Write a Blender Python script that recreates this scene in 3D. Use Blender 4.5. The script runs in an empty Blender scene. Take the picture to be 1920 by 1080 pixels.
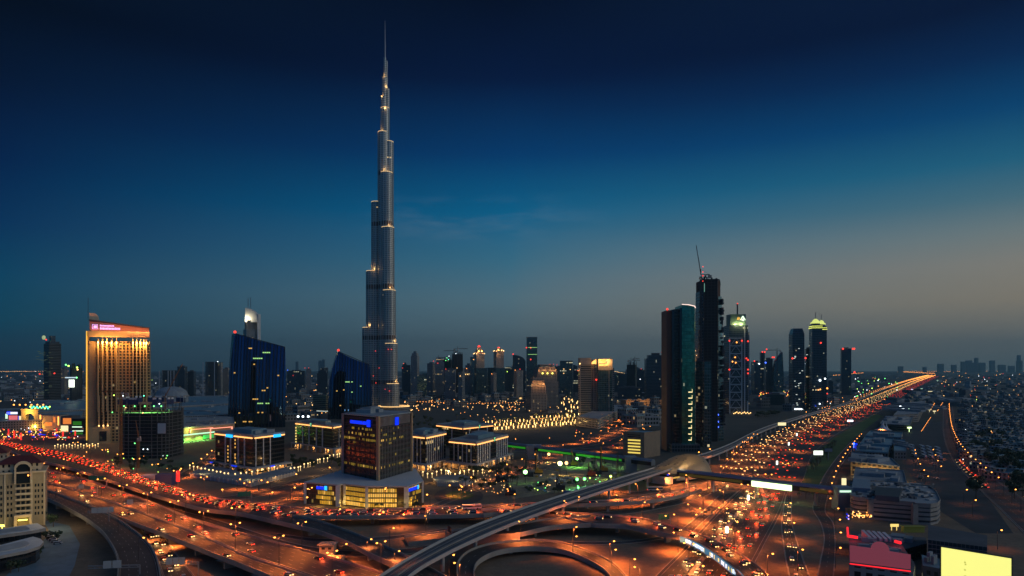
import bpy, math, random
from mathutils import Vector, Matrix
R = random.Random(7)
PI = math.pi
S = bpy.context.scene
COL = S.collection
F, H, HY = 1320.0, 95.0, 690.0          # focal length in 1920-px units, eye height (m), horizon row

# ---------------------------------------------------------------- camera
cd = bpy.data.cameras.new('camera'); cam = bpy.data.objects.new('camera', cd); COL.objects.link(cam)
cam.location = (0, 0, H); cam.rotation_euler = (PI/2, 0, 0)
cd.sensor_width = 36; cd.lens = 36*F/1920; cd.shift_y = (HY-540)/1920
cd.clip_start = 1; cd.clip_end = 120000
S.camera = cam

# ---------------------------------------------------------------- sky
w = bpy.data.worlds.new('World'); S.world = w; w.use_nodes = True
nt = w.node_tree; N = nt.nodes; L = nt.links; N.clear()
def nd(t, **k):
    n = N.new(t)
    for a, b in k.items(): setattr(n, a, b)
    return n
def mth(op, a, b=None, c=None, clamp=False):
    n = N.new('ShaderNodeMath'); n.operation = op; n.use_clamp = clamp
    for i, v in enumerate((a, b, c)):
        if v is None: continue
        if isinstance(v, (int, float)): n.inputs[i].default_value = v
        else: L.new(v, n.inputs[i])
    return n.outputs[0]
def s2l(c): return tuple((v/255/12.92 if v <= 10.3 else ((v/255+.055)/1.055)**2.4) for v in c)
def ramp(fac, stops):
    n = N.new('ShaderNodeValToRGB'); e = n.color_ramp.elements
    n.color_ramp.interpolation = 'B_SPLINE' if False else 'EASE' if False else 'LINEAR'
    while len(e) < len(stops): e.new(0.5)
    for el, (p, c) in zip(e, stops):
        el.position = p; el.color = (*s2l(c), 1)
    L.new(fac, n.inputs[0]); return n.outputs[0]
def mixc(f, a, b, bt='MIX'):
    n = N.new('ShaderNodeMix'); n.data_type = 'RGBA'; n.blend_type = bt
    if isinstance(f, (int, float)): n.inputs[0].default_value = f
    else: L.new(f, n.inputs[0])
    for i, v in ((6, a), (7, b)):
        if isinstance(v, tuple): n.inputs[i].default_value = (*v[:3], 1)
        else: L.new(v, n.inputs[i])
    return n.outputs[2]
tc = nd('ShaderNodeTexCoord'); sx = nd('ShaderNodeSeparateXYZ'); L.new(tc.outputs['Generated'], sx.inputs[0])
x, y, z = sx.outputs
hyp = mth('SQRT', mth('ADD', mth('MULTIPLY', x, x), mth('MULTIPLY', y, y)))
el = mth('DIVIDE', mth('ARCTAN2', z, hyp), math.radians(90), clamp=True)   # 0 at horizon, 1 overhead
az = mth('ARCTAN2', x, y)                                                  # 0 ahead, + to the right (the west)
def E(py, k=1): return math.degrees(math.atan((HY-py)/F*k))/90
def D(py): return E(py, .82)                                               # at the picture's sides the same row is lower in the sky
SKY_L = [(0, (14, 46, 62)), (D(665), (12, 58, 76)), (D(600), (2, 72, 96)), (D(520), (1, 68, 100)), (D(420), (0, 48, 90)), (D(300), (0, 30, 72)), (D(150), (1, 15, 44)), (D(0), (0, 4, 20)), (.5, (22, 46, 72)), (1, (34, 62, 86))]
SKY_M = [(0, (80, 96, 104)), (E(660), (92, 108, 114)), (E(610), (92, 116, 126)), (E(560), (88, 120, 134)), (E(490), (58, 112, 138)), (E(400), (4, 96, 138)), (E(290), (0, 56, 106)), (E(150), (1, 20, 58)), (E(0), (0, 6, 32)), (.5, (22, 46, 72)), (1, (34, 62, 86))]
SKY_R = [(0, (92, 104, 106)), (D(665), (106, 112, 108)), (D(620), (124, 122, 112)), (D(560), (142, 133, 116)), (D(490), (136, 133, 124)), (D(430), (112, 126, 128)), (D(370), (72, 110, 126)), (D(300), (30, 96, 126)), (D(200), (0, 64, 110)), (D(100), (0, 34, 76)), (D(0), (0, 14, 48)), (.5, (22, 46, 72)), (1, (34, 62, 86))]  # overhead stops of all ramps, out of view, are brightened to lift the roofs
# behind the viewer: unseen dusk-blue eastern sky, brightened to light the facing walls
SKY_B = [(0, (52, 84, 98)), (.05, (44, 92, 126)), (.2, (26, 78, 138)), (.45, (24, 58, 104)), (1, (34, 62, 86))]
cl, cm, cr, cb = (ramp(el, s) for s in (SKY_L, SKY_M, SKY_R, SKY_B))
t1 = mth('MULTIPLY_ADD', az, 1/.64, 1, clamp=True)
t2 = mth('POWER', mth('DIVIDE', az, .64, clamp=True), .72)
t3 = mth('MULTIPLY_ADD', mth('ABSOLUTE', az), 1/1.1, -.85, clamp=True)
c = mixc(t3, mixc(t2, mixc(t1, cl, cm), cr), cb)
# a faint streak of cloud
mp = nd('ShaderNodeMapping'); mp.inputs['Scale'].default_value = (9, 9, 46); L.new(tc.outputs['Generated'], mp.inputs[0])
nz = nd('ShaderNodeTexNoise'); nz.inputs['Scale'].default_value = 1.3; nz.inputs['Detail'].default_value = 5; L.new(mp.outputs[0], nz.inputs['Vector'])
band = mth('MULTIPLY_ADD', mth('ABSOLUTE', mth('SUBTRACT', el, E(412))), -40, 1, clamp=True)
cloud = mth('MULTIPLY', mth('MULTIPLY', mth('MULTIPLY_ADD', nz.outputs[0], 4, -1.75, clamp=True), band), .17)
cloud = mth('MULTIPLY', cloud, mth('MULTIPLY_ADD', mth('ABSOLUTE', mth('ADD', az, .045)), -7, 1.3, clamp=True))
c = mixc(cloud, c, s2l((150, 160, 165)))
SUN_EL, SUN_AZ = math.radians(-4), math.radians(58)
sk = nd('ShaderNodeTexSky'); sk.sky_type = 'NISHITA'; sk.sun_disc = False; sk.sun_elevation = SUN_EL; sk.sun_rotation = SUN_AZ
bg1 = nd('ShaderNodeBackground'); L.new(sk.outputs[0], bg1.inputs[0]); bg1.inputs[1].default_value = .02
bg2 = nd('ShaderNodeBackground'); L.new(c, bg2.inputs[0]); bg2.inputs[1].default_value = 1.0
ad = nd('ShaderNodeAddShader'); L.new(bg1.outputs[0], ad.inputs[0]); L.new(bg2.outputs[0], ad.inputs[1])
wo = nd('ShaderNodeOutputWorld'); L.new(ad.outputs[0], wo.inputs[0])

# ---------------------------------------------------------------- the afterglow in the west
ld = bpy.data.lights.new('afterglow', 'SUN'); ld.energy = .6; ld.angle = math.radians(50); ld.color = (.96, .95, .90)
so = bpy.data.objects.new('afterglow', ld); COL.objects.link(so)
so.rotation_euler = (math.radians(66), 0, math.radians(78))
v = S.view_settings; v.view_transform = 'Standard'; v.look = 'None'; v.exposure = 0; v.gamma = 1; v.use_curve_mapping = False
cy = S.cycles
cy.use_denoising = True
try: cy.denoiser = 'OPENIMAGEDENOISE'
except Exception: pass
cy.use_light_tree = True; cy.max_bounces = 4; cy.diffuse_bounces = 1; cy.glossy_bounces = 3; cy.transmission_bounces = 2; cy.volume_bounces = 0
cy.caustics_reflective = False; cy.caustics_refractive = False; cy.sample_clamp_indirect = 4

# ---------------------------------------------------------------- coordinates
def wp(px, py, z=0.0):
    Y = F*(H-z)/(py-HY); return Vector(((px-960)/F*Y, Y, z))
def ax(px, Y): return (px-960)/F*Y
def zz(py, Y): return H+(HY-py)/F*Y

# ---------------------------------------------------------------- objects
def link(o): COL.objects.link(o); return o
def tag(o, label=None, cat=None, group=None, kind=None):
    if label: o['label'] = label
    if cat: o['category'] = cat
    if group: o['group'] = group
    if kind: o['kind'] = kind
    return o
def thing(name, label, cat, loc=(0, 0, 0), group=None):
    o = bpy.data.objects.new(name, None); o.empty_display_size = 2; o.location = loc; link(o)
    return tag(o, label, cat, group)
def wloc(o):
    p = Vector((0, 0, 0))
    while o is not None: p = p+o.location; o = o.parent
    return p
KIDS = {}
def copy_tree(o, parent=None, loc=None, rz=None):
    c = o.copy(); COL.objects.link(c); c.parent = parent
    if loc is not None: c.location = loc
    if rz is not None: c.rotation_euler = (0, 0, rz)
    for ch in KIDS.get(o.name, []):
        k = copy_tree(ch, c); KIDS.setdefault(c.name, []).append(k)
    return c
def adopt(o, parent):
    o.parent = parent; KIDS.setdefault(parent.name, []).append(o); return o

class MB:
    def __init__(s): s.v = []; s.f = []; s.m = []; s.u = []
    def face(s, pts, m=0, uv=None):
        b = len(s.v); s.v += [tuple(p) for p in pts]; s.f.append(tuple(range(b, b+len(pts)))); s.m.append(m)
        s.u.append(uv or [(p[0], p[1]) for p in pts]); return s
    def prism(s, poly, z0, z1, m=0, mt=None, top=None, cap=True, ut=0, bottom=False):
        """poly: ccw (x, y); top: optional upper outline; z1 number or list per vertex"""
        n = len(poly); tp = top or poly; zt = z1 if isinstance(z1, (list, tuple)) else [z1]*n
        zb = z0 if isinstance(z0, (list, tuple)) else [z0]*n
        u = ut
        for i in range(n):
            j = (i+1) % n; a, b, c, d = poly[i], poly[j], tp[j], tp[i]
            l = math.hypot(b[0]-a[0], b[1]-a[1])
            s.face([(a[0], a[1], zb[i]), (b[0], b[1], zb[j]), (c[0], c[1], zt[j]), (d[0], d[1], zt[i])], m, [(u, zb[i]), (u+l, zb[j]), (u+l, zt[j]), (u, zt[i])])
            u += l
        if cap: s.face([(tp[i][0], tp[i][1], zt[i]) for i in range(n)], m if mt is None else mt)
        if bottom: s.face([(poly[i][0], poly[i][1], zb[i]) for i in reversed(range(n))], m if mt is None else mt)
        return s
    def box(s, x0, x1, y0, y1, z0, z1, m=0, mt=None):
        return s.prism([(x0, y0), (x1, y0), (x1, y1), (x0, y1)], z0, z1, m, mt, bottom=True)
    def obox(s, c, ux, hx, hy, z0, z1, m=0, mt=None):
        """box with centre c, half sizes hx along unit vector ux and hy across"""
        vx, vy = -ux[1], ux[0]
        p = [(c[0]+a*hx*ux[0]+b*hy*vx, c[1]+a*hx*ux[1]+b*hy*vy) for a, b in ((-1, -1), (1, -1), (1, 1), (-1, 1))]
        return s.prism(p, z0, z1, m, mt, bottom=True)
    def cyl(s, cx, cy, r0, r1, z0, z1, n=12, m=0, mt=None, a0=0):
        p = [(cx+r0*math.cos(a0+2*PI*i/n), cy+r0*math.sin(a0+2*PI*i/n)) for i in range(n)]
        t = [(cx+r1*math.cos(a0+2*PI*i/n), cy+r1*math.sin(a0+2*PI*i/n)) for i in range(n)]
        return s.prism(p, z0, z1, m, mt, top=t)
    def bar(s, p, q, w, h=None, m=0):
        p = Vector(p); q = Vector(q); d = (q-p); h = h or w
        if d.length < 1e-6: return s
        d.normalize(); up = Vector((0, 0, 1)) if abs(d.z) < .95 else Vector((0, 1, 0))
        a = d.cross(up).normalized()*w/2; b = a.cross(d).normalized()*h/2
        c = [(-a-b), (a-b), (a+b), (-a+b)]
        for i in range(4):
            j = (i+1) % 4; s.face([p+c[i], p+c[j], q+c[j], q+c[i]], m)
        s.face([p+k for k in reversed(c)], m); s.face([q+k for k in c], m); return s
    def ball(s, c, r, m=0, n=8, k=5, sz=1.0):
        c = Vector(c)
        P = lambda i, j: c+Vector((r*math.cos(2*PI*i/n)*math.sin(PI*j/k), r*math.sin(2*PI*i/n)*math.sin(PI*j/k), -r*sz*math.cos(PI*j/k)))
        for j in range(k):
            for i in range(n):
                q = [P(i, j), P(i+1, j), P(i+1, j+1), P(i, j+1)]
                if j == 0: q = [q[0], q[2], q[3]]
                elif j == k-1: q = [q[0], q[1], q[2]]
                s.face(q, m)
        return s
    def lathe(s, cx, cy, prof, n=16, m=0):
        for (r0, z0), (r1, z1) in zip(prof, prof[1:]):
            for i in range(n):
                a, b = 2*PI*i/n, 2*PI*(i+1)/n
                s.face([(cx+r0*math.cos(a), cy+r0*math.sin(a), z0), (cx+r0*math.cos(b), cy+r0*math.sin(b), z0), (cx+r1*math.cos(b), cy+r1*math.sin(b), z1), (cx+r1*math.cos(a), cy+r1*math.sin(a), z1)], m,
                       [(r0*a, z0), (r0*b, z0), (r0*b, z1), (r0*a, z1)])
        return s
    def build(s, name, mats, parent=None, smooth=False, origin=None):
        if not isinstance(mats, (list, tuple)): mats = [mats]
        off = wloc(parent) if parent is not None else Vector(origin or (0, 0, 0))
        me = bpy.data.meshes.new(name)
        me.from_pydata([(a-off[0], b-off[1], c-off[2]) for a, b, c in s.v], [], s.f)
        me.polygons.foreach_set('material_index', s.m)
        ul = me.uv_layers.new(name='UVMap'); ul.data.foreach_set('uv', [t for f in s.u for p in f for t in (p[0], p[1])])
        for m_ in mats: me.materials.append(m_)
        if smooth:
            import bmesh
            bm = bmesh.new(); bm.from_mesh(me); bmesh.ops.remove_doubles(bm, verts=bm.verts, dist=.001); bm.to_mesh(me); bm.free()
            me.polygons.foreach_set('use_smooth', [True]*len(me.polygons))
        me.update()
        o = bpy.data.objects.new(name, me)
        if parent is None: o.location = off
        link(o)
        if parent is not None: adopt(o, parent)
        return o

# ---------------------------------------------------------------- materials
MAT = {}
def newmat(name):
    m = bpy.data.materials.new(name); m.use_nodes = True; MAT[name] = m
    try: m.cycles.emission_sampling = 'NONE'
    except Exception: pass
    global nt, N, L
    nt = m.node_tree; N = nt.nodes; L = nt.links
    return m, N['Principled BSDF']
def mat(name, col, rough=.7, metal=0, noise=None, emit=None, es=0, spec=None, sample=False, bump=None):
    m, b = newmat(name)
    b.inputs['Base Color'].default_value = (*col, 1); b.inputs['Roughness'].default_value = rough; b.inputs['Metallic'].default_value = metal
    if spec is not None: b.inputs['Specular IOR Level'].default_value = spec
    if noise:
        sc, amt = noise
        t = N.new('ShaderNodeTexCoord'); g = N.new('ShaderNodeTexNoise'); g.inputs['Scale'].default_value = sc; g.inputs['Detail'].default_value = 6; g.inputs['Roughness'].default_value = .65
        geo = N.new('ShaderNodeNewGeometry'); L.new(geo.outputs['Position'], g.inputs['Vector'])
        f = mth('MULTIPLY_ADD', g.outputs[0], 2.4, -.7, clamp=True)
        L.new(mixc(f, tuple(v*(1-amt) for v in col), tuple(min(1, v*(1+amt)) for v in col)), b.inputs['Base Color'])
    if emit:
        b.inputs['Emission Color'].default_value = (*emit, 1); b.inputs['Emission Strength'].default_value = es
        if sample: m.cycles.emission_sampling = 'AUTO'
    return m
def sep_uv():
    t = N.new('ShaderNodeUVMap'); t.uv_map = 'UVMap'; q = N.new('ShaderNodeSeparateXYZ'); L.new(t.outputs[0], q.inputs[0]); return q.outputs[0], q.outputs[1]
def facade(name, wall, glass, fh=3.8, bw=3.0, mw=.3, mh=.35, lit=.05, cols=((1, .62, .2), (1, .8, .5)), es=1.2, gr=.12, gm=.5, wr=.6, fins=None, seed=0, wmetal=0, rows=.5):
    """storeys of height fh, bays of width bw; mw / mh: share of the bay / storey that is wall"""
    m, b = newmat(name); u, vv = sep_uv()
    cu, cv = mth('DIVIDE', u, bw), mth('DIVIDE', vv, fh)
    fu, fv = mth('FRACT', cu), mth('FRACT', cv)
    win = mth('MULTIPLY', mth('GREATER_THAN', fu, mw), mth('GREATER_THAN', fv, mh))
    cmb = N.new('ShaderNodeCombineXYZ'); L.new(mth('FLOOR', cu), cmb.inputs[0]); L.new(mth('FLOOR', cv), cmb.inputs[1]); cmb.inputs[2].default_value = seed+.5
    oi = N.new('ShaderNodeObjectInfo')
    wn = N.new('ShaderNodeTexWhiteNoise'); wn.noise_dimensions = '4D'; L.new(cmb.outputs[0], wn.inputs['Vector']); L.new(oi.outputs['Random'], wn.inputs['W'])
    cm2 = N.new('ShaderNodeCombineXYZ'); L.new(mth('FLOOR', mth('DIVIDE', cu, 7)), cm2.inputs[0]); L.new(mth('FLOOR', cv), cm2.inputs[1]); cm2.inputs[2].default_value = seed+9.5
    w2 = N.new('ShaderNodeTexWhiteNoise'); w2.noise_dimensions = '4D'; L.new(cm2.outputs[0], w2.inputs['Vector']); L.new(oi.outputs['Random'], w2.inputs['W'])
    # a few tenants leave most of a floor on, the others single rooms
    p = mth('ADD', mth('MULTIPLY', mth('GREATER_THAN', w2.outputs[0], 1-lit*rows), .7), lit*.6)
    on = mth('MULTIPLY', mth('LESS_THAN', wn.outputs[0], p), win)
    sc = N.new('ShaderNodeSeparateColor'); L.new(wn.outputs['Color'], sc.inputs[0])
    geo = N.new('ShaderNodeNewGeometry'); g = N.new('ShaderNodeTexNoise'); g.inputs['Scale'].default_value = .045; g.inputs['Detail'].default_value = 4; L.new(geo.outputs['Position'], g.inputs['Vector'])
    wv = mth('MULTIPLY_ADD', g.outputs[0], .7, .65)
    wc = mixc(1, (*wall,), (1, 1, 1), 'MULTIPLY')
    cmbw = N.new('ShaderNodeCombineColor'); [L.new(wv, cmbw.inputs[i]) for i in range(3)]
    wc = mixc(1, tuple(wall), cmbw.outputs[0], 'MULTIPLY')
    gv = mth('MULTIPLY_ADD', sc.outputs[2], .7, .6)
    cmbg = N.new('ShaderNodeCombineColor'); [L.new(gv, cmbg.inputs[i]) for i in range(3)]
    gc = mixc(1, tuple(glass), cmbg.outputs[0], 'MULTIPLY')
    L.new(mixc(win, wc, gc), b.inputs['Base Color'])
    L.new(mth('MULTIPLY_ADD', win, gr-wr, wr), b.inputs['Roughness'])
    L.new(mth('MULTIPLY_ADD', win, gm-wmetal, wmetal), b.inputs['Metallic'])
    L.new(mixc(sc.outputs[1], cols[0], cols[1]), b.inputs['Emission Color'])
    L.new(mth('MULTIPLY', on, mth('MULTIPLY_ADD', sc.outputs[0], es, es*.25)), b.inputs['Emission Strength'])
    return m
# ---------------------------------------------------------------- shared materials
M = {}
M['asphalt'] = mat('asphalt', (.048, .047, .047), .7, noise=(.06, .45))
M['asphalt2'] = mat('worn_asphalt', (.055, .052, .050), .75, noise=(.05, .45))
M['concrete'] = mat('concrete', (.34, .30, .25), .8, noise=(.12, .22))
M['pale_concrete'] = mat('pale_concrete', (.46, .44, .40), .75, noise=(.1, .15))
M['paint'] = mat('road_paint', (.34, .33, .30), .7, noise=(.3, .5))
M['red_paint'] = mat('red_paint', (.5, .04, .03), .6)
M['steel'] = mat('galvanised_steel', (.30, .31, .32), .5, .6)
M['dark_steel'] = mat('dark_steel', (.05, .05, .055), .5, .4)
M['rust'] = mat('rust_orange_steel', (.32, .12, .03), .6)
M['roof'] = mat('grey_roof', (.28, .31, .32), .85, noise=(.06, .3))
M['dark_roof'] = mat('dark_roof', (.09, .10, .11), .85, noise=(.06, .3))
M['cream'] = mat('cream_render', (.56, .47, .32), .8, noise=(.2, .12))
M['burgundy'] = mat('burgundy_tiles', (.13, .022, .02), .7, noise=(.5, .2))
M['gold_stone'] = mat('honey_stone', (.44, .30, .16), .75, noise=(.1, .15))
M['dark_glass'] = mat('dark_glass', (.035, .05, .065), .08, .6)
M['teal_roof'] = mat('teal_metal_roof', (.20, .33, .38), .45, .3, noise=(.05, .2))
M['white'] = mat('white_cladding', (.62, .62, .60), .6, noise=(.1, .1))
M['trunk'] = mat('palm_trunk', (.10, .07, .045), .9)
M['leaf'] = mat('leaf', (.035, .06, .022), .7, noise=(.4, .4))
M['leaf2'] = mat('dry_leaf', (.06, .075, .03), .7, noise=(.4, .4))
M['grass'] = mat('lawn', (.07, .13, .028), .9, noise=(.06, .4))
M['tyre'] = mat('rubber', (.02, .02, .02), .8)
M['car_glass'] = mat('car_glass', (.02, .025, .03), .08, .3)
M['green_sign'] = mat('green_sign', (.01, .16, .10), .5)
def em(name, col, s, sample=False): M[name] = mat(name, tuple(v*.5 for v in col), .5, emit=col, es=s, sample=sample); return M[name]
em('sodium', (1, .34, .06), 4); em('sodium_dim', (1, .34, .06), 3.2); em('warm', (1, .58, .2), 3.2); em('warm_dim', (1, .58, .2), 2.4)
em('cool', (.85, .95, 1), 3.5); em('green_l', (.16, 1, .22), 4); em('lime_l', (.6, 1, .12), 5); em('red_l', (1, .05, .03), 2.1); em('blue_l', (.05, .12, 1), 5)
em('head_l', (1, .64, .24), 3.4); em('tail_l', (1, .055, .02), 2.4); em('cyan_l', (.02, .45, 1), 1.6); em('royal_l', (.0, .035, 1.0), 1.0)
em('cornice_l', (1, .42, .12), 2.2); em('pink_l', (1, .32, .2), 1.6); em('aqua_l', (.1, 1, .55), 4); em('violet_l', (.75, .45, 1), 1.4)
em('yellow_screen', (1, .97, .26), 1.0, True); em('rose_screen', (.155, .033, .052), 1.0); em('white_screen', (.9, 1, .85), 2.6, True); em('grey_screen', (.35, .5, .55), .5)
em('lime_screen', (.72, 1, .45), 2.6, True); em('amber_w', (1, .60, .12), .6); em('amber_hi', (1, .72, .2), 1.1); em('jade_strip', (.05, .55, .03), .22); em('green_flood', (.25, 1, .3), 1.5, True)

# ---------------------------------------------------------------- ground
m, b = newmat('ground')
geo = N.new('ShaderNodeNewGeometry'); q = N.new('ShaderNodeSeparateXYZ'); L.new(geo.outputs['Position'], q.inputs[0])
def noise(sc, det=6, ro=.6):
    g = N.new('ShaderNodeTexNoise'); g.inputs['Scale'].default_value = sc; g.inputs['Detail'].default_value = det; g.inputs['Roughness'].default_value = ro
    L.new(geo.outputs['Position'], g.inputs['Vector']); return g.outputs[0]
n1 = mth('MULTIPLY_ADD', noise(.035), 2.6, -.8, clamp=True); n2 = mth('MULTIPLY_ADD', noise(.006), 3, -1, clamp=True); n3 = mth('MULTIPLY_ADD', noise(.25, 4, .7), 3, -1.1, clamp=True)
sand = mixc(n1, (.19, .128, .078), (.29, .20, .125)); n5 = mth('MULTIPLY_ADD', noise(.018, 3, .5), 7, -3.6, clamp=True); n6 = mth('MULTIPLY_ADD', noise(.9, 3, .7), 4, -1.6, clamp=True)
sand = mixc(mth('MULTIPLY', n3, .6), sand, (.08, .06, .042)); sand = mixc(mth('MULTIPLY', n5, .55), sand, (.06, .048, .036)); sand = mixc(mth('MULTIPLY', n6, .3), sand, (.30, .24, .17))
town = mixc(n2, (.05, .055, .05), (.12, .11, .09)); town = mixc(mth('MULTIPLY', n1, .6), town, (.035, .05, .035))
far = mth('MULTIPLY_ADD', mth('ADD', q.outputs[1], mth('MULTIPLY', q.outputs[0], .35)), 1/260, -2.15, clamp=True)
L.new(mixc(far, sand, town), b.inputs['Base Color']); b.inputs['Roughness'].default_value = .95
g_ = MB(); g_.face([(-17000, -850, 0), (17000, -850, 0), (17000, 20000, 0), (-17000, 20000, 0)])
tag(g_.build('ground', m), kind='structure')

# ---------------------------------------------------------------- roads
def spline(P, n=8):
    P = [Vector(p) for p in P]; Q = [2*P[0]-P[1]]+P+[2*P[-1]-P[-2]]; out = []
    for i in range(1, len(Q)-2):
        a, b_, c_, d = Q[i-1:i+3]
        for k in range(n):
            t = k/n; out.append(.5*((2*b_)+(c_-a)*t+(2*a-5*b_+4*c_-d)*t*t+(3*b_-a-3*c_+d)*t**3))
    out.append(P[-1]); return out
def edges(pairs, z=0, n=8):
    A, B_ = [], []
    for i, pr in enumerate(pairs):
        zi = pr[4] if len(pr) > 4 else z
        A.append(wp(pr[0], pr[1], zi)); B_.append(wp(pr[2], pr[3], zi))
    return spline(A, n), spline(B_, n)
def lerp(a, b_, t): return a+(b_-a)*t
def arc(P):
    d = [0]
    for a, b_ in zip(P, P[1:]): d.append(d[-1]+(b_-a).length)
    return d
class Path:
    """a line across the strip at fraction t, walked by distance"""
    def __init__(s, A, B_, t=.5): s.P = [lerp(a, b_, t) for a, b_ in zip(A, B_)]; s.d = arc(s.P); s.len = s.d[-1]
    def at(s, x):
        x = min(max(x, 0), s.len-1e-3); i = 0
        while i < len(s.d)-2 and s.d[i+1] <= x: i += 1
        k = (x-s.d[i])/max(1e-6, s.d[i+1]-s.d[i]); p = lerp(s.P[i], s.P[i+1], k); t = (s.P[i+1]-s.P[i]).normalized(); return p, t
ROADS = {}
def surface(mb, A, B_, m=0, dz=0):
    d = arc([lerp(a, b_, .5) for a, b_ in zip(A, B_)]); up = Vector((0, 0, dz))
    for i in range(len(A)-1):
        mb.face([B_[i]+up, B_[i+1]+up, A[i+1]+up, A[i]+up], m, [(d[i], 0), (d[i+1], 0), (d[i+1], 8), (d[i], 8)])
    return mb
def wall(mb, P, th, z0, z1, m=0):
    """a low wall along P from z0 to z1 above it, th thick"""
    nrm = []
    for i in range(len(P)):
        t = (P[min(i+1, len(P)-1)]-P[max(i-1, 0)]); t.z = 0; t.normalize(); nrm.append(Vector((-t.y, t.x, 0))*th/2)
    lo, hi = Vector((0, 0, z0)), Vector((0, 0, z1))
    for i in range(len(P)-1):
        a, b_, c_, d = P[i]-nrm[i], P[i+1]-nrm[i+1], P[i+1]+nrm[i+1], P[i]+nrm[i]
        mb.face([a+lo, b_+lo, b_+hi, a+hi], m); mb.face([c_+lo, d+lo, d+hi, c_+hi], m); mb.face([a+hi, b_+hi, c_+hi, d+hi], m); mb.face([d+lo, c_+lo, b_+lo, a+lo], m)
    for i, s in ((0, 1), (len(P)-1, -1)):
        q_ = [P[i]-nrm[i]*s+lo, P[i]+nrm[i]*s+lo, P[i]+nrm[i]*s+hi, P[i]-nrm[i]*s+hi]; mb.face(q_, m)
    return mb
def dashes(mb, A, B_, t, dz, on=3.0, off=6.0, wd=.22, m=0, upto=1e9):
    p = Path(A, B_, t); x_ = 0; up = Vector((0, 0, dz))
    while x_ < min(p.len-on, upto):
        a, t1_ = p.at(x_); c_, _ = p.at(x_+on); n_ = Vector((-t1_.y, t1_.x, 0))*wd/2
        mb.face([a-n_+up, c_-n_+up, c_+n_+up, a+n_+up], m); x_ += on+off
def solid(mb, A, B_, t, dz, wd=.25, m=0):
    P = [lerp(a, b_, t) for a, b_ in zip(A, B_)]; up = Vector((0, 0, dz))
    for i in range(len(P)-1):
        tt = (P[i+1]-P[i]).normalized(); n_ = Vector((-tt.y, tt.x, 0))*wd/2
        mb.face([P[i]-n_+up, P[i+1]-n_+up, P[i+1]+n_+up, P[i]+n_+up], m)
def marks(parent, A, B_, lanes, dz, edge=.05):
    mb = MB()
    for k in range(1, lanes): dashes(mb, A, B_, edge+(1-2*edge)*k/lanes, dz)
    for t in (edge, 1-edge): solid(mb, A, B_, t, dz)
    return mb.build('lane_markings', M['paint'], parent)
def pier(parent, p, t, ztop, half, w_=1.5):
    u = (-t.y, t.x); l = math.hypot(*u); u = (u[0]/l, u[1]/l); mb = MB()
    mb.obox((p.x, p.y), u, half*.42, w_*.55, -.2, ztop-1.6)
    vx, vy = -u[1], u[0]
    lo = [(p.x+a*half*.42*u[0]+b_*w_*.55*vx, p.y+a*half*.42*u[1]+b_*w_*.55*vy) for a, b_ in ((-1, -1), (1, -1), (1, 1), (-1, 1))]
    hi = [(p.x+a*half*u[0]+b_*w_*.8*vx, p.y+a*half*u[1]+b_*w_*.8*vy) for a, b_ in ((-1, -1), (1, -1), (1, 1), (-1, 1))]
    mb.prism(lo, ztop-1.6, ztop-.02, 0, top=hi)
    return mb.build('pier', M['concrete'], parent)
def flyover(key, name, label, pairs, z=6, lanes=3, th=1.5, piers=34, embank=0, asphalt='asphalt', par=True, n=8, half=None, sl=(0, 0)):
    """embank: share of the length (from the start) that stands on solid walls"""
    A, B_ = edges(pairs, z, n); ROADS[key] = (A, B_)
    mid = Path(A, B_, .5); c0 = mid.P[len(mid.P)//2]
    t_ = thing(name, label, 'flyover', (c0.x, c0.y, 0))
    mb = surface(MB(), A, B_, 0); dn = Vector((0, 0, -th)); k0 = int(len(A)*embank)
    for i in range(len(A)-1):
        lo = (lambda p: Vector((p.x, p.y, -.1))) if i < k0 else (lambda p: p+dn)
        mb.face([lo(B_[i]), lo(B_[i+1]), B_[i+1], B_[i]], 1); mb.face([lo(A[i+1]), lo(A[i]), A[i], A[i+1]], 1)
        if i >= k0: mb.face([A[i]+dn, A[i+1]+dn, B_[i+1]+dn, B_[i]+dn], 1)
    mb.face([A[0], B_[0], B_[0]+dn, A[0]+dn], 1); mb.face([B_[-1], A[-1], A[-1]+dn, B_[-1]+dn], 1)
    mb.build('deck', [M[asphalt], M['concrete']], t_)
    if par:
        for P in (A, B_): wall(MB(), P, .45, -.25, 1.05).build('parapet', M['concrete'], t_)
    marks(t_, A, B_, lanes, .012)
    if piers:
        x_ = max(piers*.5, mid.len*embank+6)
        while x_ < mid.len-8:
            p, tg = mid.at(x_)
            if p.z-th > 1.2 and p.y > 200:
                i = min(range(len(mid.P)), key=lambda k: (mid.P[k]-p).length)
                n_ = Vector((-tg.y, tg.x, 0)); hw = abs((A[i]-B_[i]).dot(n_))/2
                pier(t_, p, tg, p.z-th, half or hw*.62)
            x_ += piers
    return t_
def road(key, pairs, z=.06, lanes=2, asphalt='asphalt2', kerb=True, n=8, name='road', mk=True):
    A, B_ = edges(pairs, z, n); ROADS[key] = (A, B_)
    o = surface(MB(), A, B_).build(name, M[asphalt]); tag(o, kind='structure')
    if kerb:
        for P in (A, B_): wall(MB(), P, .35, -z, .16).build('kerb', M['concrete'], o)
    if mk: marks(o, A, B_, lanes, .012)
    return o

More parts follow.
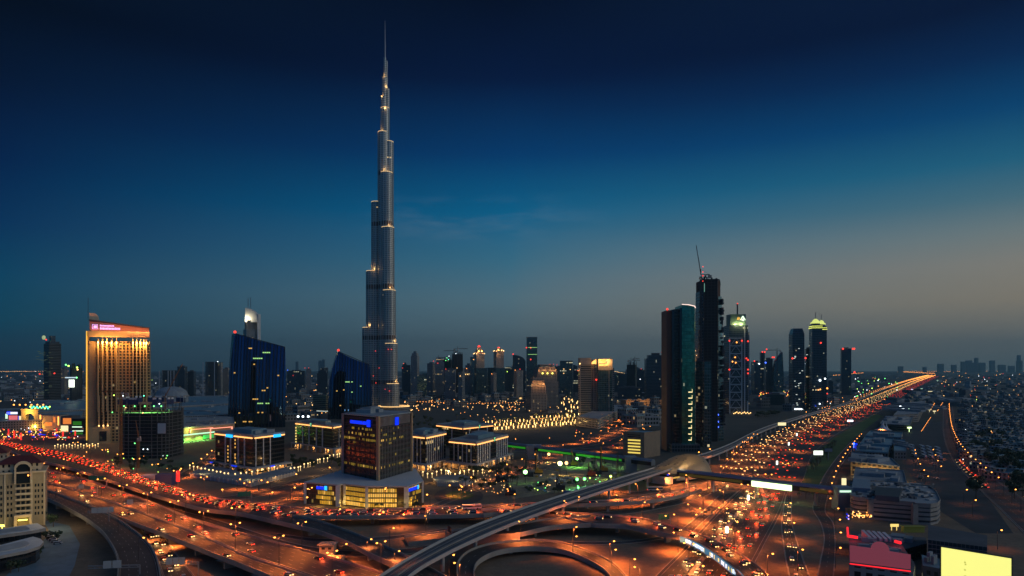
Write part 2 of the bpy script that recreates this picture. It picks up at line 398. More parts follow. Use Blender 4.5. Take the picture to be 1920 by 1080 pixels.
flyover('jam_w', 'road_flyover', 'wide flyover packed with a traffic jam, curving in from the left edge', [(-90, 806, -90, 809), (0, 826, 0, 838), (48, 835, 48, 858), (124, 850, 124, 876), (193, 869, 193, 898), (298, 905, 298, 932), (380, 930, 378, 954.5), (447, 941, 447, 963), (513, 949.5, 513, 977.5), (545, 952.5, 545, 985)], 6, lanes=6, half=6)
flyover('blue', 'road_flyover', 'empty dark ramp dropping from the jammed flyover to the bottom edge under the metro', [(548, 968.5, 546, 985.3), (590, 976, 590, 995), (647, 995, 647, 1016), (702, 1017, 700, 1043), (770, 1048, 745, 1063), (830, 1080, 800, 1094), (900, 1120, 860, 1135)], 6, lanes=3, half=4)
flyover('jam_m', 'road_flyover', 'level flyover with cars nose to tail passing in front of the bank podium', [(546, 952.7, 549, 968.3), (588, 956, 588, 969), (640, 957.5, 640, 969.3), (700, 956.5, 700, 968.8), (793, 954.5, 793, 967.8), (850, 951.8, 860, 967), (900, 949.3, 907, 965.5)], 6, lanes=4, half=4)
flyover('jam_up', 'road_flyover', 'upper branch ramp with an orange lit wall, running under the metro line to the highway', [(902, 949.2, 903, 956.3), (940, 947.3, 941, 953.5), (1028, 943.5, 1030, 949), (1090, 941.5, 1094, 946.5), (1187, 936.5, 1192, 942), (1232, 930, 1238, 937), (1268, 922, 1276, 930, 3), (1305, 911, 1316, 919, .4)], 6, lanes=2, embank=0, half=2.6)
flyover('jam_r', 'road_flyover', 'curved flyover crossing the main highway, a lit advertising banner along its near side', [(904, 957.6, 907, 965.7), (940, 957, 941, 963.5), (1040, 961.5, 1042, 968.5), (1107, 965, 1108, 983.5), (1190, 972, 1173, 987), (1260, 987.5, 1235, 1000), (1325, 1010, 1290, 1012.5), (1372, 1033, 1335, 1037), (1410, 1056, 1366, 1060), (1440, 1082, 1392, 1085), (1470, 1120, 1416, 1126)], 6.4, lanes=3, half=4)
flyover('ramp_e', 'road_ramp', 'low ramp climbing on solid walls from the sand to join the curved flyover', [(758, 1008, 766, 1020, 1.2), (822, 999.5, 843, 1011, 2.6), (885, 992, 900, 1005, 4), (955, 986, 966, 1003, 5.2), (1023, 975.5, 1036, 988.5, 6), (1106, 969, 1107.5, 983.8, 6.39)], 6, lanes=2, embank=.62, half=3)
flyover('left_up', 'road_viaduct', 'broad sodium lit carriageway running from the left edge down to the bottom centre', [(-60, 843, -60, 857), (70, 877, 70, 899), (171, 904, 143, 919), (282, 943, 236, 951), (380, 982, 325, 984), (447, 1000, 388, 1009), (580, 1036, 463, 1042), (700, 1071, 530, 1064), (770, 1096, 620, 1094), (850, 1130, 690, 1125)], 6, lanes=5, half=7)
flyover('left_low', 'road_viaduct', 'second sodium lit carriageway with white lane dashes, along the near side of the broad one', [(-60, 859, -60, 880), (70, 901, 70, 913.5), (143, 921.5, 153, 943), (236, 953.5, 236, 976), (325, 986, 300, 1000), (388, 1011, 380, 1032), (463, 1045, 447, 1058), (530, 1067, 505, 1082), (620, 1098, 560, 1104), (690, 1130, 620, 1130)], 6, lanes=4, half=6)
flyover('ramp_a', 'curved_ramp', 'dark curved twin lane ramp sweeping down past the sand at the bottom left corner', [(-60, 882, -60, 898), (70, 915, 70, 930), (153, 945, 143, 963), (204, 967, 184, 991), (236, 985, 205, 1015), (273, 1015, 219, 1045), (291, 1043, 221, 1080), (300, 1080, 212, 1130), (304, 1130, 196, 1200)], 6, lanes=4, half=5)
flyover('loop', 'loop_ramp', 'looping ramp with an orange lit outer wall, curling round bare sand at bottom centre', [(870, 1130, 902, 1122, 3.4), (857, 1075, 889, 1078, 3.6), (862, 1050, 895, 1056, 3.8), (885, 1032, 918, 1041, 4), (927, 1020, 950, 1032, 4), (995, 1014, 995, 1028, 3.6), (1040, 1017, 1040, 1031, 2.8), (1082, 1027.5, 1075, 1040, 2), (1140, 1052, 1123, 1063, 1.2), (1172, 1080, 1146, 1085, .7), (1200, 1120, 1162, 1122, .5)], 4, lanes=2, piers=26, half=3)
road('szr', [(1165, 1150, 1365, 1150), (1230, 1080, 1402, 1080), (1288, 1022, 1432, 1022), (1347, 958, 1465, 958), (1388, 918, 1478, 918)], .06, lanes=11, asphalt='asphalt', name='highway')
road('szr2', [(1330, 918, 1478.5, 918), (1347, 893, 1505, 900), (1373, 857, 1523, 853), (1423, 820, 1557, 822), (1490, 792, 1600, 796), (1547, 772, 1640, 776), (1610, 752, 1682, 754), (1657, 733.5, 1711, 734.5), (1704, 716, 1743, 716), (1740, 705.5, 1763, 705.5)], .05, lanes=16, asphalt='asphalt', name='highway', kerb=True, mk=False)
road('slip_l', [(1255, 1012, 1280, 1017), (1278, 992, 1302, 994), (1313, 963, 1342, 957), (1347, 930, 1385, 920)], .05, lanes=3, name='slip_road')
road('slip_r', [(1473, 928, 1485, 928), (1468, 960, 1484, 962), (1465, 985, 1486, 985), (1468, 1015, 1494, 1013), (1473, 1050, 1506, 1048), (1480, 1085, 1519, 1082), (1484, 1125, 1534, 1120)], .05, lanes=3, name='slip_road')
road('under', [(196, 940, 222, 934), (232, 965, 270, 968), (264, 992, 312, 1012), (288, 1035, 338, 1048), (305, 1080, 366, 1082), (318, 1125, 395, 1125)], .05, lanes=4, name='underpass_road')
road('g1', [(330, 955, 330, 962), (413, 977, 413, 987), (522, 1011, 522, 1021), (590, 1026, 585, 1036), (660, 1033, 660, 1043), (745, 1030, 750, 1040), (800, 1023, 808, 1031), (858, 1012, 868, 1020)], .04, lanes=2, name='service_road')
road('g2', [(520, 1000, 520, 1006), (600, 1010, 600, 1016), (690, 1008, 690, 1014), (760, 1002, 760, 1008), (840, 990, 840, 996)], .04, lanes=2, name='service_road')
road('g3', [(1040, 1014, 1040, 1018), (1100, 1016, 1100, 1021), (1180, 1014, 1180, 1019), (1240, 1005, 1243, 1010), (1290, 992, 1296, 996)], .04, lanes=2, name='service_road')
road('g4', [(1110, 962, 1118, 968), (1190, 954, 1194, 961), (1260, 940, 1266, 947), (1300, 928, 1308, 935), (1345, 908, 1358, 916)], .045, lanes=3, name='service_road')
road('g5', [(1120, 925, 1126, 931), (1190, 922, 1196, 928), (1260, 912, 1268, 918), (1320, 897, 1330, 904)], .04, lanes=2, name='service_road')
road('frontage', [(1600, 825, 1612, 827), (1580, 845, 1594, 848), (1556, 875, 1574, 878), (1538, 905, 1560, 908), (1528, 935, 1551, 938), (1524, 955, 1548, 960), (1538, 980, 1562, 980), (1545, 1010, 1566, 1010), (1538, 1050, 1566, 1050), (1530, 1090, 1562, 1090)], .05, lanes=2, name='street')
road('street_r', [(1776, 735, 1786, 735), (1770, 760, 1786, 760), (1768, 790, 1790, 790), (1770, 820, 1798, 820), (1785, 860, 1820, 856), (1825, 905, 1866, 898), (1870, 950, 1925, 940), (1930, 1010, 1990, 990)], .05, lanes=4, name='street')
road('street_m', [(1180, 802, 1190, 806), (1140, 816, 1152, 822), (1100, 828, 1115, 834), (1050, 835, 1065, 842), (980, 838, 985, 846), (900, 838, 900, 846)], .05, lanes=4, name='street')
road('street_m2', [(1210, 806, 1220, 811), (1150, 834, 1158, 842), (1080, 842, 1090, 850), (990, 846.5, 990, 853)], .04, lanes=3, name='street')
road('street_b', [(795, 955, 800, 958), (850, 930, 858, 936), (905, 908, 915, 914), (960, 886, 970, 891), (1005, 868, 1013, 872), (1040, 852, 1046, 855)], .05, lanes=3, name='street')
road('street_a', [(300, 905, 310, 912), (360, 876, 376, 880), (395, 850, 410, 852), (420, 838, 432, 840)], .05, lanes=3, name='street')
road('street_c', [(380, 935, 390, 943), (470, 924, 478, 932), (560, 899, 566, 906), (640, 884, 642, 890)], .05, lanes=3, name='street')
# roundabout in front of the office blocks
def ring(cx, cy, rx, ry, n=24): return [wp(cx+rx*math.cos(2*PI*i/n), cy-ry*math.sin(2*PI*i/n), .07) for i in range(n)]
def disc(P, name, m, dz=0, kind='structure', z0=None):
    mb = MB(); mb.face([(p.x, p.y, p.z+dz) for p in P]); o = mb.build(name, m); tag(o, kind=kind); return o
disc(ring(860, 930, 46, 17), 'roundabout_road', M['asphalt'], .02)
disc(ring(862, 929, 26, 8.5), 'roundabout_island', M['grass'], .12)
# paved and planted areas
def patch(pts, name, m, z): return tag(MB().face([wp(a, b_, z) for a, b_ in pts]).build(name, m), kind='structure')
patch([(1588, 1000), (1500, 906), (1527, 855), (1562, 822), (1640, 776), (1655, 780), (1590, 830), (1545, 900), (1526, 930)][1:], 'verge_lawn', M['grass'], .03)
patch([(1398, 917), (1420, 822), (1440, 812), (1420, 840), (1380, 858)][1:], 'lawn', M['grass'], .035)
patch([(0, 1090), (95, 1000), (80, 975), (130, 985), (150, 1020), (140, 1060), (125, 1090)], 'forecourt_paving', mat('blue_grey_paving', (.15, .22, .26), .8, noise=(.1, .3)), .05)
patch([(1690, 800), (1770, 790), (1800, 860), (1900, 1000), (1830, 1000), (1765, 960), (1700, 880)], 'car_park', M['asphalt'], .035)
patch([(1420, 905), (1426, 905), (1440, 940), (1434, 945)], 'median_paving', M['concrete'], .1)
patch([(1288, 1078), (1300, 1078), (1408, 935), (1400, 935)], 'highway_median', M['concrete'], .14)

# ---------------------------------------------------------------- metro line and its station
def box_girder(key, name, label, pairs, z, n=8):
    A, B_ = edges(pairs, z, n); ROADS[key] = (A, B_); mid = Path(A, B_, .5); c0 = mid.P[len(mid.P)//2]
    t_ = thing(name, label, 'railway viaduct', (c0.x, c0.y, 0))
    mb = surface(MB(), A, B_, 0); d1, d2 = Vector((0, 0, -.5)), Vector((0, 0, -2.3))
    I1 = [lerp(a, b_, .28) for a, b_ in zip(A, B_)]; I2 = [lerp(a, b_, .72) for a, b_ in zip(A, B_)]
    for i in range(len(A)-1):
        mb.face([B_[i]+d1, B_[i+1]+d1, B_[i+1], B_[i]], 1); mb.face([I2[i]+d2, I2[i+1]+d2, B_[i+1]+d1, B_[i]+d1], 1)
        mb.face([A[i+1]+d1, A[i]+d1, A[i], A[i+1]], 1); mb.face([I1[i+1]+d2, I1[i]+d2, A[i]+d1, A[i+1]+d1], 1); mb.face([I1[i]+d2, I1[i+1]+d2, I2[i+1]+d2, I2[i]+d2], 1)
    mb.build('girder', [M['dark_roof'], M['pale_concrete']], t_)
    for P in (A, B_): wall(MB(), P, .3, -.1, 1.3).build('side_wall', M['pale_concrete'], t_)
    wall(MB(), [lerp(a, b_, .5) for a, b_ in zip(A, B_)], .9, .01, .5).build('walkway', M['concrete'], t_)
    for t in (.22, .38, .62, .78): wall(MB(), [lerp(a, b_, t) for a, b_ in zip(A, B_)], .16, .01, .2).build('rail', M['steel'], t_)
    x_ = 14
    while x_ < mid.len-6:
        p, tg = mid.at(x_)
        mb = MB(); mb.cyl(p.x, p.y, .95, .95, -.2, p.z-3.6, 12); mb.cyl(p.x, p.y, .95, 1.9, p.z-3.6, p.z-2.32, 12); mb.build('pier', M['pale_concrete'], t_)
        x_ += 34 if p.y < 1500 else 60
    return t_
box_girder('metro', 'metro_viaduct', 'pale concrete metro viaduct climbing diagonally from the bottom edge to the shell roofed station', [(650, 1130, 715, 1145), (724, 1076, 770, 1081), (800, 1031, 838, 1040), (880, 992, 914, 1004), (960, 962, 990, 973), (1040, 935, 1068, 944.5), (1110, 913, 1136, 921), (1170, 895, 1192, 903), (1222, 880, 1240, 887), (1262, 868, 1278, 875)], 10.5)
box_girder('metro2', 'metro_viaduct', 'metro viaduct on piers running from the station along the far highway side', [(1290, 860.5, 1304, 865.5), (1332, 848, 1345, 852.5), (1372, 832, 1382, 836), (1405, 815, 1412, 818.5), (1440, 800, 1446, 803), (1500, 781, 1505, 783), (1560, 764, 1564, 766), (1610, 747, 1614, 748.3), (1660, 727.5, 1663, 728.5), (1700, 713.5, 1702.5, 714)], 9)
# ---------------------------------------------------------------- lamps that light the place
LD = {}
def light(name, col, watts, r=.6, kind='POINT', **k):
    if name not in LD:
        d = bpy.data.lights.new(name, kind); d.color = col; d.energy = watts
        if kind == 'POINT' or kind == 'SPOT': d.shadow_soft_size = r
        for a, b_ in k.items(): setattr(d, a, b_)
        LD[name] = d
    return LD[name]
def lamp_at(name, p, parent=None, rot=None):
    o = bpy.data.objects.new(name+'_light', LD[name]); link(o)
    if parent is not None: o.parent = parent; o.location = Vector(p)-wloc(parent); KIDS.setdefault(parent.name, []).append(o)
    else: o.location = p
    if rot: o.rotation_euler = rot
    return o
GL = 1.0
light('sodium', (1, .22, .04), 36000*GL, .5, 'SPOT', spot_size=math.radians(142), spot_blend=.8); light('sodium_small', (1, .24, .05), 12000*GL, .4, 'SPOT', spot_size=math.radians(140), spot_blend=.8); light('warm_big', (1, .62, .25), 30000*GL, .6, 'SPOT', spot_size=math.radians(150), spot_blend=.5)
light('gold', (1, .55, .2), 2400*GL, 1.5); light('sodium_tiny', (1, .24, .05), 1300*GL, .4, 'SPOT', spot_size=math.radians(132), spot_blend=.8); light('green', (.28, 1, .18), 24000*GL, .6, 'SPOT', spot_size=math.radians(150), spot_blend=.5); light('green2', (.3, 1, .25), 6000*GL, .6, 'SPOT', spot_size=math.radians(150), spot_blend=.5); light('warm_s', (1, .55, .2), 1500*GL)
light('red', (1, .05, .02), 4500*GL); light('jam', (1, .12, .03), 1000*GL); light('beam', (1, .52, .18), 420*GL); light('hotelgold', (1, .46, .10), 15000*GL, .4); light('lemon', (.75, 1, .2), 7000*GL); light('pink', (1, .25, .12), 1700*GL)

# ---------------------------------------------------------------- facades
FA = {}
def fa(k, *a, **b_): FA[k] = facade('facade_'+k, *a, seed=len(FA), **b_)
Wm, Cw = ((1, .60, .18), (1, .78, .4)), ((.9, 1, .75), (1, .8, .4))
fa('burj', (.52, .53, .47), (.10, .135, .135), 3.9, 1.6, .28, .45, .0015, Wm, 1.5, gr=.25, gm=.4, wr=.4, wmetal=.3)
fa('hotel', (.52, .34, .16), (.025, .02, .018), 3.9, 4.6, .42, .40, .018, Wm, 1.2, gr=.3, gm=.1)
fa('hotel_plain', (.46, .31, .165), (.1, .07, .05), 3.9, 3.2, .93, .80, .0, Wm, 1)
fa('blue_ribs', (.010, .018, .030), (.042, .092, .17), 400, 5.2, .36, 0, .0, Wm, 1, gr=.04, gm=1, wr=.4, wmetal=.2)
fa('black_office', (.018, .02, .022), (.012, .015, .018), 3.8, 2.4, .06, .3, .03, Wm, .9, gr=.12, gm=.0, wr=.35)
fa('bank', (.022, .018, .017), (.010, .010, .011), 4.1, 2.2, .16, .34, .0, Wm, .8, gr=.15, gm=.0, wr=.5)
fa('podium', (.10, .062, .042), (.06, .04, .02), 3.4, 1.7, .2, .3, .16, ((1, .62, .12), (1, .74, .25)), .7, gr=.3, gm=.1)
fa('beige', (.44, .38, .30), (.03, .045, .05), 3.5, 4.2, .45, .42, .02, Wm, 1.1)
fa('beige2', (.30, .255, .21), (.03, .045, .05), 3.4, 3.4, .5, .35, .03, Wm, 1.1)
fa('teal', (.085, .14, .15), (.05, .12, .135), 3.8, 3, .16, .22, .012, Cw, 1, gr=.15, gm=.7, wr=.35)
fa('navy', (.045, .07, .09), (.035, .06, .085), 3.9, 3.1, .2, .3, .015, Cw, 1, gr=.12, gm=.6, wr=.4)
fa('grey', (.27, .28, .28), (.03, .045, .05), 3.5, 3.2, .3, .4, .02, Wm, 1.1)
fa('pale', (.34, .34, .32), (.035, .05, .06), 3.5, 3.6, .35, .42, .02, Wm, 1.1)
fa('greenglass', (.03, .14, .11), (.06, .27, .20), 3.9, 1.5, .07, .09, .003, Cw, 1, gr=.12, gm=.82, wr=.25, wmetal=.6)
fa('site', (.12, .115, .105), (.012, .014, .014), 3.6, 6.5, .13, .26, .006, Cw, 1.2, gr=.8, gm=0, wr=.85)
fa('darksite', (.03, .034, .036), (.008, .01, .012), 3.8, 4.5, .2, .25, .004, Cw, 1, gr=.7, gm=0, wr=.7)
fa('lowrise', (.26, .24, .21), (.03, .035, .04), 3.6, 3.4, .5, .5, .05, Wm, 1.2)
fa('lowrise2', (.16, .17, .17), (.03, .035, .04), 3.6, 3.0, .5, .5, .03, Cw, 1.2)
fa('cream', (.56, .47, .32), (.03, .03, .03), 3.4, 3.3, .6, .5, .0, Wm, 1)

def foot(px0, px1, Y, dep, ang=0.0):
    """rectangle whose outline spans px0..px1 at depth Y; dep = its own depth in m"""
    x0, x1 = ax(px0, Y), ax(px1, Y); th = math.atan2((x0+x1)/2, Y); Wd = (x1-x0)*math.cos(th); c_, s_ = math.cos(ang), abs(math.sin(ang)); A_ = ang-th
    ww = max(4, (Wd-dep*s_)/c_); cx, cy_ = (x0+x1)/2, Y+(ww*s_+dep*c_)/2
    k = []
    for a, b_ in ((-1, -1), (1, -1), (1, 1), (-1, 1)):
        u, v_ = a*ww/2, b_*dep/2; k.append((cx+u*math.cos(A_)-v_*math.sin(A_), cy_+u*math.sin(A_)+v_*math.cos(A_)))
    return k
def ctr(P): return (sum(p[0] for p in P)/len(P), sum(p[1] for p in P)/len(P))
def grow(P, f):
    c_ = ctr(P); return [(c_[0]+(p[0]-c_[0])*f, c_[1]+(p[1]-c_[1])*f) for p in P]
def off(P, d):
    c_ = ctr(P); out = []
    for p in P:
        l = math.hypot(p[0]-c_[0], p[1]-c_[1]); out.append((c_[0]+(p[0]-c_[0])*(1+d/l), c_[1]+(p[1]-c_[1])*(1+d/l)))
    return out
def warn(root, p, r=1.6, m='red_l'): return MB().ball(p, r, n=7, k=4).build('warning_light', M[m], root)
def box_part(root, name, P, z0, z1, m, mt=None): return MB().prism(P, z0, z1, 0, 1).build(name, [m if not isinstance(m, str) else M[m], M[mt or 'roof']], root)
def rooftop(root, P, z_, n=3, m='roof'):
    mb = MB(); rr = random.Random(int(P[0][0]*7)); c_ = ctr(P)
    a = Vector((P[1][0]-P[0][0], P[1][1]-P[0][1])); b_ = Vector((P[3][0]-P[0][0], P[3][1]-P[0][1])); u = (a.x/a.length, a.y/a.length)
    for k in range(n):
        f, g = rr.uniform(-.3, .3), rr.uniform(-.3, .3)
        mb.obox((c_[0]+a.x*f+b_.x*g, c_[1]+a.y*f+b_.y*g), u, a.length*rr.uniform(.06, .14), b_.length*rr.uniform(.06, .14), z_, z_+rr.uniform(1.5, 4))
    return mb.build('rooftop_plant', M[m], root)
def ring_wall(root, name, P, z0, z1, th, m):
    mb = MB(); Q = off(P, -th); n = len(P)
    for i in range(n):
        j = (i+1) % n
        mb.face([(*P[i], z0), (*P[j], z0), (*P[j], z1), (*P[i], z1)]); mb.face([(*Q[j], z0), (*Q[i], z0), (*Q[i], z1), (*Q[j], z1)]); mb.face([(*P[i], z1), (*P[j], z1), (*Q[j], z1), (*Q[i], z1)])
        mb.face([(*P[j], z0), (*P[i], z0), (*Q[i], z0), (*Q[j], z0)])
    return mb.build(name, m if not isinstance(m, str) else M[m], root)

# ---------------------------------------------------------------- the supertall tower
BY = 1497.0; BX = ax(721, BY)
burj = thing('supertall_tower', 'slender supertall tower of stacked setback tubes ending in a thin spire high above the city', 'skyscraper', (BX, BY, 0))
tubes = [(-36, 6, 12, 182), (-27.5, 4, 12, 302), (-18.5, 3, 9.8, 449), (-3, -2, 10.5, 596),
         (21.5, -24, 12.8, 63), (17, -19, 13, 147), (12.5, -15, 13.2, 259), (8.6, -11, 13.2, 392), (5.2, -6, 12.6, 509), (8, 3, 10.2, 577),
         (6, 30, 12, 220), (5, 20, 12, 345), (1, 0, 8.8, 648), (5.5, 3, 4.8, 690), (-2, 0, 5.8, 672), (-.5, 1, 5, 712), (3.8, 2, 2.5, 749), (.5, 1, 2.7, 755)]
MB().cyl(BX-7, BY+1, 7.5, 7.5, 0, 540, 14).build('recessed_core', FA['black_office'], burj)  # near-black facade paints in the shaded crease between the tubes
for dx, dy, r, zt in tubes:
    t_ = MB().cyl(BX+dx, BY+dy, r, r, 0, zt, 20, 0, 1); t_ = t_.build('tower_tube', [FA['burj'], M['dark_roof']], burj)
    if r > 7:
        rim = MB().lathe(BX+dx, BY+dy, [(r+.3, zt-.9), (r+.3, zt-.1), (r-.6, zt+.1)], 20); rim.build('terrace_rim', M['rim_l'] if 'rim_l' in M else em('rim_l', (1, .66, .3), 1.1), t_)
    if r > 7:
        fm = MB(); nf = int(2*PI*r/5.2)
        for k in range(nf): q_ = 2*PI*(k+.5)/nf; fm.obox((BX+dx+(r+.25)*math.cos(q_), BY+dy+(r+.25)*math.sin(q_)), (math.cos(q_), math.sin(q_)), .55, .42, 0, zt-2)
        fm.build('steel_fins', MAT.get('bright_steel') or mat('bright_steel', (.60, .58, .52), .35, .5), t_)
    for zb in (60, 155, 262, 396, 503):
        if zb+8 < zt-1 and r > 8: MB().lathe(BX+dx, BY+dy, [(r+.02, zb), (r+.35, zb+.3), (r+.35, zb+8.5), (r+.02, zb+9)], 20).build('plant_floor_band', mat('bronze_louvres', (.10, .07, .055), .5, .4) if 'bronze_louvres' not in MAT else MAT['bronze_louvres'], t_)
for dx, dy, zt, pw in ((-30, -9, 186, 1), (-22, -10, 306, 1), (30, -26, 67, 1.5), (27, -22, 152, 1), (20, -26, 264, 1.2), (17, -20, 397, 1), (4, -16, 514, 1), (-12, -11, 601, .6), (3, -11, 645, .7), (-6, -6, 672, .6), (6, -4, 694, .5), (-2, -6, 716, .4)):
    lamp_at('gold', (BX+dx, BY+dy, zt), burj)
MB().lathe(BX+.8, BY+1, [(1.7, 752), (1.4, 775), (.9, 800), (.35, 834), (0, 834)], 10).build('spire', M['steel'], burj)
pod = MB()
for k in range(3):
    a = PI*(-.25+.66*k); pod.cyl(BX+38*math.cos(a), BY+38*math.sin(a), 30, 30, 0, 14, 20, 0, 1)
pod.build('podium', [FA['grey'], M['roof']], burj)
MB().lathe(BX+24, BY-26, [(33, 15), (33, 15.8), (32, 15.9)], 24).build('podium_light_band', M['warm_dim'], burj)
for (px_, py_) in ((704, 658), (728, 655), (734, 655), (711, 690), (722, 730), (730, 733), (705, 718), (700, 705), (719, 272), (722, 283)):
    warn(burj, (ax(px_, BY-40), BY-40 if py_ > 600 else BY-18, zz(py_, BY-40)), .9, 'red_l' if py_ > 600 else 'warm') if py_ > 600 else None

# ---------------------------------------------------------------- honey coloured hotel on the left
HYY = 905
hx0, hx1 = ax(168, HYY), ax(281, HYY)
hotel = thing('hotel_tower', 'honey coloured slab hotel with uplit fins, slanted crown and a purple rooftop sign', 'hotel', ((hx0+hx1)/2, HYY, 0))
ztop = zz(640, HYY); P = [(hx0, HYY), (hx1, HYY-8), (hx1+2, HYY+22), (hx0+2, HYY+30)]
MB().prism(P, 0, ztop, 0, 1).build('wall', [FA['hotel'], M['roof']], hotel)
def hp(px_): return ax(px_, HYY)
MB().box(hp(163.5), hp(168.6), HYY-1, HYY+26, 0, zz(622, HYY)).build('stair_tower', FA['hotel_plain'], hotel)
MB().box(hp(163.2), hp(165.2), HYY-1.8, HYY-1.1, 4, zz(622, HYY)).build('light_strip', mat('gold_strip', (.5, .3, .1), .5, emit=(1, .55, .06), es=1.1), hotel)
MB().box(hp(168.7), hp(182), HYY-2.2, HYY-.5, 0, ztop).build('blank_bay', FA['hotel_plain'], hotel)
MB().box(hp(168.2), hp(281), HYY-10.5, HYY-.6, zz(633, HYY), zz(622, HYY)).build('cornice', M['gold_stone'], hotel)
MB().box(hp(222), hp(238), HYY-4.4, HYY-3.6, 0, zz(640, HYY)).build('recessed_bay', FA['black_office'], hotel) if False else None
for px_ in (185.5, 193.5, 201.5, 210, 219, 249.5, 256.5, 263.5, 269.5, 274.5): MB().box(hp(px_-1.2), hp(px_+1.2), HYY-10.2, HYY-.5, 40, zz(636, HYY)).build('fin', M['gold_stone'], hotel)
for px_ in (249.5, 256.5, 263.5, 269.5, 274.5): MB().box(hp(px_-1.2), hp(px_+1.2), HYY-15, HYY-10.3, 40, zz(636, HYY)).build('fin', M['gold_stone'], hotel)
for px_ in (185.5, 193.5, 201.5, 210, 219, 249.5, 256.5, 263.5, 269.5, 274.5):
    lamp_at('hotelgold', (hp(px_), HYY-13.4-(5 if px_ > 240 else 0), zz(644, HYY)), hotel)
    MB().ball((hp(px_), HYY-11.6-(5 if px_ > 240 else 0), zz(642.5, HYY)), 1.15, n=8, k=5).build('floodlight', M['warm'], hotel)
for px_ in (187, 195, 203):
    lamp_at('hotelgold', (hp(px_), HYY-12.2, zz(796, HYY)), hotel); MB().ball((hp(px_), HYY-11.6, zz(796, HYY)), 1.0).build('floodlight', M['warm'], hotel)
    MB().box(hp(px_-1.2), hp(px_+1.2), HYY-10.2, HYY-.5, zz(798, HYY), zz(740, HYY)).build('fin', M['gold_stone'], hotel)
MB().box(hp(168.5), hp(208), HYY-12, HYY-10.6, 0, zz(798, HYY)).build('base_wall', M['gold_stone'], hotel)
MB().box(hp(188), hp(201), HYY-12.6, HYY-12.1, 3, zz(806, HYY)).build('entrance_glazing', M['dark_glass'], hotel)
cr_ = MB().prism([(hp(169), HYY+2), (hp(280), HYY-6), (hp(280), HYY+20), (hp(169), HYY+26)], zz(622, HYY), [zz(601, HYY), zz(614.5, HYY), zz(614.5, HYY), zz(601, HYY)])
cr_.build('slanted_crown', mat('crown_terracotta', (.26, .14, .09), .7), hotel)
MB().prism([(hp(168), HYY+1), (hp(281), HYY-7.5), (hp(281), HYY+21), (hp(168), HYY+27)], [zz(603, HYY), zz(616, HYY), zz(616, HYY), zz(603, HYY)], [zz(600, HYY), zz(613.5, HYY), zz(613.5, HYY), zz(600, HYY)], bottom=True).build('crown_roof', M['dark_steel'], hotel)
for k in range(7): lamp_at('pink_wash', (hp(176+k*16.5), HYY-8-k*.9, zz(621, HYY)+1), hotel) if 'pink_wash' in LD else (light('pink_wash', (1, .30, .12), 3600), lamp_at('pink_wash', (hp(176+k*16.5), HYY-8-k*.9, zz(621, HYY)+1), hotel))
mb = MB(); q_ = [(hp(168.5)+i*(hp(186)-hp(168.5))/10, zz(600, HYY)+(zz(588, HYY)-zz(600, HYY))*math.sqrt(max(0, 1-max(0, (i/10-.35)/.65)**2))) for i in range(11)]
for a, b_ in zip(q_, q_[1:]):
    mb.face([(a[0], HYY+4, zz(602, HYY)), (b_[0], HYY+4, zz(602, HYY)), (b_[0], HYY+4, b_[1]), (a[0], HYY+4, a[1])]); mb.face([(b_[0], HYY+16, zz(602, HYY)), (a[0], HYY+16, zz(602, HYY)), (a[0], HYY+16, a[1]), (b_[0], HYY+16, b_[1])]); mb.face([(a[0], HYY+4, a[1]), (b_[0], HYY+4, b_[1]), (b_[0], HYY+16, b_[1]), (a[0], HYY+16, a[1])])
mb.face([(q_[0][0], HYY+16, zz(602, HYY)), (q_[0][0], HYY+4, zz(602, HYY)), (q_[0][0], HYY+4, q_[0][1]), (q_[0][0], HYY+16, q_[0][1])]); mb.face([(q_[-1][0], HYY+4, zz(602, HYY)), (q_[-1][0], HYY+16, zz(602, HYY)), (q_[-1][0], HYY+16, q_[-1][1]), (q_[-1][0], HYY+4, q_[-1][1])])
mb.build('roof_fin', M['cream'], hotel)
MB().bar((hp(166), HYY+8, zz(600, HYY)), (hp(166), HYY+8, zz(560, HYY)), .5).build('mast', M['dark_steel'], hotel)
sg = MB(); sy = HYY-1.6                                              # the sign: framed square and two lines of lettering
def sgb(x0, x1, y0, y1, mb=None, dy=0): (mb or sg).box(hp(x0), hp(x1), sy-.5-dy, sy-dy, zz(y1, HYY), zz(y0, HYY))
for k in ((174, 174.8, 609.4, 618), (174, 184, 617.3, 618), (183.4, 184, 609.4, 618), (174, 184, 609.4, 610)): sgb(*k)
sgb(176.8, 182.6, 611.6, 616)
for i in range(11): sgb(188.4+i*2.38, 188.4+i*2.38+1.75, 610.4 if i else 609.9, 613)
for i in range(16): sgb(188.4+i*2.68, 188.4+i*2.68+1.95, 615.0 if i % 5 else 614.6, 618.6)
sg.build('rooftop_sign', M['violet_l'], hotel)
hotel.rotation_euler = (0, 0, math.radians(28)); hotel.scale = (.88, 1, 1)
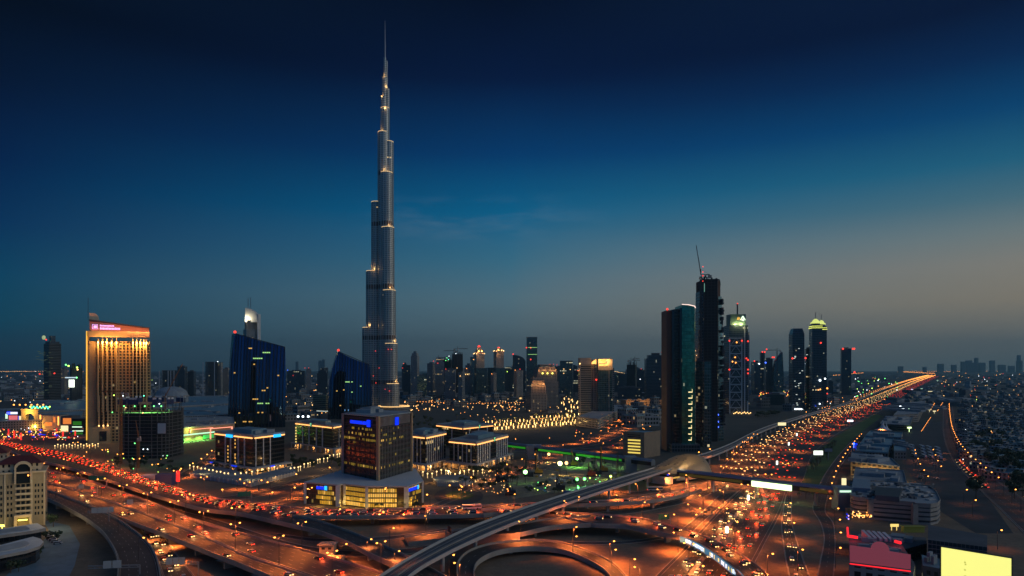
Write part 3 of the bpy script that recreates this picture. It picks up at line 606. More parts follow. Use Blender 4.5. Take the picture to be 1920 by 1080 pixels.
# ---------------------------------------------------------------- twin curved glass towers with sloping tops
def curved(label, pts_l, pts_r, top, Y, dep, sx0):
    """pts_l / pts_r: (px, py) silhouettes; top: (py_left, py_right)"""
    xm = ax((pts_l[-1][0]+pts_r[-1][0])/2, Y)
    t_ = thing('curved_glass_tower', label, 'office tower', (xm, Y, 0))
    zs = [0, 20, 40, 60, 80, 95, 110, 125, 140, 155]
    def side(pts, z_):
        py = HY-(z_-H)*F/Y; q_ = sorted(pts, key=lambda p: p[1])
        if py <= q_[0][1]: return ax(q_[0][0], Y)
        for a, b_ in zip(q_, q_[1:]):
            if a[1] <= py <= b_[1]: return ax(a[0]+(b_[0]-a[0])*(py-a[1])/(b_[1]-a[1]), Y)
        return ax(q_[-1][0], Y)
    zl, zr = zz(top[0], Y), zz(top[1], Y); nx = 10; nz_ = 12
    mb = MB(); th = math.atan2(xm, Y)
    def pt(i, j, back):
        s = i/nx; ztop_ = zl+(zr-zl)*s; z_ = ztop_*j/nz_
        x0, x1 = side(pts_l, z_), side(pts_r, z_)
        x_ = x0+(x1-x0)*s; bow = -7*math.sin(PI*s); lean = 10*(j/nz_)**2.2
        k = 1+dep/Y if back else 1
        return (x_*k, Y*k+(bow+lean if not back else -lean*.3), z_)
    for back in (0, 1):
        for i in range(nx):
            for j in range(nz_):
                q_ = [pt(i, j, back), pt(i+1, j, back), pt(i+1, j+1, back), pt(i, j+1, back)]
                if back: q_.reverse()
                mb.face(q_, 0, [(p[0], p[2]) for p in q_])
    for i, r_ in ((0, 1), (nx, 0)):
        for j in range(nz_):
            q_ = [pt(i, j, 0), pt(i, j+1, 0), pt(i, j+1, 1), pt(i, j, 1)]
            if not r_: q_.reverse()
            q_.reverse() if r_ == 2 else None
            mb.face(q_, 1, [(p[1], p[2]) for p in q_])
    for i in range(nx): mb.face([pt(i, nz_, 0), pt(i+1, nz_, 0), pt(i+1, nz_, 1), pt(i, nz_, 1)], 2)
    mb.build('glass_wall', [FA['blue_ribs'], FA['black_office'], M['dark_steel']], t_)
    a, b_ = pt(0, nz_, 0), pt(nx, nz_, 0)
    MB().bar((a[0], a[1]-.8, a[2]+.3), (b_[0], b_[1]-.8, b_[2]+.3), 1.2).build('roof_edge', M['dark_steel'], t_)
    warn(t_, (a[0], a[1], a[2]+2.6), 2.3)
    rr = random.Random(int(Y)); mb = MB(); mg = MB()
    # rooms still lit behind the glass
    for py_, n_, s0, col in sx0:
        for k in range(n_):
            s = s0+k*.035; j = nz_*(HY-py_+0) ; z_ = zz(py_, Y); ztop_ = zl+(zr-zl)*s; x0, x1 = side(pts_l, z_), side(pts_r, z_)
            if rr.random() < .2: continue
            x_ = x0+(x1-x0)*s; yy = Y-7*math.sin(PI*s)+10*(z_/ztop_)**2.2-.35
            (mb if col else mg).box(x_-1.3, x_+1.3, yy-.2, yy, z_-.9, z_+.9)
    if mb.f: mb.build('lit_window', M['warm_w'], t_)
    if mg.f: mg.build('lit_window', M['lime_w'], t_)
    return t_
em('warm_w', (1, .55, .12), .8); em('lime_w', (.5, 1, .3), .8); em('white_w', (.8, .9, .8), .9)
curved('broad curved blue glass tower with a sloping roof behind the orange trimmed office block', [(436, 625), (432, 660), (429, 700), (427, 805)], [(531, 651), (533.5, 690), (535, 720), (535, 805)], (625, 651), 1130, 34,
       [(653, 2, .35, 1), (661, 4, .62, 0), (672, 7, .45, 0), (683, 1, .46, 1), (699, 2, .1, 1), (704, 1, .88, 1), (719, 1, .88, 1), (727, 1, .7, 1), (732, 3, .62, 1), (748, 4, .43, 1), (756, 6, .55, 0), (773, 4, .52, 1), (774, 2, .18, 1), (790, 5, .3, 1), (792, 2, .1, 1)])
curved('slimmer curved blue glass tower with a steeply sloping roof leaning toward the supertall tower', [(632, 659), (623, 687), (617, 713), (614, 790)], [(690, 683), (695, 710), (697, 740), (696, 790)], (659, 684), 1310, 30,
       [(716, 5, .42, 0), (724, 1, .76, 0), (731, 1, .37, 1), (735, 1, .56, 0), (733, 1, .2, 1), (760, 2, .3, 1)])
# ---------------------------------------------------------------- tower behind the broad one, curved fin and two masts
def fins_tower():
    Y = 2000; P = foot(450.5, 482, Y, 36, .25); c_ = ctr(P)
    t_ = thing('hotel_tower', 'tower with a bright curved roof fin and twin masts rising behind the broad blue tower', 'tower', (*c_, 0))
    box_part(t_, 'wall', P, 0, zz(617, Y), FA['pale']); box_part(t_, 'upper_wall', grow(P, .84), zz(617, Y), zz(600, Y), FA['beige2'])
    x0, x1 = ax(458, Y), ax(481.5, Y); mb = MB(); y0, y1 = c_[1]-16, c_[1]+4
    Q = [(x0+(x1-x0)*i/10, zz(600, Y)+(zz(577, Y)-zz(600, Y))*math.sqrt(max(0, 1-(i/10)**2))) for i in range(11)]
    for a, b_ in zip(Q, Q[1:]):
        mb.face([(a[0], y0, zz(604, Y)), (b_[0], y0, zz(604, Y)), (b_[0], y0, b_[1]), (a[0], y0, a[1])]); mb.face([(b_[0], y1, zz(604, Y)), (a[0], y1, zz(604, Y)), (a[0], y1, a[1]), (b_[0], y1, b_[1])]); mb.face([(a[0], y0, a[1]), (b_[0], y0, b_[1]), (b_[0], y1, b_[1]), (a[0], y1, a[1])])
    mb.face([(x0, y1, zz(604, Y)), (x0, y0, zz(604, Y)), (x0, y0, Q[0][1]), (x0, y1, Q[0][1])])
    mb.build('roof_fin', M['white'], t_)
    light('fin_wash', (1, .86, .55), 30000); lamp_at('fin_wash', (ax(462, Y), y0-6, zz(598, Y)), t_)
    MB().box(ax(480.5, Y), ax(482.5, Y), y0+1, y1, zz(640, Y), zz(588, Y)).build('side_fin', M['white'], t_)
    for px_ in (459.8, 464.6): MB().bar((ax(px_, Y), c_[1], zz(600, Y)), (ax(px_, Y), c_[1], zz(556 if px_ > 462 else 558, Y)), 1.3).build('mast', M['steel'], t_)
fins_tower()

# ---------------------------------------------------------------- office blocks with orange lit cornices
def corner(C, L_, R_, z_):
    c_, l_, r_ = wp(*C, z_), wp(*L_, z_), wp(*R_, z_)
    return [(c_.x, c_.y), (r_.x, r_.y), (l_.x+r_.x-c_.x, l_.y+r_.y-c_.y), (l_.x, l_.y)]
def strip_along(a, b_, d, z0, z1, s0, s1, th, mb):
    """thin slab hung d outside the line a->b, between fractions s0..s1"""
    v_ = Vector((b_[0]-a[0], b_[1]-a[1])); l = v_.length; v_ /= l; n_ = Vector((v_.y, -v_.x))
    c_ = Vector(a)+v_*l*(s0+s1)/2+n_*(d+th/2); mb.obox((c_.x, c_.y), (v_.x, v_.y), l*(s1-s0)/2, th/2, z0, z1); return mb
def office(label, P, z_, signs, fins, pod=True, podg=6.5):
    c_ = ctr(P); t_ = thing('office_block', label, 'office block', (*c_, 0))
    MB().prism(P, 0, z_, 0, 1).build('glass_wall', [FA['black_office'], M['roof']], t_)
    Q = off(P, .9); MB().prism(Q, z_-.02, z_+1.1, 0, 1, bottom=True).build('cornice', [M['roof'], M['roof']], t_)
    q_ = grow(P, .48); MB().prism(q_, z_+1.1, z_+5, 0, 1).build('roof_house', [M['teal_roof'], M['teal_roof']], t_)
    ring_wall(t_, 'roof_parapet', off(P, .7), z_+1.1, z_+2, .4, M['roof']); rooftop(t_, P, z_+1.1, 4)
    mb = MB()
    for i, (a, b_) in enumerate(((P[0], P[1]), (P[3], P[0]))):
        for s0, s1 in (((.0, .99),) if not signs else (((.01, .6), (.72, .99)) if i == 0 else ((.0, .3), (.52, .99)))): strip_along(a, b_, .75, z_-1.35, z_-.25, s0, s1, .3, mb)
    mb.build('lit_cornice', M['cornice_l'], t_)
    for i, (a, b_) in enumerate(((P[0], P[1]), (P[3], P[0]))):
        for s in fins[i]: strip_along(a, b_, .02, podg-.5, z_-1.5, s-.011, s+.011, .6, MB()).build('pilaster', M['white'], t_)
    for i, (a, b_) in enumerate(((P[0], P[1]), (P[3], P[0]))):
        if signs: 
            s0, s1 = ((.60, .85) if i == 0 else (.32, .50)); mb = MB(); strip_along(a, b_, 1.2, z_-2.3, z_+.4, s0, s1, .3, mb); mb.build('sign', M['cyan_l'], t_)
    if pod:
        G = off(P, 7); mb = MB(); mw = MB()
        for a, b_ in ((G[0], G[1]), (G[3], G[0])):
            l = math.hypot(b_[0]-a[0], b_[1]-a[1]); n_ = max(3, int(l/9))
            for k in range(n_+1): strip_along(a, b_, 0, 0, podg-1.4, max(0, k/n_-.012), min(1, k/n_+.012), .9, mb)
            strip_along(a, b_, 0, podg-1.4, podg, 0, 1, 1.0, mb); 
            for k in range(n_): strip_along(a, b_, -4.4, .3, podg-1.6, (k+.18)/n_, (k+.82)/n_, .3, mw)
        mb.build('arcade', M['pale_concrete'], t_); MB().prism(off(P, 6.2), podg-.5, podg-.1, 0, bottom=True).build('arcade_roof', M['roof'], t_)
        MB().prism(off(P, 2.5), 0, podg-1.5, 0).build('ground_floor', M['gold_stone'], t_)
        for a, b_ in ((G[0], G[1]), (G[3], G[0])):
            for s in (.15, .5, .85): lamp_at('warm_s', (a[0]+(b_[0]-a[0])*s, a[1]+(b_[1]-a[1])*s, 3.4), t_)
    return t_
PA = corner((475.5, 820), (404, 812), (533, 813), 33); oA = office('black glass office block with orange cornice and two cyan signs, nearest the jammed flyover', PA, 33, True, ((.06, .3, .52), (.28, .42, .62, .78)))
PB = corner((624, 801), (555, 793), (644, 797), 29.5); oB = office('black glass office block with orange cornice just left of the bank tower', PB, 29.5, False, ((.55,), (.2, .38, .58, .74)))
PC = corner((798, 820), (755, 815), (835.5, 812), 30.7); oC = office('narrow office block with white pilasters and orange cornice directly right of the bank tower', PC, 30.7, False, ([.06+.1*k for k in range(9)], (.2, .35, .5, .65, .8)))
PD = corner((893, 832), (843, 827), (952, 817), 24.8); oD = office('wide office block with white pilasters and orange cornice at the green lit footbridge', PD, 24.8, False, ([.04+.07*k for k in range(6)]+[.62+.07*k for k in range(6)], (.18, .34, .5, .66, .82)))
PE = corner((868, 803), (819, 797), (924, 797), 24); oE = office('far office block with orange cornice half hidden behind its two pilastered neighbours', PE, 24, False, ((.2, .5, .8), (.3, .6)), pod=False)
for o_, P_, z_ in ((oB, PB, 29.5), (oD, PD, 24.8), (oE, PE, 24)):
    a, b_ = (P_[3], P_[0]) if o_ is oB else (P_[0], P_[1]); mb = MB(); s = .45 if o_ is oB else .52
    strip_along(a, b_, 1, z_-2.2, z_+2.4, s-.03, s+.03, .3, mb); mb.build('sign_board', M['dark_steel'], o_)
    mb = MB(); [strip_along(a, b_, 1.4, z_+k, z_+k+.5, s-.02, s+.02, .1, mb) for k in (-1.5, .2, 1.4)]; strip_along(a, b_, 1.4, z_-1.5, z_+1.9, s-.022, s-.012, .1, mb); mb.build('sign_glyph', M['green_glyph'] if 'green_glyph' in M else em('green_glyph', (.35, 1, .5), .9), o_)
mb = MB(); [MB and mb.box(*(lambda p: (p[0]-.7, p[0]+.7, p[1]-.8, p[1]-.5))((PB[3][0]+.2, PB[3][1]-.4)), 6+k*3.4, 7.8+k*3.4) for k in range(6)]; mb.build('stair_light', M['amber_hi'], oB)
for k in range(5):
    a, b_ = PA[3], PA[0]
    for s in (.35, .52): MB and None
mbl = MB(); rr = random.Random(3)
for k in range(7):
    for s in (.345, .535):
        if rr.random() < .75: strip_along(PA[3], PA[0], .05, 8+k*3.3, 9.6+k*3.3, s-.012, s+.012, .2, mbl)
mbl.build('stair_light', M['warm_w'], oA)
for s, i in ((.12, 1), (.6, 1), (.45, 0)):
    G = off(PA, 7); a, b_ = ((G[0], G[1]) if i == 0 else (G[3], G[0])); mb = MB(); strip_along(a, b_, 1.05, 5.2, 6.3, s-.06, s+.06, .2, mb); mb.build('awning_sign', M['royal_l'], oA)

# ---------------------------------------------------------------- the bank: dark tower standing on its lit podium
BZ = 60
PT = corner((708.8, 782.4), (644.6, 776.5), (770, 774.6), BZ); c_ = ctr(PT)
bank = thing('bank_tower', 'dark square office tower with pale corner piers and blue roof signs on a lit podium', 'office tower', (*c_, 0))
MB().prism(PT, 13, BZ, 0, 1).build('wall', [FA['bank'], M['roof']], bank)
for k in (0, 1, 3):
    p = off(PT, .35)[k]; u_ = Vector((PT[1][0]-PT[0][0], PT[1][1]-PT[0][1])).normalized(); MB().obox(p, (u_.x, u_.y), 1.0, 1.0, 13, BZ+.6).build('corner_pier', M['gold_stone'] if k != 3 else M['concrete'], bank)
mb = MB(); Q = off(PT, .4)
a, b_ = PT[0], PT[1]
for k in range(26): strip_along(a, b_, .02, BZ-7, BZ-.2, .05+k*.0355, .065+k*.0355, .5, mb)
mb.build('louvre_screen', M['concrete'], bank)
mb = MB(); [strip_along(PT[3], PT[0], .3, BZ+.1, BZ+.5, .03+k*.062, .05+k*.062, 1.6, mb) for k in range(16)]; mb.build('roof_brackets', M['pale_concrete'], bank)
MB().prism(off(PT, .5), BZ+.01, BZ+.9, 0, 0, bottom=True).build('roof_slab', M['roof'], bank)
mb = MB(); strip_along(PT[3], PT[0], .35, BZ-6.2, BZ-3.8, .22, .72, .4, mb); strip_along(PT[3], PT[0], .35, BZ-7.6, BZ-2.5, .71, .80, .5, mb); mb.build('roof_sign', M['royal_l'], bank)
mb = MB(); strip_along(PT[0], PT[1], .75, BZ-7.4, BZ-1.6, .47, .57, .5, mb); mb.build('roof_sign', M['royal_l'], bank)
rr = random.Random(11)
for (a, b_), rows in (((PT[3], PT[0]), ((BZ-10.6, .25, .97, .55), (BZ-14.4, .1, .97, .45), (BZ-18.2, .02, .99, .75), (BZ-21, .3, .97, .35), (22.5, .03, .99, .9), (BZ-26, .1, .2, .6))), ((PT[0], PT[1]), ((BZ-10.6, .03, .8, .35), (BZ-14.4, .05, .6, .55), (BZ-18.2, .03, .75, .6), (BZ-21, .05, .5, .4), (22.5, .02, .97, .6), (30, .5, .53, 1)))):
    mb = MB(); mh = MB()
    for z_, s0, s1, p_ in rows:
        s = s0
        while s < s1:
            if rr.random() < p_: strip_along(a, b_, .03, z_+rr.uniform(0, .5), z_+1.9, s, s+rr.uniform(.018, .045), .12, mb if rr.random() < .87 else mh)
            s += .05
    mb.build('lit_window', M['dim_amber'] if 'dim_amber' in M else em('dim_amber', (1, .70, .08), .16), bank); mh.build('lit_window', M['amber_w'], bank)
rooftop(bank, PT, BZ+.9, 4)
for i_, (a, b_), n_ in ((0, (PT[3], PT[0]), 7), (1, (PT[0], PT[1]), 22)):
    mb = MB(); [strip_along(a, b_, .16, 13.5, BZ-7.5, (k+.5)/n_-.003, (k+.5)/n_+.003, .3, mb) for k in range(n_)]; mb.build('mullions', M['dark_steel'] if i_ == 0 else M['concrete'], bank)
    mb = MB(); [strip_along(a, b_, .17, 14+k*3.8, 14.7+k*3.8, .02, .98, .14, mb) for k in range(11)]; mb.build('floor_bands', M['dark_steel'], bank)
PZ = 14.2
pp = [(572.6, 905.9), (634, 910.7), (646.5, 908.8), (688, 913.6), (762, 913.6), (792, 904)]
front = [wp(*p, PZ) for p in pp]; front = [(p.x, p.y) for p in front]
poly = front+[(front[-1][0]-14, front[-1][1]+62), (front[0][0]+14, front[0][1]+66)]
pod_ = thing('bank_podium', 'low pale roofed podium glowing yellow through its office windows, around the bank tower', 'office building', (*ctr(poly), 0))
MB().prism(poly, 0, PZ, 0, 1).build('wall', [FA['podium'], M['white']], pod_)
MB().prism(off(poly, .9), PZ+.01, PZ+.9, 0, 1, bottom=True).build('roof', [M['pale_concrete'], M['white']], pod_)
for i in range(6):
    u_ = Vector((1, 0)); MB().obox((front[i][0], front[i][1]-.2), (1, 0), .9 if i in (0, 2, 3, 5) else 1.5, .8, 0, PZ+.2).build('pier', M['white'], pod_)
mg = MB(); mh = MB(); mf = MB()
for i, rng, dens in ((0, (.34, .97), .85), (2, (.04, .96), .95), (3, (.03, .78), 1), (4, (.05, .95), .5)):
    a, b_ = front[i], front[i+1]; l = math.hypot(b_[0]-a[0], b_[1]-a[1]); st = 1.5/l
    for fl in range(4):
        s = rng[0]
        while s < rng[1]-st:
            hot = i == 3 or (fl == 0 and i == 2)
            if rr.random() < dens: strip_along(a, b_, .03, .7+fl*3.35, 3.1+fl*3.35, s+st*.1, s+st*.9, .1, mh if (hot and rr.random() < .75) or rr.random() < .15 else mg)
            s += st
    for k in range(5): strip_along(a, b_, .04, .2+k*3.35, .55+k*3.35, 0, 1, .25, mf)
mg.build('lit_window', M['amber_w2'] if 'amber_w2' in M else em('amber_w2', (1, .60, .06), .24), pod_); mh.build('lit_window', M['amber_w'], pod_); mf.build('floor_band', M['dark_steel'], pod_)
for i, s0, s1 in ((0, .36, .6), (4, .1, .62)):
    mb = MB(); strip_along(front[i], front[i+1], .5, PZ-3.4, PZ-1.3, s0, s1, .3, mb); mb.build('sign', M['royal_l'], pod_)
    mb = MB(); strip_along(front[i], front[i+1], .5, PZ-3.6, PZ-.8, s1+.005, s1+.08, .35, mb); mb.build('sign_emblem', M['cyan_l'], pod_)
for i, s in ((2, .2), (2, .6), (3, .2), (3, .5), (3, .8), (0, .5), (4, .5)): lamp_at('lemon_s', (front[i][0]+(front[i+1][0]-front[i][0])*s, front[i][1]+(front[i+1][1]-front[i][1])*s-6, 3), pod_) if 'lemon_s' in LD else (light('lemon_s', (1, .62, .12), 900), lamp_at('lemon_s', (front[i][0], front[i][1]-5, 3), pod_))
MB().obox((wp(752, 958)[0], wp(752, 958)[1]-4), (1, 0), 2.2, .3, 0, 3).build('notice_board', M['white'], pod_)

# ---------------------------------------------------------------- unfinished round block with tower cranes
def site_block():
    Y = 735; x0, x1 = ax(207, Y), ax(316, Y); cx, cy_ = (x0+x1)/2, Y+26
    t_ = thing('unfinished_building', 'half built round concrete block with green work lights, before the hotel', 'construction site', (cx, cy_, 0))
    rx, ry = (x1-x0)/2*.94, 26; n = 28
    Pq = lambda f: [(cx+rx*f*math.copysign(abs(math.cos(2*PI*i/n))**.55, math.cos(2*PI*i/n)), cy_+ry*f*math.copysign(abs(math.sin(2*PI*i/n))**.55, math.sin(2*PI*i/n))) for i in range(n)]
    zt = zz(775, Y); k = int(zt/3.7)
    MB().prism(Pq(.9), 0, zt, 0).build('core_wall', FA['darksite'], t_)
    for i in range(k+1): MB().prism(Pq(1), i*3.7+3.1, i*3.7+3.45, 0, bottom=True).build('floor_slab', M['site_slab'], t_)
    mb = MB(); q_ = Pq(.97); [mb.box(p[0]-.3, p[0]+.3, p[1]-.3, p[1]+.3, 0, zt+3.6) for p in q_]; mb.build('column_row', M['site_slab'], t_)
    zt2 = zz(757, Y); mb = MB(); q_ = Pq(1.03)
    for i in range(n):
        a, b_ = q_[i], q_[(i+1) % n]
        if i % 3: strip_along(a, b_, 0, zt2-1, zt2+4.2, .05, .95, .3, mb)
    mb.build('safety_screen', mat('blue_screen', (.02, .035, .10), .7), t_)
    mb = MB(); [strip_along(q_[i], q_[(i+1) % n], .4, zt2+4.5, zt2+6.3, .2, .8, .2, mb) for i in range(n) if i % 3]; mb.build('screen_panel', M['white'], t_)
    MB().prism(Pq(.93), zt2-.8, zt2-.3, 0, bottom=True).build('top_deck', M['site_slab'], t_)
    mb = MB(); [mb.box(p[0]-.25, p[0]+.25, p[1]-.25, p[1]+.25, zt, zt2) for p in Pq(.9)[::2]]; mb.build('prop_row', M['dark_steel'], t_)
    for px_, c in ((232, 'green2'), (252, 'green2'), (271, 'green'), (288, 'green2'), (302, 'green2')): lamp_at(c, (ax(px_, Y), cy_-ry*.75, zt2-3.5), t_); MB().ball((ax(px_, Y), cy_-ry*.98, zt2-2.6), .7).build('work_light', M['green_l'], t_)
    for px_, py_, c in ((215, 741, 'lime_l'), (232, 742, 'cool'), (271, 742, 'aqua_l'), (300, 757, 'cool'), (237, 764, 'warm'), (269, 774, 'warm'), (270, 842, 'cool'), (278, 842, 'cool'), (212, 773, 'green_l'), (254, 831, 'green_l')): MB().ball((ax(px_, Y), cy_-ry-1.4, zz(py_, Y)), .6).build('work_light', M[c], t_)
    mb = MB(); mb.box(ax(297, Y), ax(316, Y), Y-4.6, Y-4, zz(814, Y), zz(790, Y)); mb.build('banner_frame', M['dark_steel'], t_)
    MB().box(ax(300, Y), ax(315, Y), Y-5, Y-4.7, zz(812, Y), zz(793, Y)).build('banner', mat('pale_banner', (.42, .52, .54), .7), t_)
M['site_slab'] = mat('site_slab', (.15, .145, .135), .85, noise=(.3, .2))
site_block()
def tower_crane(label, px_, pyb, Y, pytop, jib=0.0, jl=38, base=0, s=1.6, m='rust', up=0.0, name='tower_crane', group=None):
    x_ = ax(px_, Y); zt = zz(pytop, Y); t_ = thing(name, label, 'crane', (x_, Y, base), group); mb = MB()
    for a in (-1, 1):
        for b_ in (-1, 1): mb.bar((x_+a*s/2, Y+b_*s/2, base), (x_+a*s/2, Y+b_*s/2, zt), s*.2)
    z_ = base; f = 1
    while z_ < zt-s*1.5:
        for yy in (-1, 1): mb.bar((x_-f*s/2, Y+yy*s/2, z_), (x_+f*s/2, Y+yy*s/2, z_+s*1.5), s*.12)
        for xx in (-1, 1): mb.bar((x_+xx*s/2, Y-f*s/2, z_), (x_+xx*s/2, Y+f*s/2, z_+s*1.5), s*.12)
        z_ += s*1.5; f = -f
    mb.build('mast', M[m], t_)
    MB().box(x_+s*.5, x_+s*1.6, Y-s*.8, Y+s*.2, zt-s*.3, zt+s*1.1).build('cab', M['white'], t_)
    c_, s_ = math.cos(jib), math.sin(jib); mj = MB(); cu, su = math.cos(up), math.sin(up)
    e = (x_+jl*c_*cu, Y+jl*s_*cu, zt+s+jl*su); b0 = (x_, Y, zt+s); apex = (x_, Y, zt+s*4.5)
    mj.bar(b0, e, s*.32, s*.5); mj.bar((x_, Y, zt+s*1.9), (e[0], e[1], e[2]+s*.3), s*.22)
    n_ = int(jl/(s*2.2))
    for k in range(n_):
        p = lerp(Vector(b0), Vector(e), k/n_); q_ = lerp(Vector((x_, Y, zt+s*1.9)), Vector((e[0], e[1], e[2]+s*.3)), (k+.5)/n_); r_ = lerp(Vector(b0), Vector(e), (k+1)/n_); mj.bar(p, q_, s*.1); mj.bar(q_, r_, s*.1)
    mj.build('jib', M[m], t_)
    mk = MB(); mk.bar(b0, (x_-jl*.3*c_, Y-jl*.3*s_, zt+s), s*.5); mk.bar(apex, e, s*.07); mk.bar(apex, (x_-jl*.3*c_, Y-jl*.3*s_, zt+s), s*.07); mk.bar(b0, apex, s*.4); mk.build('counter_jib', M[m], t_)
    MB().box(x_-jl*.3*c_-s, x_-jl*.3*c_+s, Y-jl*.3*s_-s*.6, Y-jl*.3*s_+s*.6, zt-s*1.3, zt+s*.7).build('counterweight', M['concrete'], t_)
    return t_
tower_crane('orange tower crane in front of the half built round block, its jib toward the hotel', 227, 850, 700, 738, jib=2.6, jl=34)
tower_crane('short rust coloured crane mast at the street corner of the round block', 259, 868, 668, 822, jib=2.2, jl=20, up=.8)
tower_crane('luffing crane with lit jib standing right of the half built round block', 310, 752, 1000, 745, jib=.1, jl=52, up=1.1, s=1.4)
# ---------------------------------------------------------------- the row of towers along the highway
def simple(label, px0, px1, py, Y, fm, dep=30, ang=.0, name='tower_block', cat='tower', group=None, lights=(), top='plant', z0=0, lr=2.0, mast=None, tops=None):
    P = foot(px0, px1, Y, dep, ang); c_ = ctr(P); zt = zz(py, Y)
    t_ = thing(name, label, cat, (*c_, 0), group); f_ = FA[fm] if isinstance(fm, str) else fm
    MB().prism(P, z0, zt, 0, 1).build('wall', [f_, M['dark_roof']], t_)
    if top == 'plant':
        MB().prism(off(P, .4), zt+.01, zt+1.4, 0, 1).build('parapet', [f_, M['dark_roof']], t_)
        MB().prism(grow(P, .5), zt+1.4, zt+5, 0, 0).build('plant_room', M['dark_roof'], t_)
    elif top == 'step':
        MB().prism(grow(P, .78), zt+.01, zt+9, 0, 1).build('upper_storeys', [f_, M['dark_roof']], t_); MB().prism(grow(P, .4), zt+9, zt+15, 0, 1).build('plant_room', [f_, M['dark_roof']], t_)
    elif top == 'flat':
        MB().prism(off(P, .5), zt+.01, zt+1.2, 0, 0).build('parapet', M['dark_roof'], t_)
    elif top == 'site':
        mb = MB(); rr = random.Random(int(px0)); [mb.prism([(q_[0]-.7, q_[1]-.7), (q_[0]+.7, q_[1]-.7), (q_[0]+.7, q_[1]+.7), (q_[0]-.7, q_[1]+.7)], zt, zt+rr.uniform(4, 13)) for s in (.3, .6, .92) for q_ in grow(P, s)]; mb.build('bare_columns', M['dark_steel'], t_)
    elif top == 'sail':
        a, b_, c2, d = P; n = 8; h = zz(py, Y)*.0+tops
        mb = MB()
        for i in range(n):
            s0, s1 = i/n, (i+1)/n; h0, h1 = h*math.sqrt(1-s0*s0*.98), h*math.sqrt(max(0, 1-s1*s1*.98))
            q0 = (a[0]+(b_[0]-a[0])*s0, a[1]+(b_[1]-a[1])*s0); q1 = (a[0]+(b_[0]-a[0])*s1, a[1]+(b_[1]-a[1])*s1); r0 = (d[0]+(c2[0]-d[0])*s0, d[1]+(c2[1]-d[1])*s0); r1 = (d[0]+(c2[0]-d[0])*s1, d[1]+(c2[1]-d[1])*s1)
            mb.face([(*q0, zt), (*q1, zt), (*q1, zt+h1), (*q0, zt+h0)], 0, [(i*3, zt), (i*3+3, zt), (i*3+3, zt+h1), (i*3, zt+h0)]); mb.face([(*r1, zt), (*r0, zt), (*r0, zt+h0), (*r1, zt+h1)]); mb.face([(*q0, zt+h0), (*q1, zt+h1), (*r1, zt+h1), (*r0, zt+h0)])
        mb.face([(*d, zt), (*a, zt), (*a, zt+h), (*d, zt+h)]); mb.build('curved_top', f_, t_)
    for lx, ly, m_ in lights: warn(t_, (ax(lx, Y), Y-3, zz(ly, Y)), lr, m_)
    if mast: MB().bar((ax(mast[0], Y), c_[1], zt), (ax(mast[0], Y), c_[1], zz(mast[1], Y)), mast[2] if len(mast) > 2 else 1.2).build('mast', M['dark_steel'], t_)
    t_['_P'] = [v_ for p in P for v_ in p]; del t_['_P']
    return t_, P, zt

Y = 800                                                              # green glass tower next to the station
t_ = thing('glass_tower', 'tall green glass tower with brown side slab, nearest the metro station', 'office tower', (ax(1278, Y), Y, 0))
g = lambda px_: ax(px_, Y)
MB().box(g(1252), g(1261), Y+6, Y+34, 0, zz(581, Y)).build('brown_slab', mat('brown_cladding', (.13, .07, .045), .6), t_)
MB().box(g(1261), g(1265.5), Y+3, Y+34, 0, zz(580, Y)).build('steel_fin', M['dark_glass'], t_)
MB().box(g(1265.5), g(1275), Y+5, Y+34, 0, zz(579, Y)).build('dark_bay', FA['black_office'], t_)
MB().box(g(1275), g(1278.5), Y+1, Y+34, 0, zz(577, Y)).build('steel_fin', M['dark_glass'], t_)
zl_, zr_ = zz(571.5, Y), zz(576, Y)
MB().prism([(g(1278.5), Y), (g(1290), Y-2.5), (g(1302), Y-1), (g(1304.8), Y+3), (g(1304.8)-1, Y+32), (g(1278.5), Y+34)], 0, [zl_, (zl_+zr_)/2+.7, zr_+.6, zr_-1, zr_-1, zl_], 0, 1).build('glass_wall', [FA['greenglass'], M['dark_roof']], t_)
q_ = [(g(1278.5), Y-.3, zl_+.5), (g(1290), Y-2.9, (zl_+zr_)/2+1.2), (g(1302), Y-1.4, zr_+1.1), (g(1304.8), Y+2.6, zr_-.4)]; mb = MB(); [mb.bar(a, b_, 1.0, .8) for a, b_ in zip(q_, q_[1:])]; mb.build('crown_light_line', em('crown_line', (1, .72, .62), 1.4), t_)
warn(t_, (g(1253), Y+5, zz(579, Y)), 1.3); mb = MB()
for k in range(9):
    z_ = zz(735+k*11.2, Y); mb.box(g(1289.5), g(1297-k*.2), Y-3.2, Y-2.9, z_-.5, z_+.5); mb.box(g(1296.4-k*.2), g(1297-k*.2), Y-3.2, Y-2.9, z_, z_+3.4)
mb.build('stepped_light_lines', M['warm_w3'] if 'warm_w3' in M else em('warm_w3', (1, .78, .38), 1.5), t_)
MB().box(g(1256), g(1309), Y-9, Y+40, 0, 9).build('base_storeys', FA['navy'], t_)
t_ = simple('narrow dark tower with a brown cap tucked beside the green glass tower', 1306, 1322, 679, 850, 'black_office', 22, .1, lights=((1323, 682, 'sodium_dim'),), lr=.7)[0]
t_ = simple('narrow teal tower between the brown capped one and the tall unfinished skyscraper', 1322, 1338, 678, 840, 'teal', 20, .1, top='flat')[0]

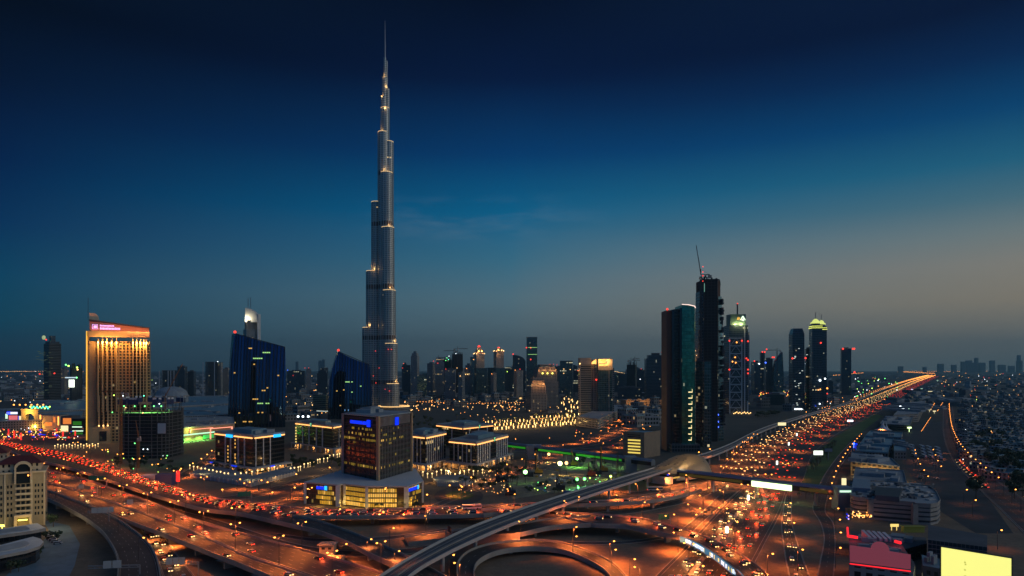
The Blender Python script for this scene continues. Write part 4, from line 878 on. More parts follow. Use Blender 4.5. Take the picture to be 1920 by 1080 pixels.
Y = 915                                                              # tall unfinished skyscraper
t_ = thing('unfinished_skyscraper', 'tall dark unfinished skyscraper with jagged top and a leaning crane on its left', 'skyscraper', (ax(1335, Y), Y, 0))
g = lambda px_: ax(px_, Y)
MB().prism([(g(1318), Y-4), (g(1342), Y-7), (g(1346), Y), (g(1346), Y+32), (g(1318), Y+34)], 0, zz(524, Y), 0, 1).build('dark_wall', [FA['darksite'], M['dark_roof']], t_)
MB().prism([(g(1311), Y+2), (g(1318), Y-3), (g(1318), Y+30), (g(1311), Y+30)], 0, zz(545, Y), 0, 1, top=[(g(1315), Y+4), (g(1318), Y-3), (g(1318), Y+30), (g(1315), Y+28)]).build('left_wing', [FA['navy'], M['dark_roof']], t_)
MB().prism([(g(1346), Y-2), (g(1358), Y+2), (g(1358), Y+32), (g(1346), Y+32)], 0, zz(556, Y), 0, 1, top=[(g(1346), Y-2), (g(1354), Y+2), (g(1354), Y+30), (g(1346), Y+32)]).build('right_wing', [FA['teal'], M['dark_roof']], t_)
MB().prism([(g(1345.5), Y+1), (g(1352), Y+3), (g(1352), Y+26), (g(1345.5), Y+26)], zz(556, Y), zz(526, Y), 0, 1).build('brown_core', [M['rust2'] if 'rust2' in M else M.setdefault('rust2', mat('oxide_cladding', (.12, .06, .04), .7)), M['dark_roof']], t_)
rr = random.Random(5); mb = MB()
for k in range(26): x_ = g(1318+rr.uniform(0, 34)); h_ = zz(524-rr.uniform(0, 9) if x_ < g(1342) else 531-rr.uniform(0, 10), Y); mb.bar((x_, Y+rr.uniform(-2, 20), zz(530, Y)), (x_+rr.uniform(-1, 1), Y+rr.uniform(-2, 20), h_), rr.uniform(.3, 1.6))
for k in range(7): a = PI*k/6; mb.bar((g(1343)+5.5*math.cos(a), Y, zz(535, Y)+9*math.sin(a)), (g(1343)+5.5*math.cos(a+PI/6), Y, zz(535, Y)+9*math.sin(a+PI/6)), .7) if k < 6 else None
mb.build('jagged_top', M['dark_steel'], t_)
mb = MB()
for k in range(150):
    z_ = rr.uniform(20, zz(560, Y)); s = (z_/zz(556, Y)); sd = rr.random() < .35; x_ = (g(1358)-(g(1358)-g(1354))*s) if not sd else (g(1311)+(g(1315)-g(1311))*s); mb.box(x_-1.6, x_+rr.uniform(.4, 1.7), Y+rr.uniform(-4, 4), Y+6, z_, z_+rr.uniform(1, 5))
mb.build('scaffold', M['dark_steel'], t_)
MB().box(g(1318.6), g(1319.6), Y-4.6, Y-4.1, zz(548, Y), zz(532, Y)).build('hoist_light', em('hoist', (.4, .9, .7), .35), t_)
mb = MB(); [mb.box(g(1344), g(1345), Y-6.4, Y-6, zz(a, Y)-.9, zz(a, Y)+.9) for a in (777, 790, 800)]; mb.build('work_light', M['blue_l'], t_)
t_ = tower_crane('red lit luffing crane clamped to the left side of the tall unfinished skyscraper', 1314, 700, 908, 518, jib=PI*.97, jl=38, up=1.42, s=2.0, m='dark_steel', name='tower_crane')
for a in (510, 517, 500, 527): warn(t_, (g(1314), 905, zz(a, 905)), .7)

Y = 1458                                                             # white braced tower with logo panel
t_ = thing('braced_tower', 'slim tower with pale cross bracing, a logo panel on top and a needle mast', 'tower', (ax(1386, Y), Y, 0)); g = lambda px_: ax(px_, Y)
MB().box(g(1367), g(1402.5), Y, Y+38, 0, zz(610, Y)).build('wall', FA['navy'], t_)
MB().box(g(1370), g(1399), Y+2, Y+30, zz(610, Y), zz(589, Y)).build('logo_panel', mat('jade_panel', (.06, .12, .11), .4), t_)
mb = MB(); q_ = [(1389, 600), (1393, 592.5), (1397.5, 600)]
for a, b_ in zip(q_, q_[1:]): mb.bar((g(a[0]), Y+1, zz(a[1], Y)), (g(b_[0]), Y+1, zz(b_[1], Y)), 1.5)
mb.bar((g(1391.5), Y+1, zz(601, Y)), (g(1395), Y+1, zz(597, Y)), 1.3); mb.bar((g(1395), Y+1, zz(601.5, Y)), (g(1392), Y+1, zz(598, Y)), 1.3); mb.build('logo', em('logo_l', (.75, 1, .75), 1.5), t_)
mb = MB(); [mb.box(g(1383+k*1.7), g(1384+k*1.7), Y+.8, Y+1.2, zz(600, Y), zz(595-k % 2, Y)) for k in range(3)]; mb.build('panel_light', M['amber_w'], t_)
for px_ in (1380, 1391): light('panel_wash', (1, .8, .3), 16000); lamp_at('panel_wash', (g(px_), Y-3, zz(608, Y)), t_)
MB().bar((g(1385.5), Y+10, zz(592, Y)), (g(1385.5), Y+10, zz(569, Y)), 2.4).build('mast', M['dark_steel'], t_); warn(t_, (g(1385.5), Y+9, zz(568.5, Y)), 1.3)
mb = MB(); yb = Y-.9
for px_ in (1368, 1390.5): mb.box(g(px_-1), g(px_+1), yb-.6, yb, 0, zz(633, Y))
for k in range(10): z_ = zz(634+k*14.5, Y); mb.box(g(1367), g(1391.5), yb-.7, yb-.1, z_-1, z_+1)
for k in range(10):
    za, zb = zz(634+k*14.5, Y), zz(648.5+k*14.5, Y); mb.bar((g(1369), yb-.3, zb), (g(1379.5), yb-.3, za), .8); mb.bar((g(1379.5), yb-.3, za), (g(1390), yb-.3, zb), .8)
mb.build('cross_bracing', mat('pale_frame', (.34, .42, .46), .5), t_)
MB().box(g(1395), g(1397.2), Y-.6, Y-.1, 0, zz(612, Y)).build('edge_fin', MAT['pale_frame'], t_); MB().box(g(1400.5), g(1403), Y-.7, Y-.1, 0, zz(752, Y)).build('base_fin', MAT['pale_frame'], t_)
for a, b_ in ((1367, 639), (1390.5, 639), (1402, 640), (1367, 693), (1402, 693), (1402, 700), (1399, 672), (1402, 675)): warn(t_, (g(a), Y-2, zz(b_, Y)), 1.7)
for a, b_ in ((1381, 642), (1378, 670), (1373, 678), (1379, 680)): MB().ball((g(a), Y-1.2, zz(b_, Y)), 1.6).build('work_light', M['sodium_dim'], t_)
for k in range(12): MB().ball((g(1372+k*2.8), Y-14, 1.6+(k*7 % 5)*.7), 1.1).build('forecourt_light', M['warm'], t_)
simple('pale balconied tower half hidden behind the braced tower', 1399, 1409.5, 624, 1560, 'grey', 30, .2, top='flat')
# tilted group
simple('dark broad block with a red light, left of the leaning glass tower', 1413.5, 1432, 679, 2500, 'navy', 60, .2, lights=((1414, 677, 'red_l'), (1423, 682, 'cool'), (1435, 680, 'blue_l')), lr=2.6)
simple('dark tower carrying two red lights behind the broad block', 1427, 1437, 662, 2650, 'navy', 30, .1, lights=((1429, 660, 'red_l'), (1433.5, 660, 'red_l'), (1437, 655, 'red_l')), lr=2.8)
simple('dark mid tower with red roof lights beside the leaning glass tower', 1436, 1453, 673, 2550, 'navy', 40, .2, lights=((1448, 670, 'red_l'), (1451, 670, 'red_l')), lr=2.8)
t_, P, zt = simple('leaning glass tower with a pointed sloping top and crane', 1452, 1474.5, 700, 2500, 'teal', 45, .15, top='none', name='leaning_tower')
mb = MB(); h = zz(660, 2500)-zt; q_ = [(P[0][0]+6, P[0][1]), (P[1][0]-4, P[1][1]), (P[2][0]-4, P[2][1]), (P[3][0]+6, P[3][1])]
mb.prism(P, zt, [zt+h*.55, zt+h, zt+h, zt+h*.55], 0, 1, top=q_).build('sloping_top', [FA['teal'], M['dark_roof']], t_)
tower_crane('small crane over the leaning glass tower', 1457, 700, 2480, 658, jib=PI, jl=40, s=2.4, m='dark_steel')
simple('low teal office block with greenish windows behind the sandy lot', 1443, 1478, 741, 1800, facade('facade_lime', (.05, .08, .08), (.03, .06, .06), 3.6, 3, .35, .4, .0, ((.45, 1, .2), (.6, 1, .4)), .35, seed=33, rows=.9), 40, .2, name='office_block', cat='office block')
t_, P, zt = simple('dark slab tower with chamfered top, left of the two gold domed towers', 1485, 1515, 626, 1607, 'navy', 34, .25, top='none', lights=((1485, 672, 'red_l'), (1509.5, 671.5, 'red_l')), lr=2.2)
MB().prism(P, zt, zz(615.5, 1607), 0, 1, top=grow(P, .74)).build('chamfered_top', [FA['navy'], M['dark_roof']], t_)
for k in range(6): MB().ball((ax(1490+k*2.6, 1590), 1590, 2.2), 1.6).build('entrance_light', M['cool'], t_)
rr = random.Random(8); mb = MB()
for k in range(16): x_ = ax(1487+rr.random()*24, 1600); z_ = zz(640+rr.random()*120, 1600); mb.box(x_-1.6, x_+1.6, 1594, 1594.4, z_-.7, z_+.7)
mb.build('lit_window', M['white_w'], t_)
simple('narrow dark infill tower between the chamfered slab and the gold domed towers', 1514, 1527, 655, 1640, 'black_office', 30, .1)
def domed(label, px0, px1, pyt, Y, dome_y, tip, extra=()):
    t_, P, zt = simple(label, px0, px1, pyt, Y, 'navy', 36, .2, top='none', name='domed_tower'); c_ = ctr(P); r = (ax(px1, Y)-ax(px0, Y))/2
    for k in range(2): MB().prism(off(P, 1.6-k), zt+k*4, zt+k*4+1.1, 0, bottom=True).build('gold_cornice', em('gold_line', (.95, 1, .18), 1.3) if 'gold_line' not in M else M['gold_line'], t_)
    MB().prism(grow(P, .94), zt+.5, zt+8, 0, 1).build('top_storey', [FA['navy'], M['dark_roof']], t_)
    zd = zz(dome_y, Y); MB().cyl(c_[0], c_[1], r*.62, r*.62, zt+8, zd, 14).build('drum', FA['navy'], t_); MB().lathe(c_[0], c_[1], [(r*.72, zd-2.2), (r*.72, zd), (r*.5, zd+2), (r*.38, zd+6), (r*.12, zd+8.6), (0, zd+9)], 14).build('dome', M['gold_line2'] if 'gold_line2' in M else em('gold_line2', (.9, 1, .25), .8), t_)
    MB().bar((c_[0], c_[1], zd+8.5), (c_[0], c_[1], zz(tip, Y)), 1.1).build('finial', M['steel'], t_)
    for a in extra: MB().ball((ax(a[0], Y), Y-3, zz(a[1], Y)), a[3]).build('facade_light', M[a[2]], t_)
    return t_
domed('nearer gold domed tower with two glowing cornice bands', 1523.5, 1549, 615, 1590, 604, 584, ((1538, 643, 'red_l', 2), (1536.5, 713, 'cool', 2.6), (1546, 710, 'cool', 2), (1537, 730, 'sodium_dim', 1.6), (1533, 731, 'sodium_dim', 1.2), (1550, 728, 'sodium_dim', 2), (1550, 738, 'red_l', 1.5), (1530, 762, 'blue_l', 2), (1536, 757, 'cool', 1.7)))
domed('farther gold domed tower peeping out behind the nearer one', 1536, 1557, 618, 1720, 606, 588)
simple('free standing dark slab tower with red lights on both roof corners', 1580.5, 1601.5, 654, 2450, 'navy', 38, .1, lights=((1580, 654, 'red_l'), (1601, 654, 'red_l'), (1598.5, 654, 'red_l'), (1601.5, 698, 'red_l')), lr=3.4)
simple('small dark block behind the gold domed towers', 1556, 1567, 716, 2500, 'navy', 40, .1)
simple('broad navy slab left of the green glass tower, paired red lights on its roof block', 1211, 1253, 672, 1900, 'navy', 40, .15, lights=((1241, 661, 'red_l'), (1249, 661, 'red_l')), lr=2.4, top='step')

# ---------------------------------------------------------------- downtown skyline
SK = [  # px0, px1, py, Y, facade, top, lights, label
 (755, 769.5, 685, 2500, 'navy', 'flat', ((755, 690, 'red_l'), (757, 682, 'red_l')), 'dark navy block with a red corner light right beside the supertall tower'),
 (769, 785, 667, 2350, 'pale', 'step', (), 'pale ribbed tower, second in the skyline right of the supertall tower'),
 (780, 799, 705, 2150, 'teal', 'plant', (), 'low teal block in front of the pale ribbed tower'),
 (799.5, 816, 682, 2250, 'grey', 'plant', ((813, 677, 'red_l'),), 'grey balconied tower with one red roof light'),
 (814.5, 832, 679, 2180, 'grey', 'step', ((821, 681, 'red_l'),), 'grey stepped tower with a red light in front of the crane topped site'),
 (833, 854, 693, 2120, 'grey', 'plant', ((836, 692, 'red_l'),), 'lower grey block with warm lit top floor below the unfinished towers'),
 (828, 849, 674, 2450, 'darksite', 'site', ((838, 671, 'green_l'), (841, 674, 'aqua_l'), (842, 668, 'cool'), (836, 676, 'green_l')), 'unfinished dark tower dotted with green work lights'),
 (846.5, 867, 664, 2400, 'darksite', 'site', ((855, 663, 'cool'), (857, 690, 'warm')), 'unfinished dark tower with a crane on its roof'),
 (858, 871, 699, 2080, 'grey', 'plant', ((863, 705, 'warm'),), 'grey block just right of the unfinished tower pair'),
 (870, 886, 690, 2230, 'pale', 'step', ((873, 702, 'warm'), (875, 691, 'sodium_dim'), (877, 702, 'warm')), 'pale block with amber penthouse lights left of the crowned tower'),
 (881, 889, 670, 2160, 'teal', 'flat', ((888, 674, 'sodium_dim'),), 'slim teal wing leaning on the crowned tower'),
 (912, 926, 690, 2350, 'teal', 'flat', (), 'teal block between the two crowned towers'),
 (920, 931, 700, 2120, 'beige2', 'plant', ((922, 701, 'sodium_dim'),), 'small beige tower in front of the second crowned tower'),
 (945, 962, 690, 2600, 'navy', 'plant', ((951, 697, 'lime_l'),), 'dim navy block between crowned tower and sail topped tower'),
 (963.5, 981, 695, 2150, 'beige', 'plant', ((975, 692, 'red_l'), (966, 694, 'sodium_dim')), 'small beige tower with red roof light before the sail topped tower'),
 (1050.5, 1075.5, 677, 2300, 'teal', 'flat', ((1057, 692, 'warm'), (1069, 693, 'warm'), (1057, 700, 'warm')), 'dark teal tower standing alone right of the stepped twin residences'),
 (1030, 1047, 688, 2700, 'navy', 'plant', ((1031, 683, 'red_l'), (1038, 683, 'red_l'), (1044, 684, 'red_l'), (1034, 688, 'red_l')), 'hazy block with four red lights behind the stepped residences'),
 (1073, 1087, 694, 2500, 'navy', 'plant', ((1083, 695, 'red_l'),), 'low navy block left of the amber signed tower'),
 (1150, 1178, 702, 2500, 'navy', 'plant', (), 'low wide navy block right of the amber signed tower'),
 (1177, 1196, 684, 2300, 'darksite', 'site', (), 'dark unfinished tower with crane stubs, right of the amber signed tower'),
 (1196, 1212, 694, 2600, 'navy', 'plant', ((1202, 692, 'red_l'), (1211, 692, 'red_l')), 'hazy navy block with red roof lights beside the broad slab'),
 (1160, 1205, 727, 2150, 'navy', 'plant', ((1200, 711, 'cool'),), 'long low dark block behind the honey coloured low building'),
 (535, 570, 696, 2700, 'navy', 'plant', ((550, 704, 'red_l'), (540, 694, 'blue_l')), 'wide dark block between the two curved blue towers'),
 (571, 581, 693, 2900, 'grey', 'plant', ((572, 690, 'red_l'), (579, 690, 'red_l'), (572, 706, 'warm'), (585, 705, 'warm')), 'grey block carrying two red lights between the curved blue towers'),
 (592, 613, 700, 2300, 'navy', 'step', (), 'dim block just left of the slimmer curved blue tower'),
 (380, 403, 679, 2050, 'navy', 'flat', (), 'slab with pale edge strips left of the broad curved tower'),
 (402, 414, 680, 2080, 'pale', 'flat', ((409, 678, 'cool'),), 'pale narrow slab attached right of the pale edged one'),
 (413, 428, 692, 2200, 'beige2', 'plant', (), 'beige block against the broad curved tower'),
 (298, 327, 695, 2100, 'navy', 'flat', (), 'low dark block with three white upright edges right of the hotel'),
 (328, 347, 688, 2300, 'navy', 'plant', (), 'dark tower behind the domed mall roof'),
 (347, 363, 697, 2350, 'navy', 'plant', (), 'lower dark tower at the right of the domed mall roof'),
 (106, 121, 692, 2300, 'beige2', 'plant', (), 'pale block between the two dark left hand towers'),
]
for a in SK:
    Rr = random.Random(int(a[0]*10)); t_, P, zt = simple(a[7], a[0], a[1], a[2], a[3], a[4], Rr.uniform(26, 38), Rr.uniform(-.35, .35), top=a[5], lights=a[6], name='tower_block', cat='tower', group='towers of the skyline', lr=1.25)
    if a[0] in (380, 298):
        for px_ in ((380.5, 402) if a[0] == 380 else (298.5, 315, 320, 326)): MB().box(ax(px_-.6, a[3]-6), ax(px_+.6, a[3]-6), a[3]-6, a[3]-5, 0, zt).build('edge_strip', M['white'], t_)
Rr = random.Random(404)
for k in range(30):
    px_ = 756+k*16.6+Rr.uniform(-5, 5) if k < 27 else (545, 600, 440)[k-27]; w_ = Rr.uniform(8, 17)
    if 1250 < px_: px_ = 1190+Rr.uniform(0, 20)
    simple('hazy tower standing far back in the downtown skyline', px_, px_+w_, Rr.uniform(686, 708), Rr.uniform(2750, 3500), Rr.choice(['navy', 'teal', 'grey', 'pale']), 34, Rr.uniform(-.4, .4), top=Rr.choice(['plant', 'step', 'flat']), name='tower_block', group='hazy towers far back in the skyline', lights=((px_+w_*.5, 690, 'red_l'),) if False else ())
for px_, Y, pt_, jb in ((858, 2395, 655, .2), (851, 2390, 659, PI), (822, 2300, 672, 1), (1183, 2290, 677, .3), (1190, 2295, 674, .9)): tower_crane('thin dark crane on the skyline at %s' % {858: 'the roof of the crane topped unfinished tower', 851: 'the left corner of that unfinished tower', 822: 'the stepped grey tower', 1183: 'the left of the crane stub tower', 1190: 'the right of the crane stub tower'}[px_], px_, 700, Y, pt_, jib=jb, jl=34, s=2.2, m='dark_steel', base=zz(684, Y), group='cranes of the skyline')
def crowned(label, px0, px1, pyt, Y, tip, shoulder):
    t_, P, zt = simple(label, px0, px1, pyt, Y, 'beige', 34, .3, top='none', name='crowned_tower'); c_ = ctr(P); r = (ax(px1, Y)-ax(px0, Y))/2; za = zz(tip, Y); h = za-zt
    MB().prism(grow(P, 1.16), 0, zz(shoulder, Y), 0, 1).build('lower_wing', [FA['teal'], M['dark_roof']], t_)
    for k, (f_, a, b_) in enumerate(((.82, 0, .3), (.58, .3, .55), (.34, .55, .8))): MB().prism(grow(P, f_), zt+h*a+.02, zt+h*b_, 0, 1).build('crown_tier', [FA['beige'], M['dark_roof']], t_)
    MB().lathe(c_[0], c_[1], [(r*.3, zt+h*.8), (r*.2, zt+h*.92), (0, za)], 8).build('crown_tip', M['red_l'], t_)
    light('crown', (1, .48, .18), 12000)
    for p in grow(P, .98): lamp_at('crown', (p[0], p[1], zt+3), t_); MB().ball((p[0], p[1], zt+1.6), 1.7).build('crown_light', M['warm_dim'], t_)
    for s in (.3, .7): p = (P[0][0]+(P[1][0]-P[0][0])*s, P[0][1]-5); lamp_at('crown', (*p, zt+h*.35), t_); MB().ball((p[0], p[1]+2, zt+h*.3), 1.5).build('crown_light', M['warm_dim'], t_)
    return t_
crowned('tall beige tower with an amber lit tiered crown and red tip, left of its twin', 887, 908, 664, 2200, 647, 690)
crowned('slightly shorter beige tower with amber lit crown, right of its twin', 925, 944.5, 659, 2300, 650, 690)
simple('dark tower with a quarter round sail top', 961.5, 985.5, 679, 2500, 'navy', 30, .0, top='sail', tops=26, lights=((962, 664, 'red_l'),), name='sail_topped_tower', lr=2.4)
t_ = simple('tall plain teal slab tower, tallest of the central skyline', 987, 1007.5, 632.5, 2300, 'teal', 24, .05, top='flat', name='slab_tower', lights=((987, 652, 'red_l'), (995, 652, 'red_l'), (995, 674, 'red_l')), lr=2.2)[0]
for py_ in (651.5, 664.5): MB().box(ax(990, 2295), ax(1007, 2295), 2294, 2294.5, zz(py_, 2295)-.6, zz(py_, 2295)+.6).build('lit_floor', M['lime_w'], t_)
# stepped twin residences
def stepped(label, px0, px1, pyt, Y, glow):
    t_, P, zt = simple(label, px0, px1, pyt, Y, 'beige2', 34, .35, top='none', name='stepped_residence'); h = 12
    for k, f_ in enumerate((.95, .86, .62)): MB().prism(grow(P, f_), zt+k*h*.5+.02, zt+(k+1)*h*.5, 0, 1).build('roof_tier', [FA['beige2'], M['dark_roof']], t_)
    MB().prism(grow(P, 1.12), 0, zt*.72, 0, 1).build('lower_wing', [FA['beige2'], M['dark_roof']], t_)
    light('tier_wash', (1, .42, .13), 2600)
    for s in (.1, .4, .7, .95): lamp_at('tier_wash', (P[3][0]*(1-s)*0+P[0][0]+(P[1][0]-P[0][0])*s, P[0][1]+(P[1][1]-P[0][1])*s-5, zt+4), t_)
    for s in (.25, .5, .75):
        if glow: MB().ball((P[0][0]+(P[1][0]-P[0][0])*s, P[0][1]+(P[1][1]-P[0][1])*s-1.6, zt-4), 2.0).build('terrace_light', M['gold_ball'] if 'gold_ball' in M else em('gold_ball', (1, .9, .15), 3), t_)
    return t_
stepped('stepped beige residence with three yellow terrace lights, behind its lower neighbour', 1000, 1046, 697, 1730, True)
stepped('lower stepped beige residence with amber top, in front of its taller neighbour', 987, 1024, 724, 1500, False)
simple('low beige wing with rows of dark windows by the palm boulevard', 1019, 1055, 770, 1480, 'beige', 30, .4, top='flat', name='low_wing', cat='building')
# amber signed tower and its podium
Y = 1300
t_ = thing('residential_tower', 'pair of balconied slabs under one roof with amber sign letters', 'tower', (ax(1120, Y), Y, 0)); g = lambda px_: ax(px_, Y)
MB().box(g(1087), g(1108.5), Y, Y+32, 0, zz(684, Y)).build('left_slab', FA['pale_bal'] if 'pale_bal' in FA else (fa('pale_bal', (.33, .29, .24), (.025, .05, .05), 3.4, 90, .02, .42, .012, Wm, 1, gr=.2, gm=.4), FA['pale_bal'])[1], t_)
MB().box(g(1087), g(1108.5), Y-.4, Y+32, zz(684, Y)+.01, zz(671, Y)).build('left_cap', M['concrete'], t_)
MB().box(g(1108.5), g(1121), Y+5, Y+30, 0, zz(674, Y)).build('link_block', FA['beige2'], t_)
MB().box(g(1121), g(1148), Y-3, Y+30, 0, zz(694, Y)).build('right_slab', FA['teal'], t_)
MB().box(g(1121), g(1148), Y-3.5, Y+30, zz(694, Y)+.01, zz(672.5, Y)).build('right_cap', M['concrete'], t_)
MB().box(g(1148.2), g(1152), Y+2, Y+30, 0, zz(690, Y)).build('balcony_stack', FA['pale'], t_)
for px_ in (1113.5, 1119, 1141.5): MB().box(g(px_-.5), g(px_+.5), Y-3.4 if px_ > 1121 else Y+4.3, Y-2.9 if px_ > 1121 else Y+4.9, 0, zz(690, Y)).build('pier', M['concrete'], t_)
mb = MB()                                                            # two unreadable lines of sign lettering
for i in range(8): mb.box(g(1122.5+i*2.55), g(1124.3+i*2.55), Y-4.2, Y-3.8, zz(676.2, Y), zz(673.6, Y))
for i in range(5): mb.box(g(1123+i*2.4), g(1124.8+i*2.4), Y-4.2, Y-3.8, zz(680.2, Y), zz(677.6, Y))
for i in range(7): mb.box(g(1123+i*2.55), g(1124.8+i*2.55), Y-4.2, Y-3.8, zz(686, Y), zz(682.8, Y))
mb.prism([(g(1110), Y+4), (g(1118.5), Y+4), (g(1118.5), Y+4.4), (g(1110), Y+4.4)], [zz(681, Y), zz(683, Y)]*2, [zz(679, Y), zz(673, Y), zz(673, Y), zz(679, Y)]); mb.build('roof_sign', em('amber_sign', (1, .50, .12), 1.9), t_)
light('sign_wash', (1, .5, .14), 9000)
for px_ in (1125, 1140): lamp_at('sign_wash', (g(px_), Y-9, zz(679, Y)), t_)
warn(t_, (g(1118), Y-1, zz(712, Y)), 1.7); MB().ball((g(1087), Y-1.4, zz(682, Y)), 1.3).build('corner_light', M['warm'], t_)
Pp = corner((1122, 790), (1081, 785), (1182, 764), 12); Pp = [(p[0], p[1]) for p in Pp]
t_ = thing('podium_building', 'long pale podium with punched windows below the amber signed tower', 'building', (*ctr(Pp), 0)); MB().prism(Pp, 0, 15, 0, 1).build('wall', [FA['beige'], M['roof']], t_); ring_wall(t_, 'parapet', off(Pp, .3), 15.01, 16, .5, M['concrete'])
for s in (.1, .25, .4, .55, .7, .85): lamp_at('sodium_small', (Pp[0][0]+(Pp[1][0]-Pp[0][0])*s+6, Pp[0][1]+(Pp[1][1]-Pp[0][1])*s-6, 6), t_)
Pp = foot(1168, 1247, 1720, 40, .35); t_ = thing('low_building', 'honey coloured low building with crenellated roof behind the amber lit block', 'building', (*ctr(Pp), 0)); zt = zz(750, 1720)
MB().prism(Pp, 0, zt, 0, 1).build('wall', [facade('facade_honey', (.50, .30, .15), (.04, .03, .03), 6, 9, .55, .5, .0, Wm, 1, seed=41, gm=0, gr=.5), M['roof']], t_); mb = MB(); [strip_along(Pp[0], Pp[1], -.5, zt, zt+2.4, s, s+.09, 2, mb) for s in (.05, .3, .55, .8)]; mb.build('roof_turrets', M['gold_stone'], t_)
for s in (.1, .3, .5, .7, .9): lamp_at('gold', (Pp[0][0]+(Pp[1][0]-Pp[0][0])*s, Pp[0][1]+(Pp[1][1]-Pp[0][1])*s-12, 10), t_)
simple('low teal roofed shed right of the honey coloured building', 1200, 1250, 779, 1250, 'lowrise2', 40, .2, top='flat', name='low_building', cat='building')
# small office with yellow strip windows, by the covered footbridge
M['tan'] = mat('tan_stone', (.27, .20, .13), .8, noise=(.2, .15)); Pp = corner((1208, 813), (1168, 811), (1238, 809), 26); t_ = thing('office_block', 'small tan office block with five glowing yellow window strips', 'office block', (*ctr(Pp), 0))
MB().prism(Pp, 0, 26, 0, 1).build('wall', [M['tan'], M['teal_roof']], t_); mb = MB(); mq = MB()
for k in range(5): strip_along(Pp[3], Pp[0], .05, 4.5+k*3.3, 6+k*3.3, .24, .82, .2, mb)
mb.build('lit_window', M['amber_hi2'] if 'amber_hi2' in M else em('amber_hi2', (1, .74, .14), .95), t_); [strip_along(Pp[3], Pp[0], .05, 21.6+k*2, 22.5+k*2, .22, .82, .15, mq) for k in range(2)]; mq.build('dark_window', M['dark_glass'], t_); ring_wall(t_, 'parapet', off(Pp, .4), 26.01, 27.2, .5, M['tan'])
# hexagonal stepped block with a white chevron light
Pp = foot(582, 613, 1500, 40, .75); t_ = thing('stepped_block', 'tan terraced block with a white chevron of light, left of the slimmer curved tower', 'building', (*ctr(Pp), 0)); zt = zz(741, 1500)
MB().prism(Pp, 0, zt, 0, 1).build('wall', [facade('facade_terr', (.30, .27, .17), (.04, .04, .03), 4, 60, .01, .5, .0, Wm, 1, seed=43), M['roof']], t_); mb = MB(); strip_along(Pp[3], Pp[0], .3, 2, 3.2, .3, 1, .3, mb); strip_along(Pp[0], Pp[1], .3, 2, 3.2, 0, .6, .3, mb); mb.build('chevron_light', M['white_w'], t_)
for px_ in (559, 568, 578): warn(t_, (ax(px_, 1180), 1180, zz(781, 1180)), 1.9, 'cool').name = 'floodlight'
lamp_at('green2', (ax(568, 1180), 1195, 6))

# ---------------------------------------------------------------- left: two dark towers, mall, cream hotel
t_, P, zt = simple('dark banded tower with red waist lights at the far left', 71, 104, 644, 1850, facade('facade_band', (.05, .065, .07), (.012, .02, .025), 4.2, 200, .0, .42, .0, Cw, 1, gr=.15, gm=.5, wr=.4, seed=51), 40, .3, top='none', name='banded_tower', lights=((76, 701, 'red_l'), (103.5, 700, 'red_l'), (88, 637, 'red_l')), lr=2)
MB().prism(grow(P, .82), zt+.01, zz(640, 1850), 0, 1).build('upper_storeys', [FA['navy'], M['dark_roof']], t_); MB().prism(grow(P, .36), zz(640, 1850), zz(629, 1850), 0, 1).build('plant_room', [FA['navy'], M['dark_roof']], t_)
MB().ball((ax(83, 1840), 1838, zz(633, 1840)), 4.5, sz=1.3).build('crescent_light', em('crescent', (.75, .9, .45), .45), t_)
mb = MB(); rr = random.Random(4)
for k in range(46): x_ = ax(73+rr.random()*27, 1845); z_ = zz(654+rr.random()*86, 1845); mb.box(x_-rr.uniform(2, 7), x_+2, 1840, 1840.5, z_-.5, z_+.5)
mb.build('lit_window', em('dim_jade', (.5, .62, .3), .10), t_)
t_, P, zt = simple('small dark tower with a white video screen, left of the hotel', 122, 145.5, 690, 1700, 'darksite', 36, .1, top='site', name='screen_tower', lights=((125, 684, 'green_l'), (130, 686, 'lime_l'), (146, 689, 'lime_l'), (147, 693, 'warm'), (145, 708, 'green_l')), lr=1.9)
MB().box(ax(130, 1690), ax(140, 1690), 1688, 1689, zz(726, 1690), zz(712, 1690)).build('video_screen', M['white_screen'], t_); MB().box(ax(123, 1690), ax(144, 1690), 1688, 1689, zz(709, 1690), zz(707, 1690)).build('light_bar', M['cool_bar'] if 'cool_bar' in M else em('cool_bar', (.7, .9, 1), .9), t_)
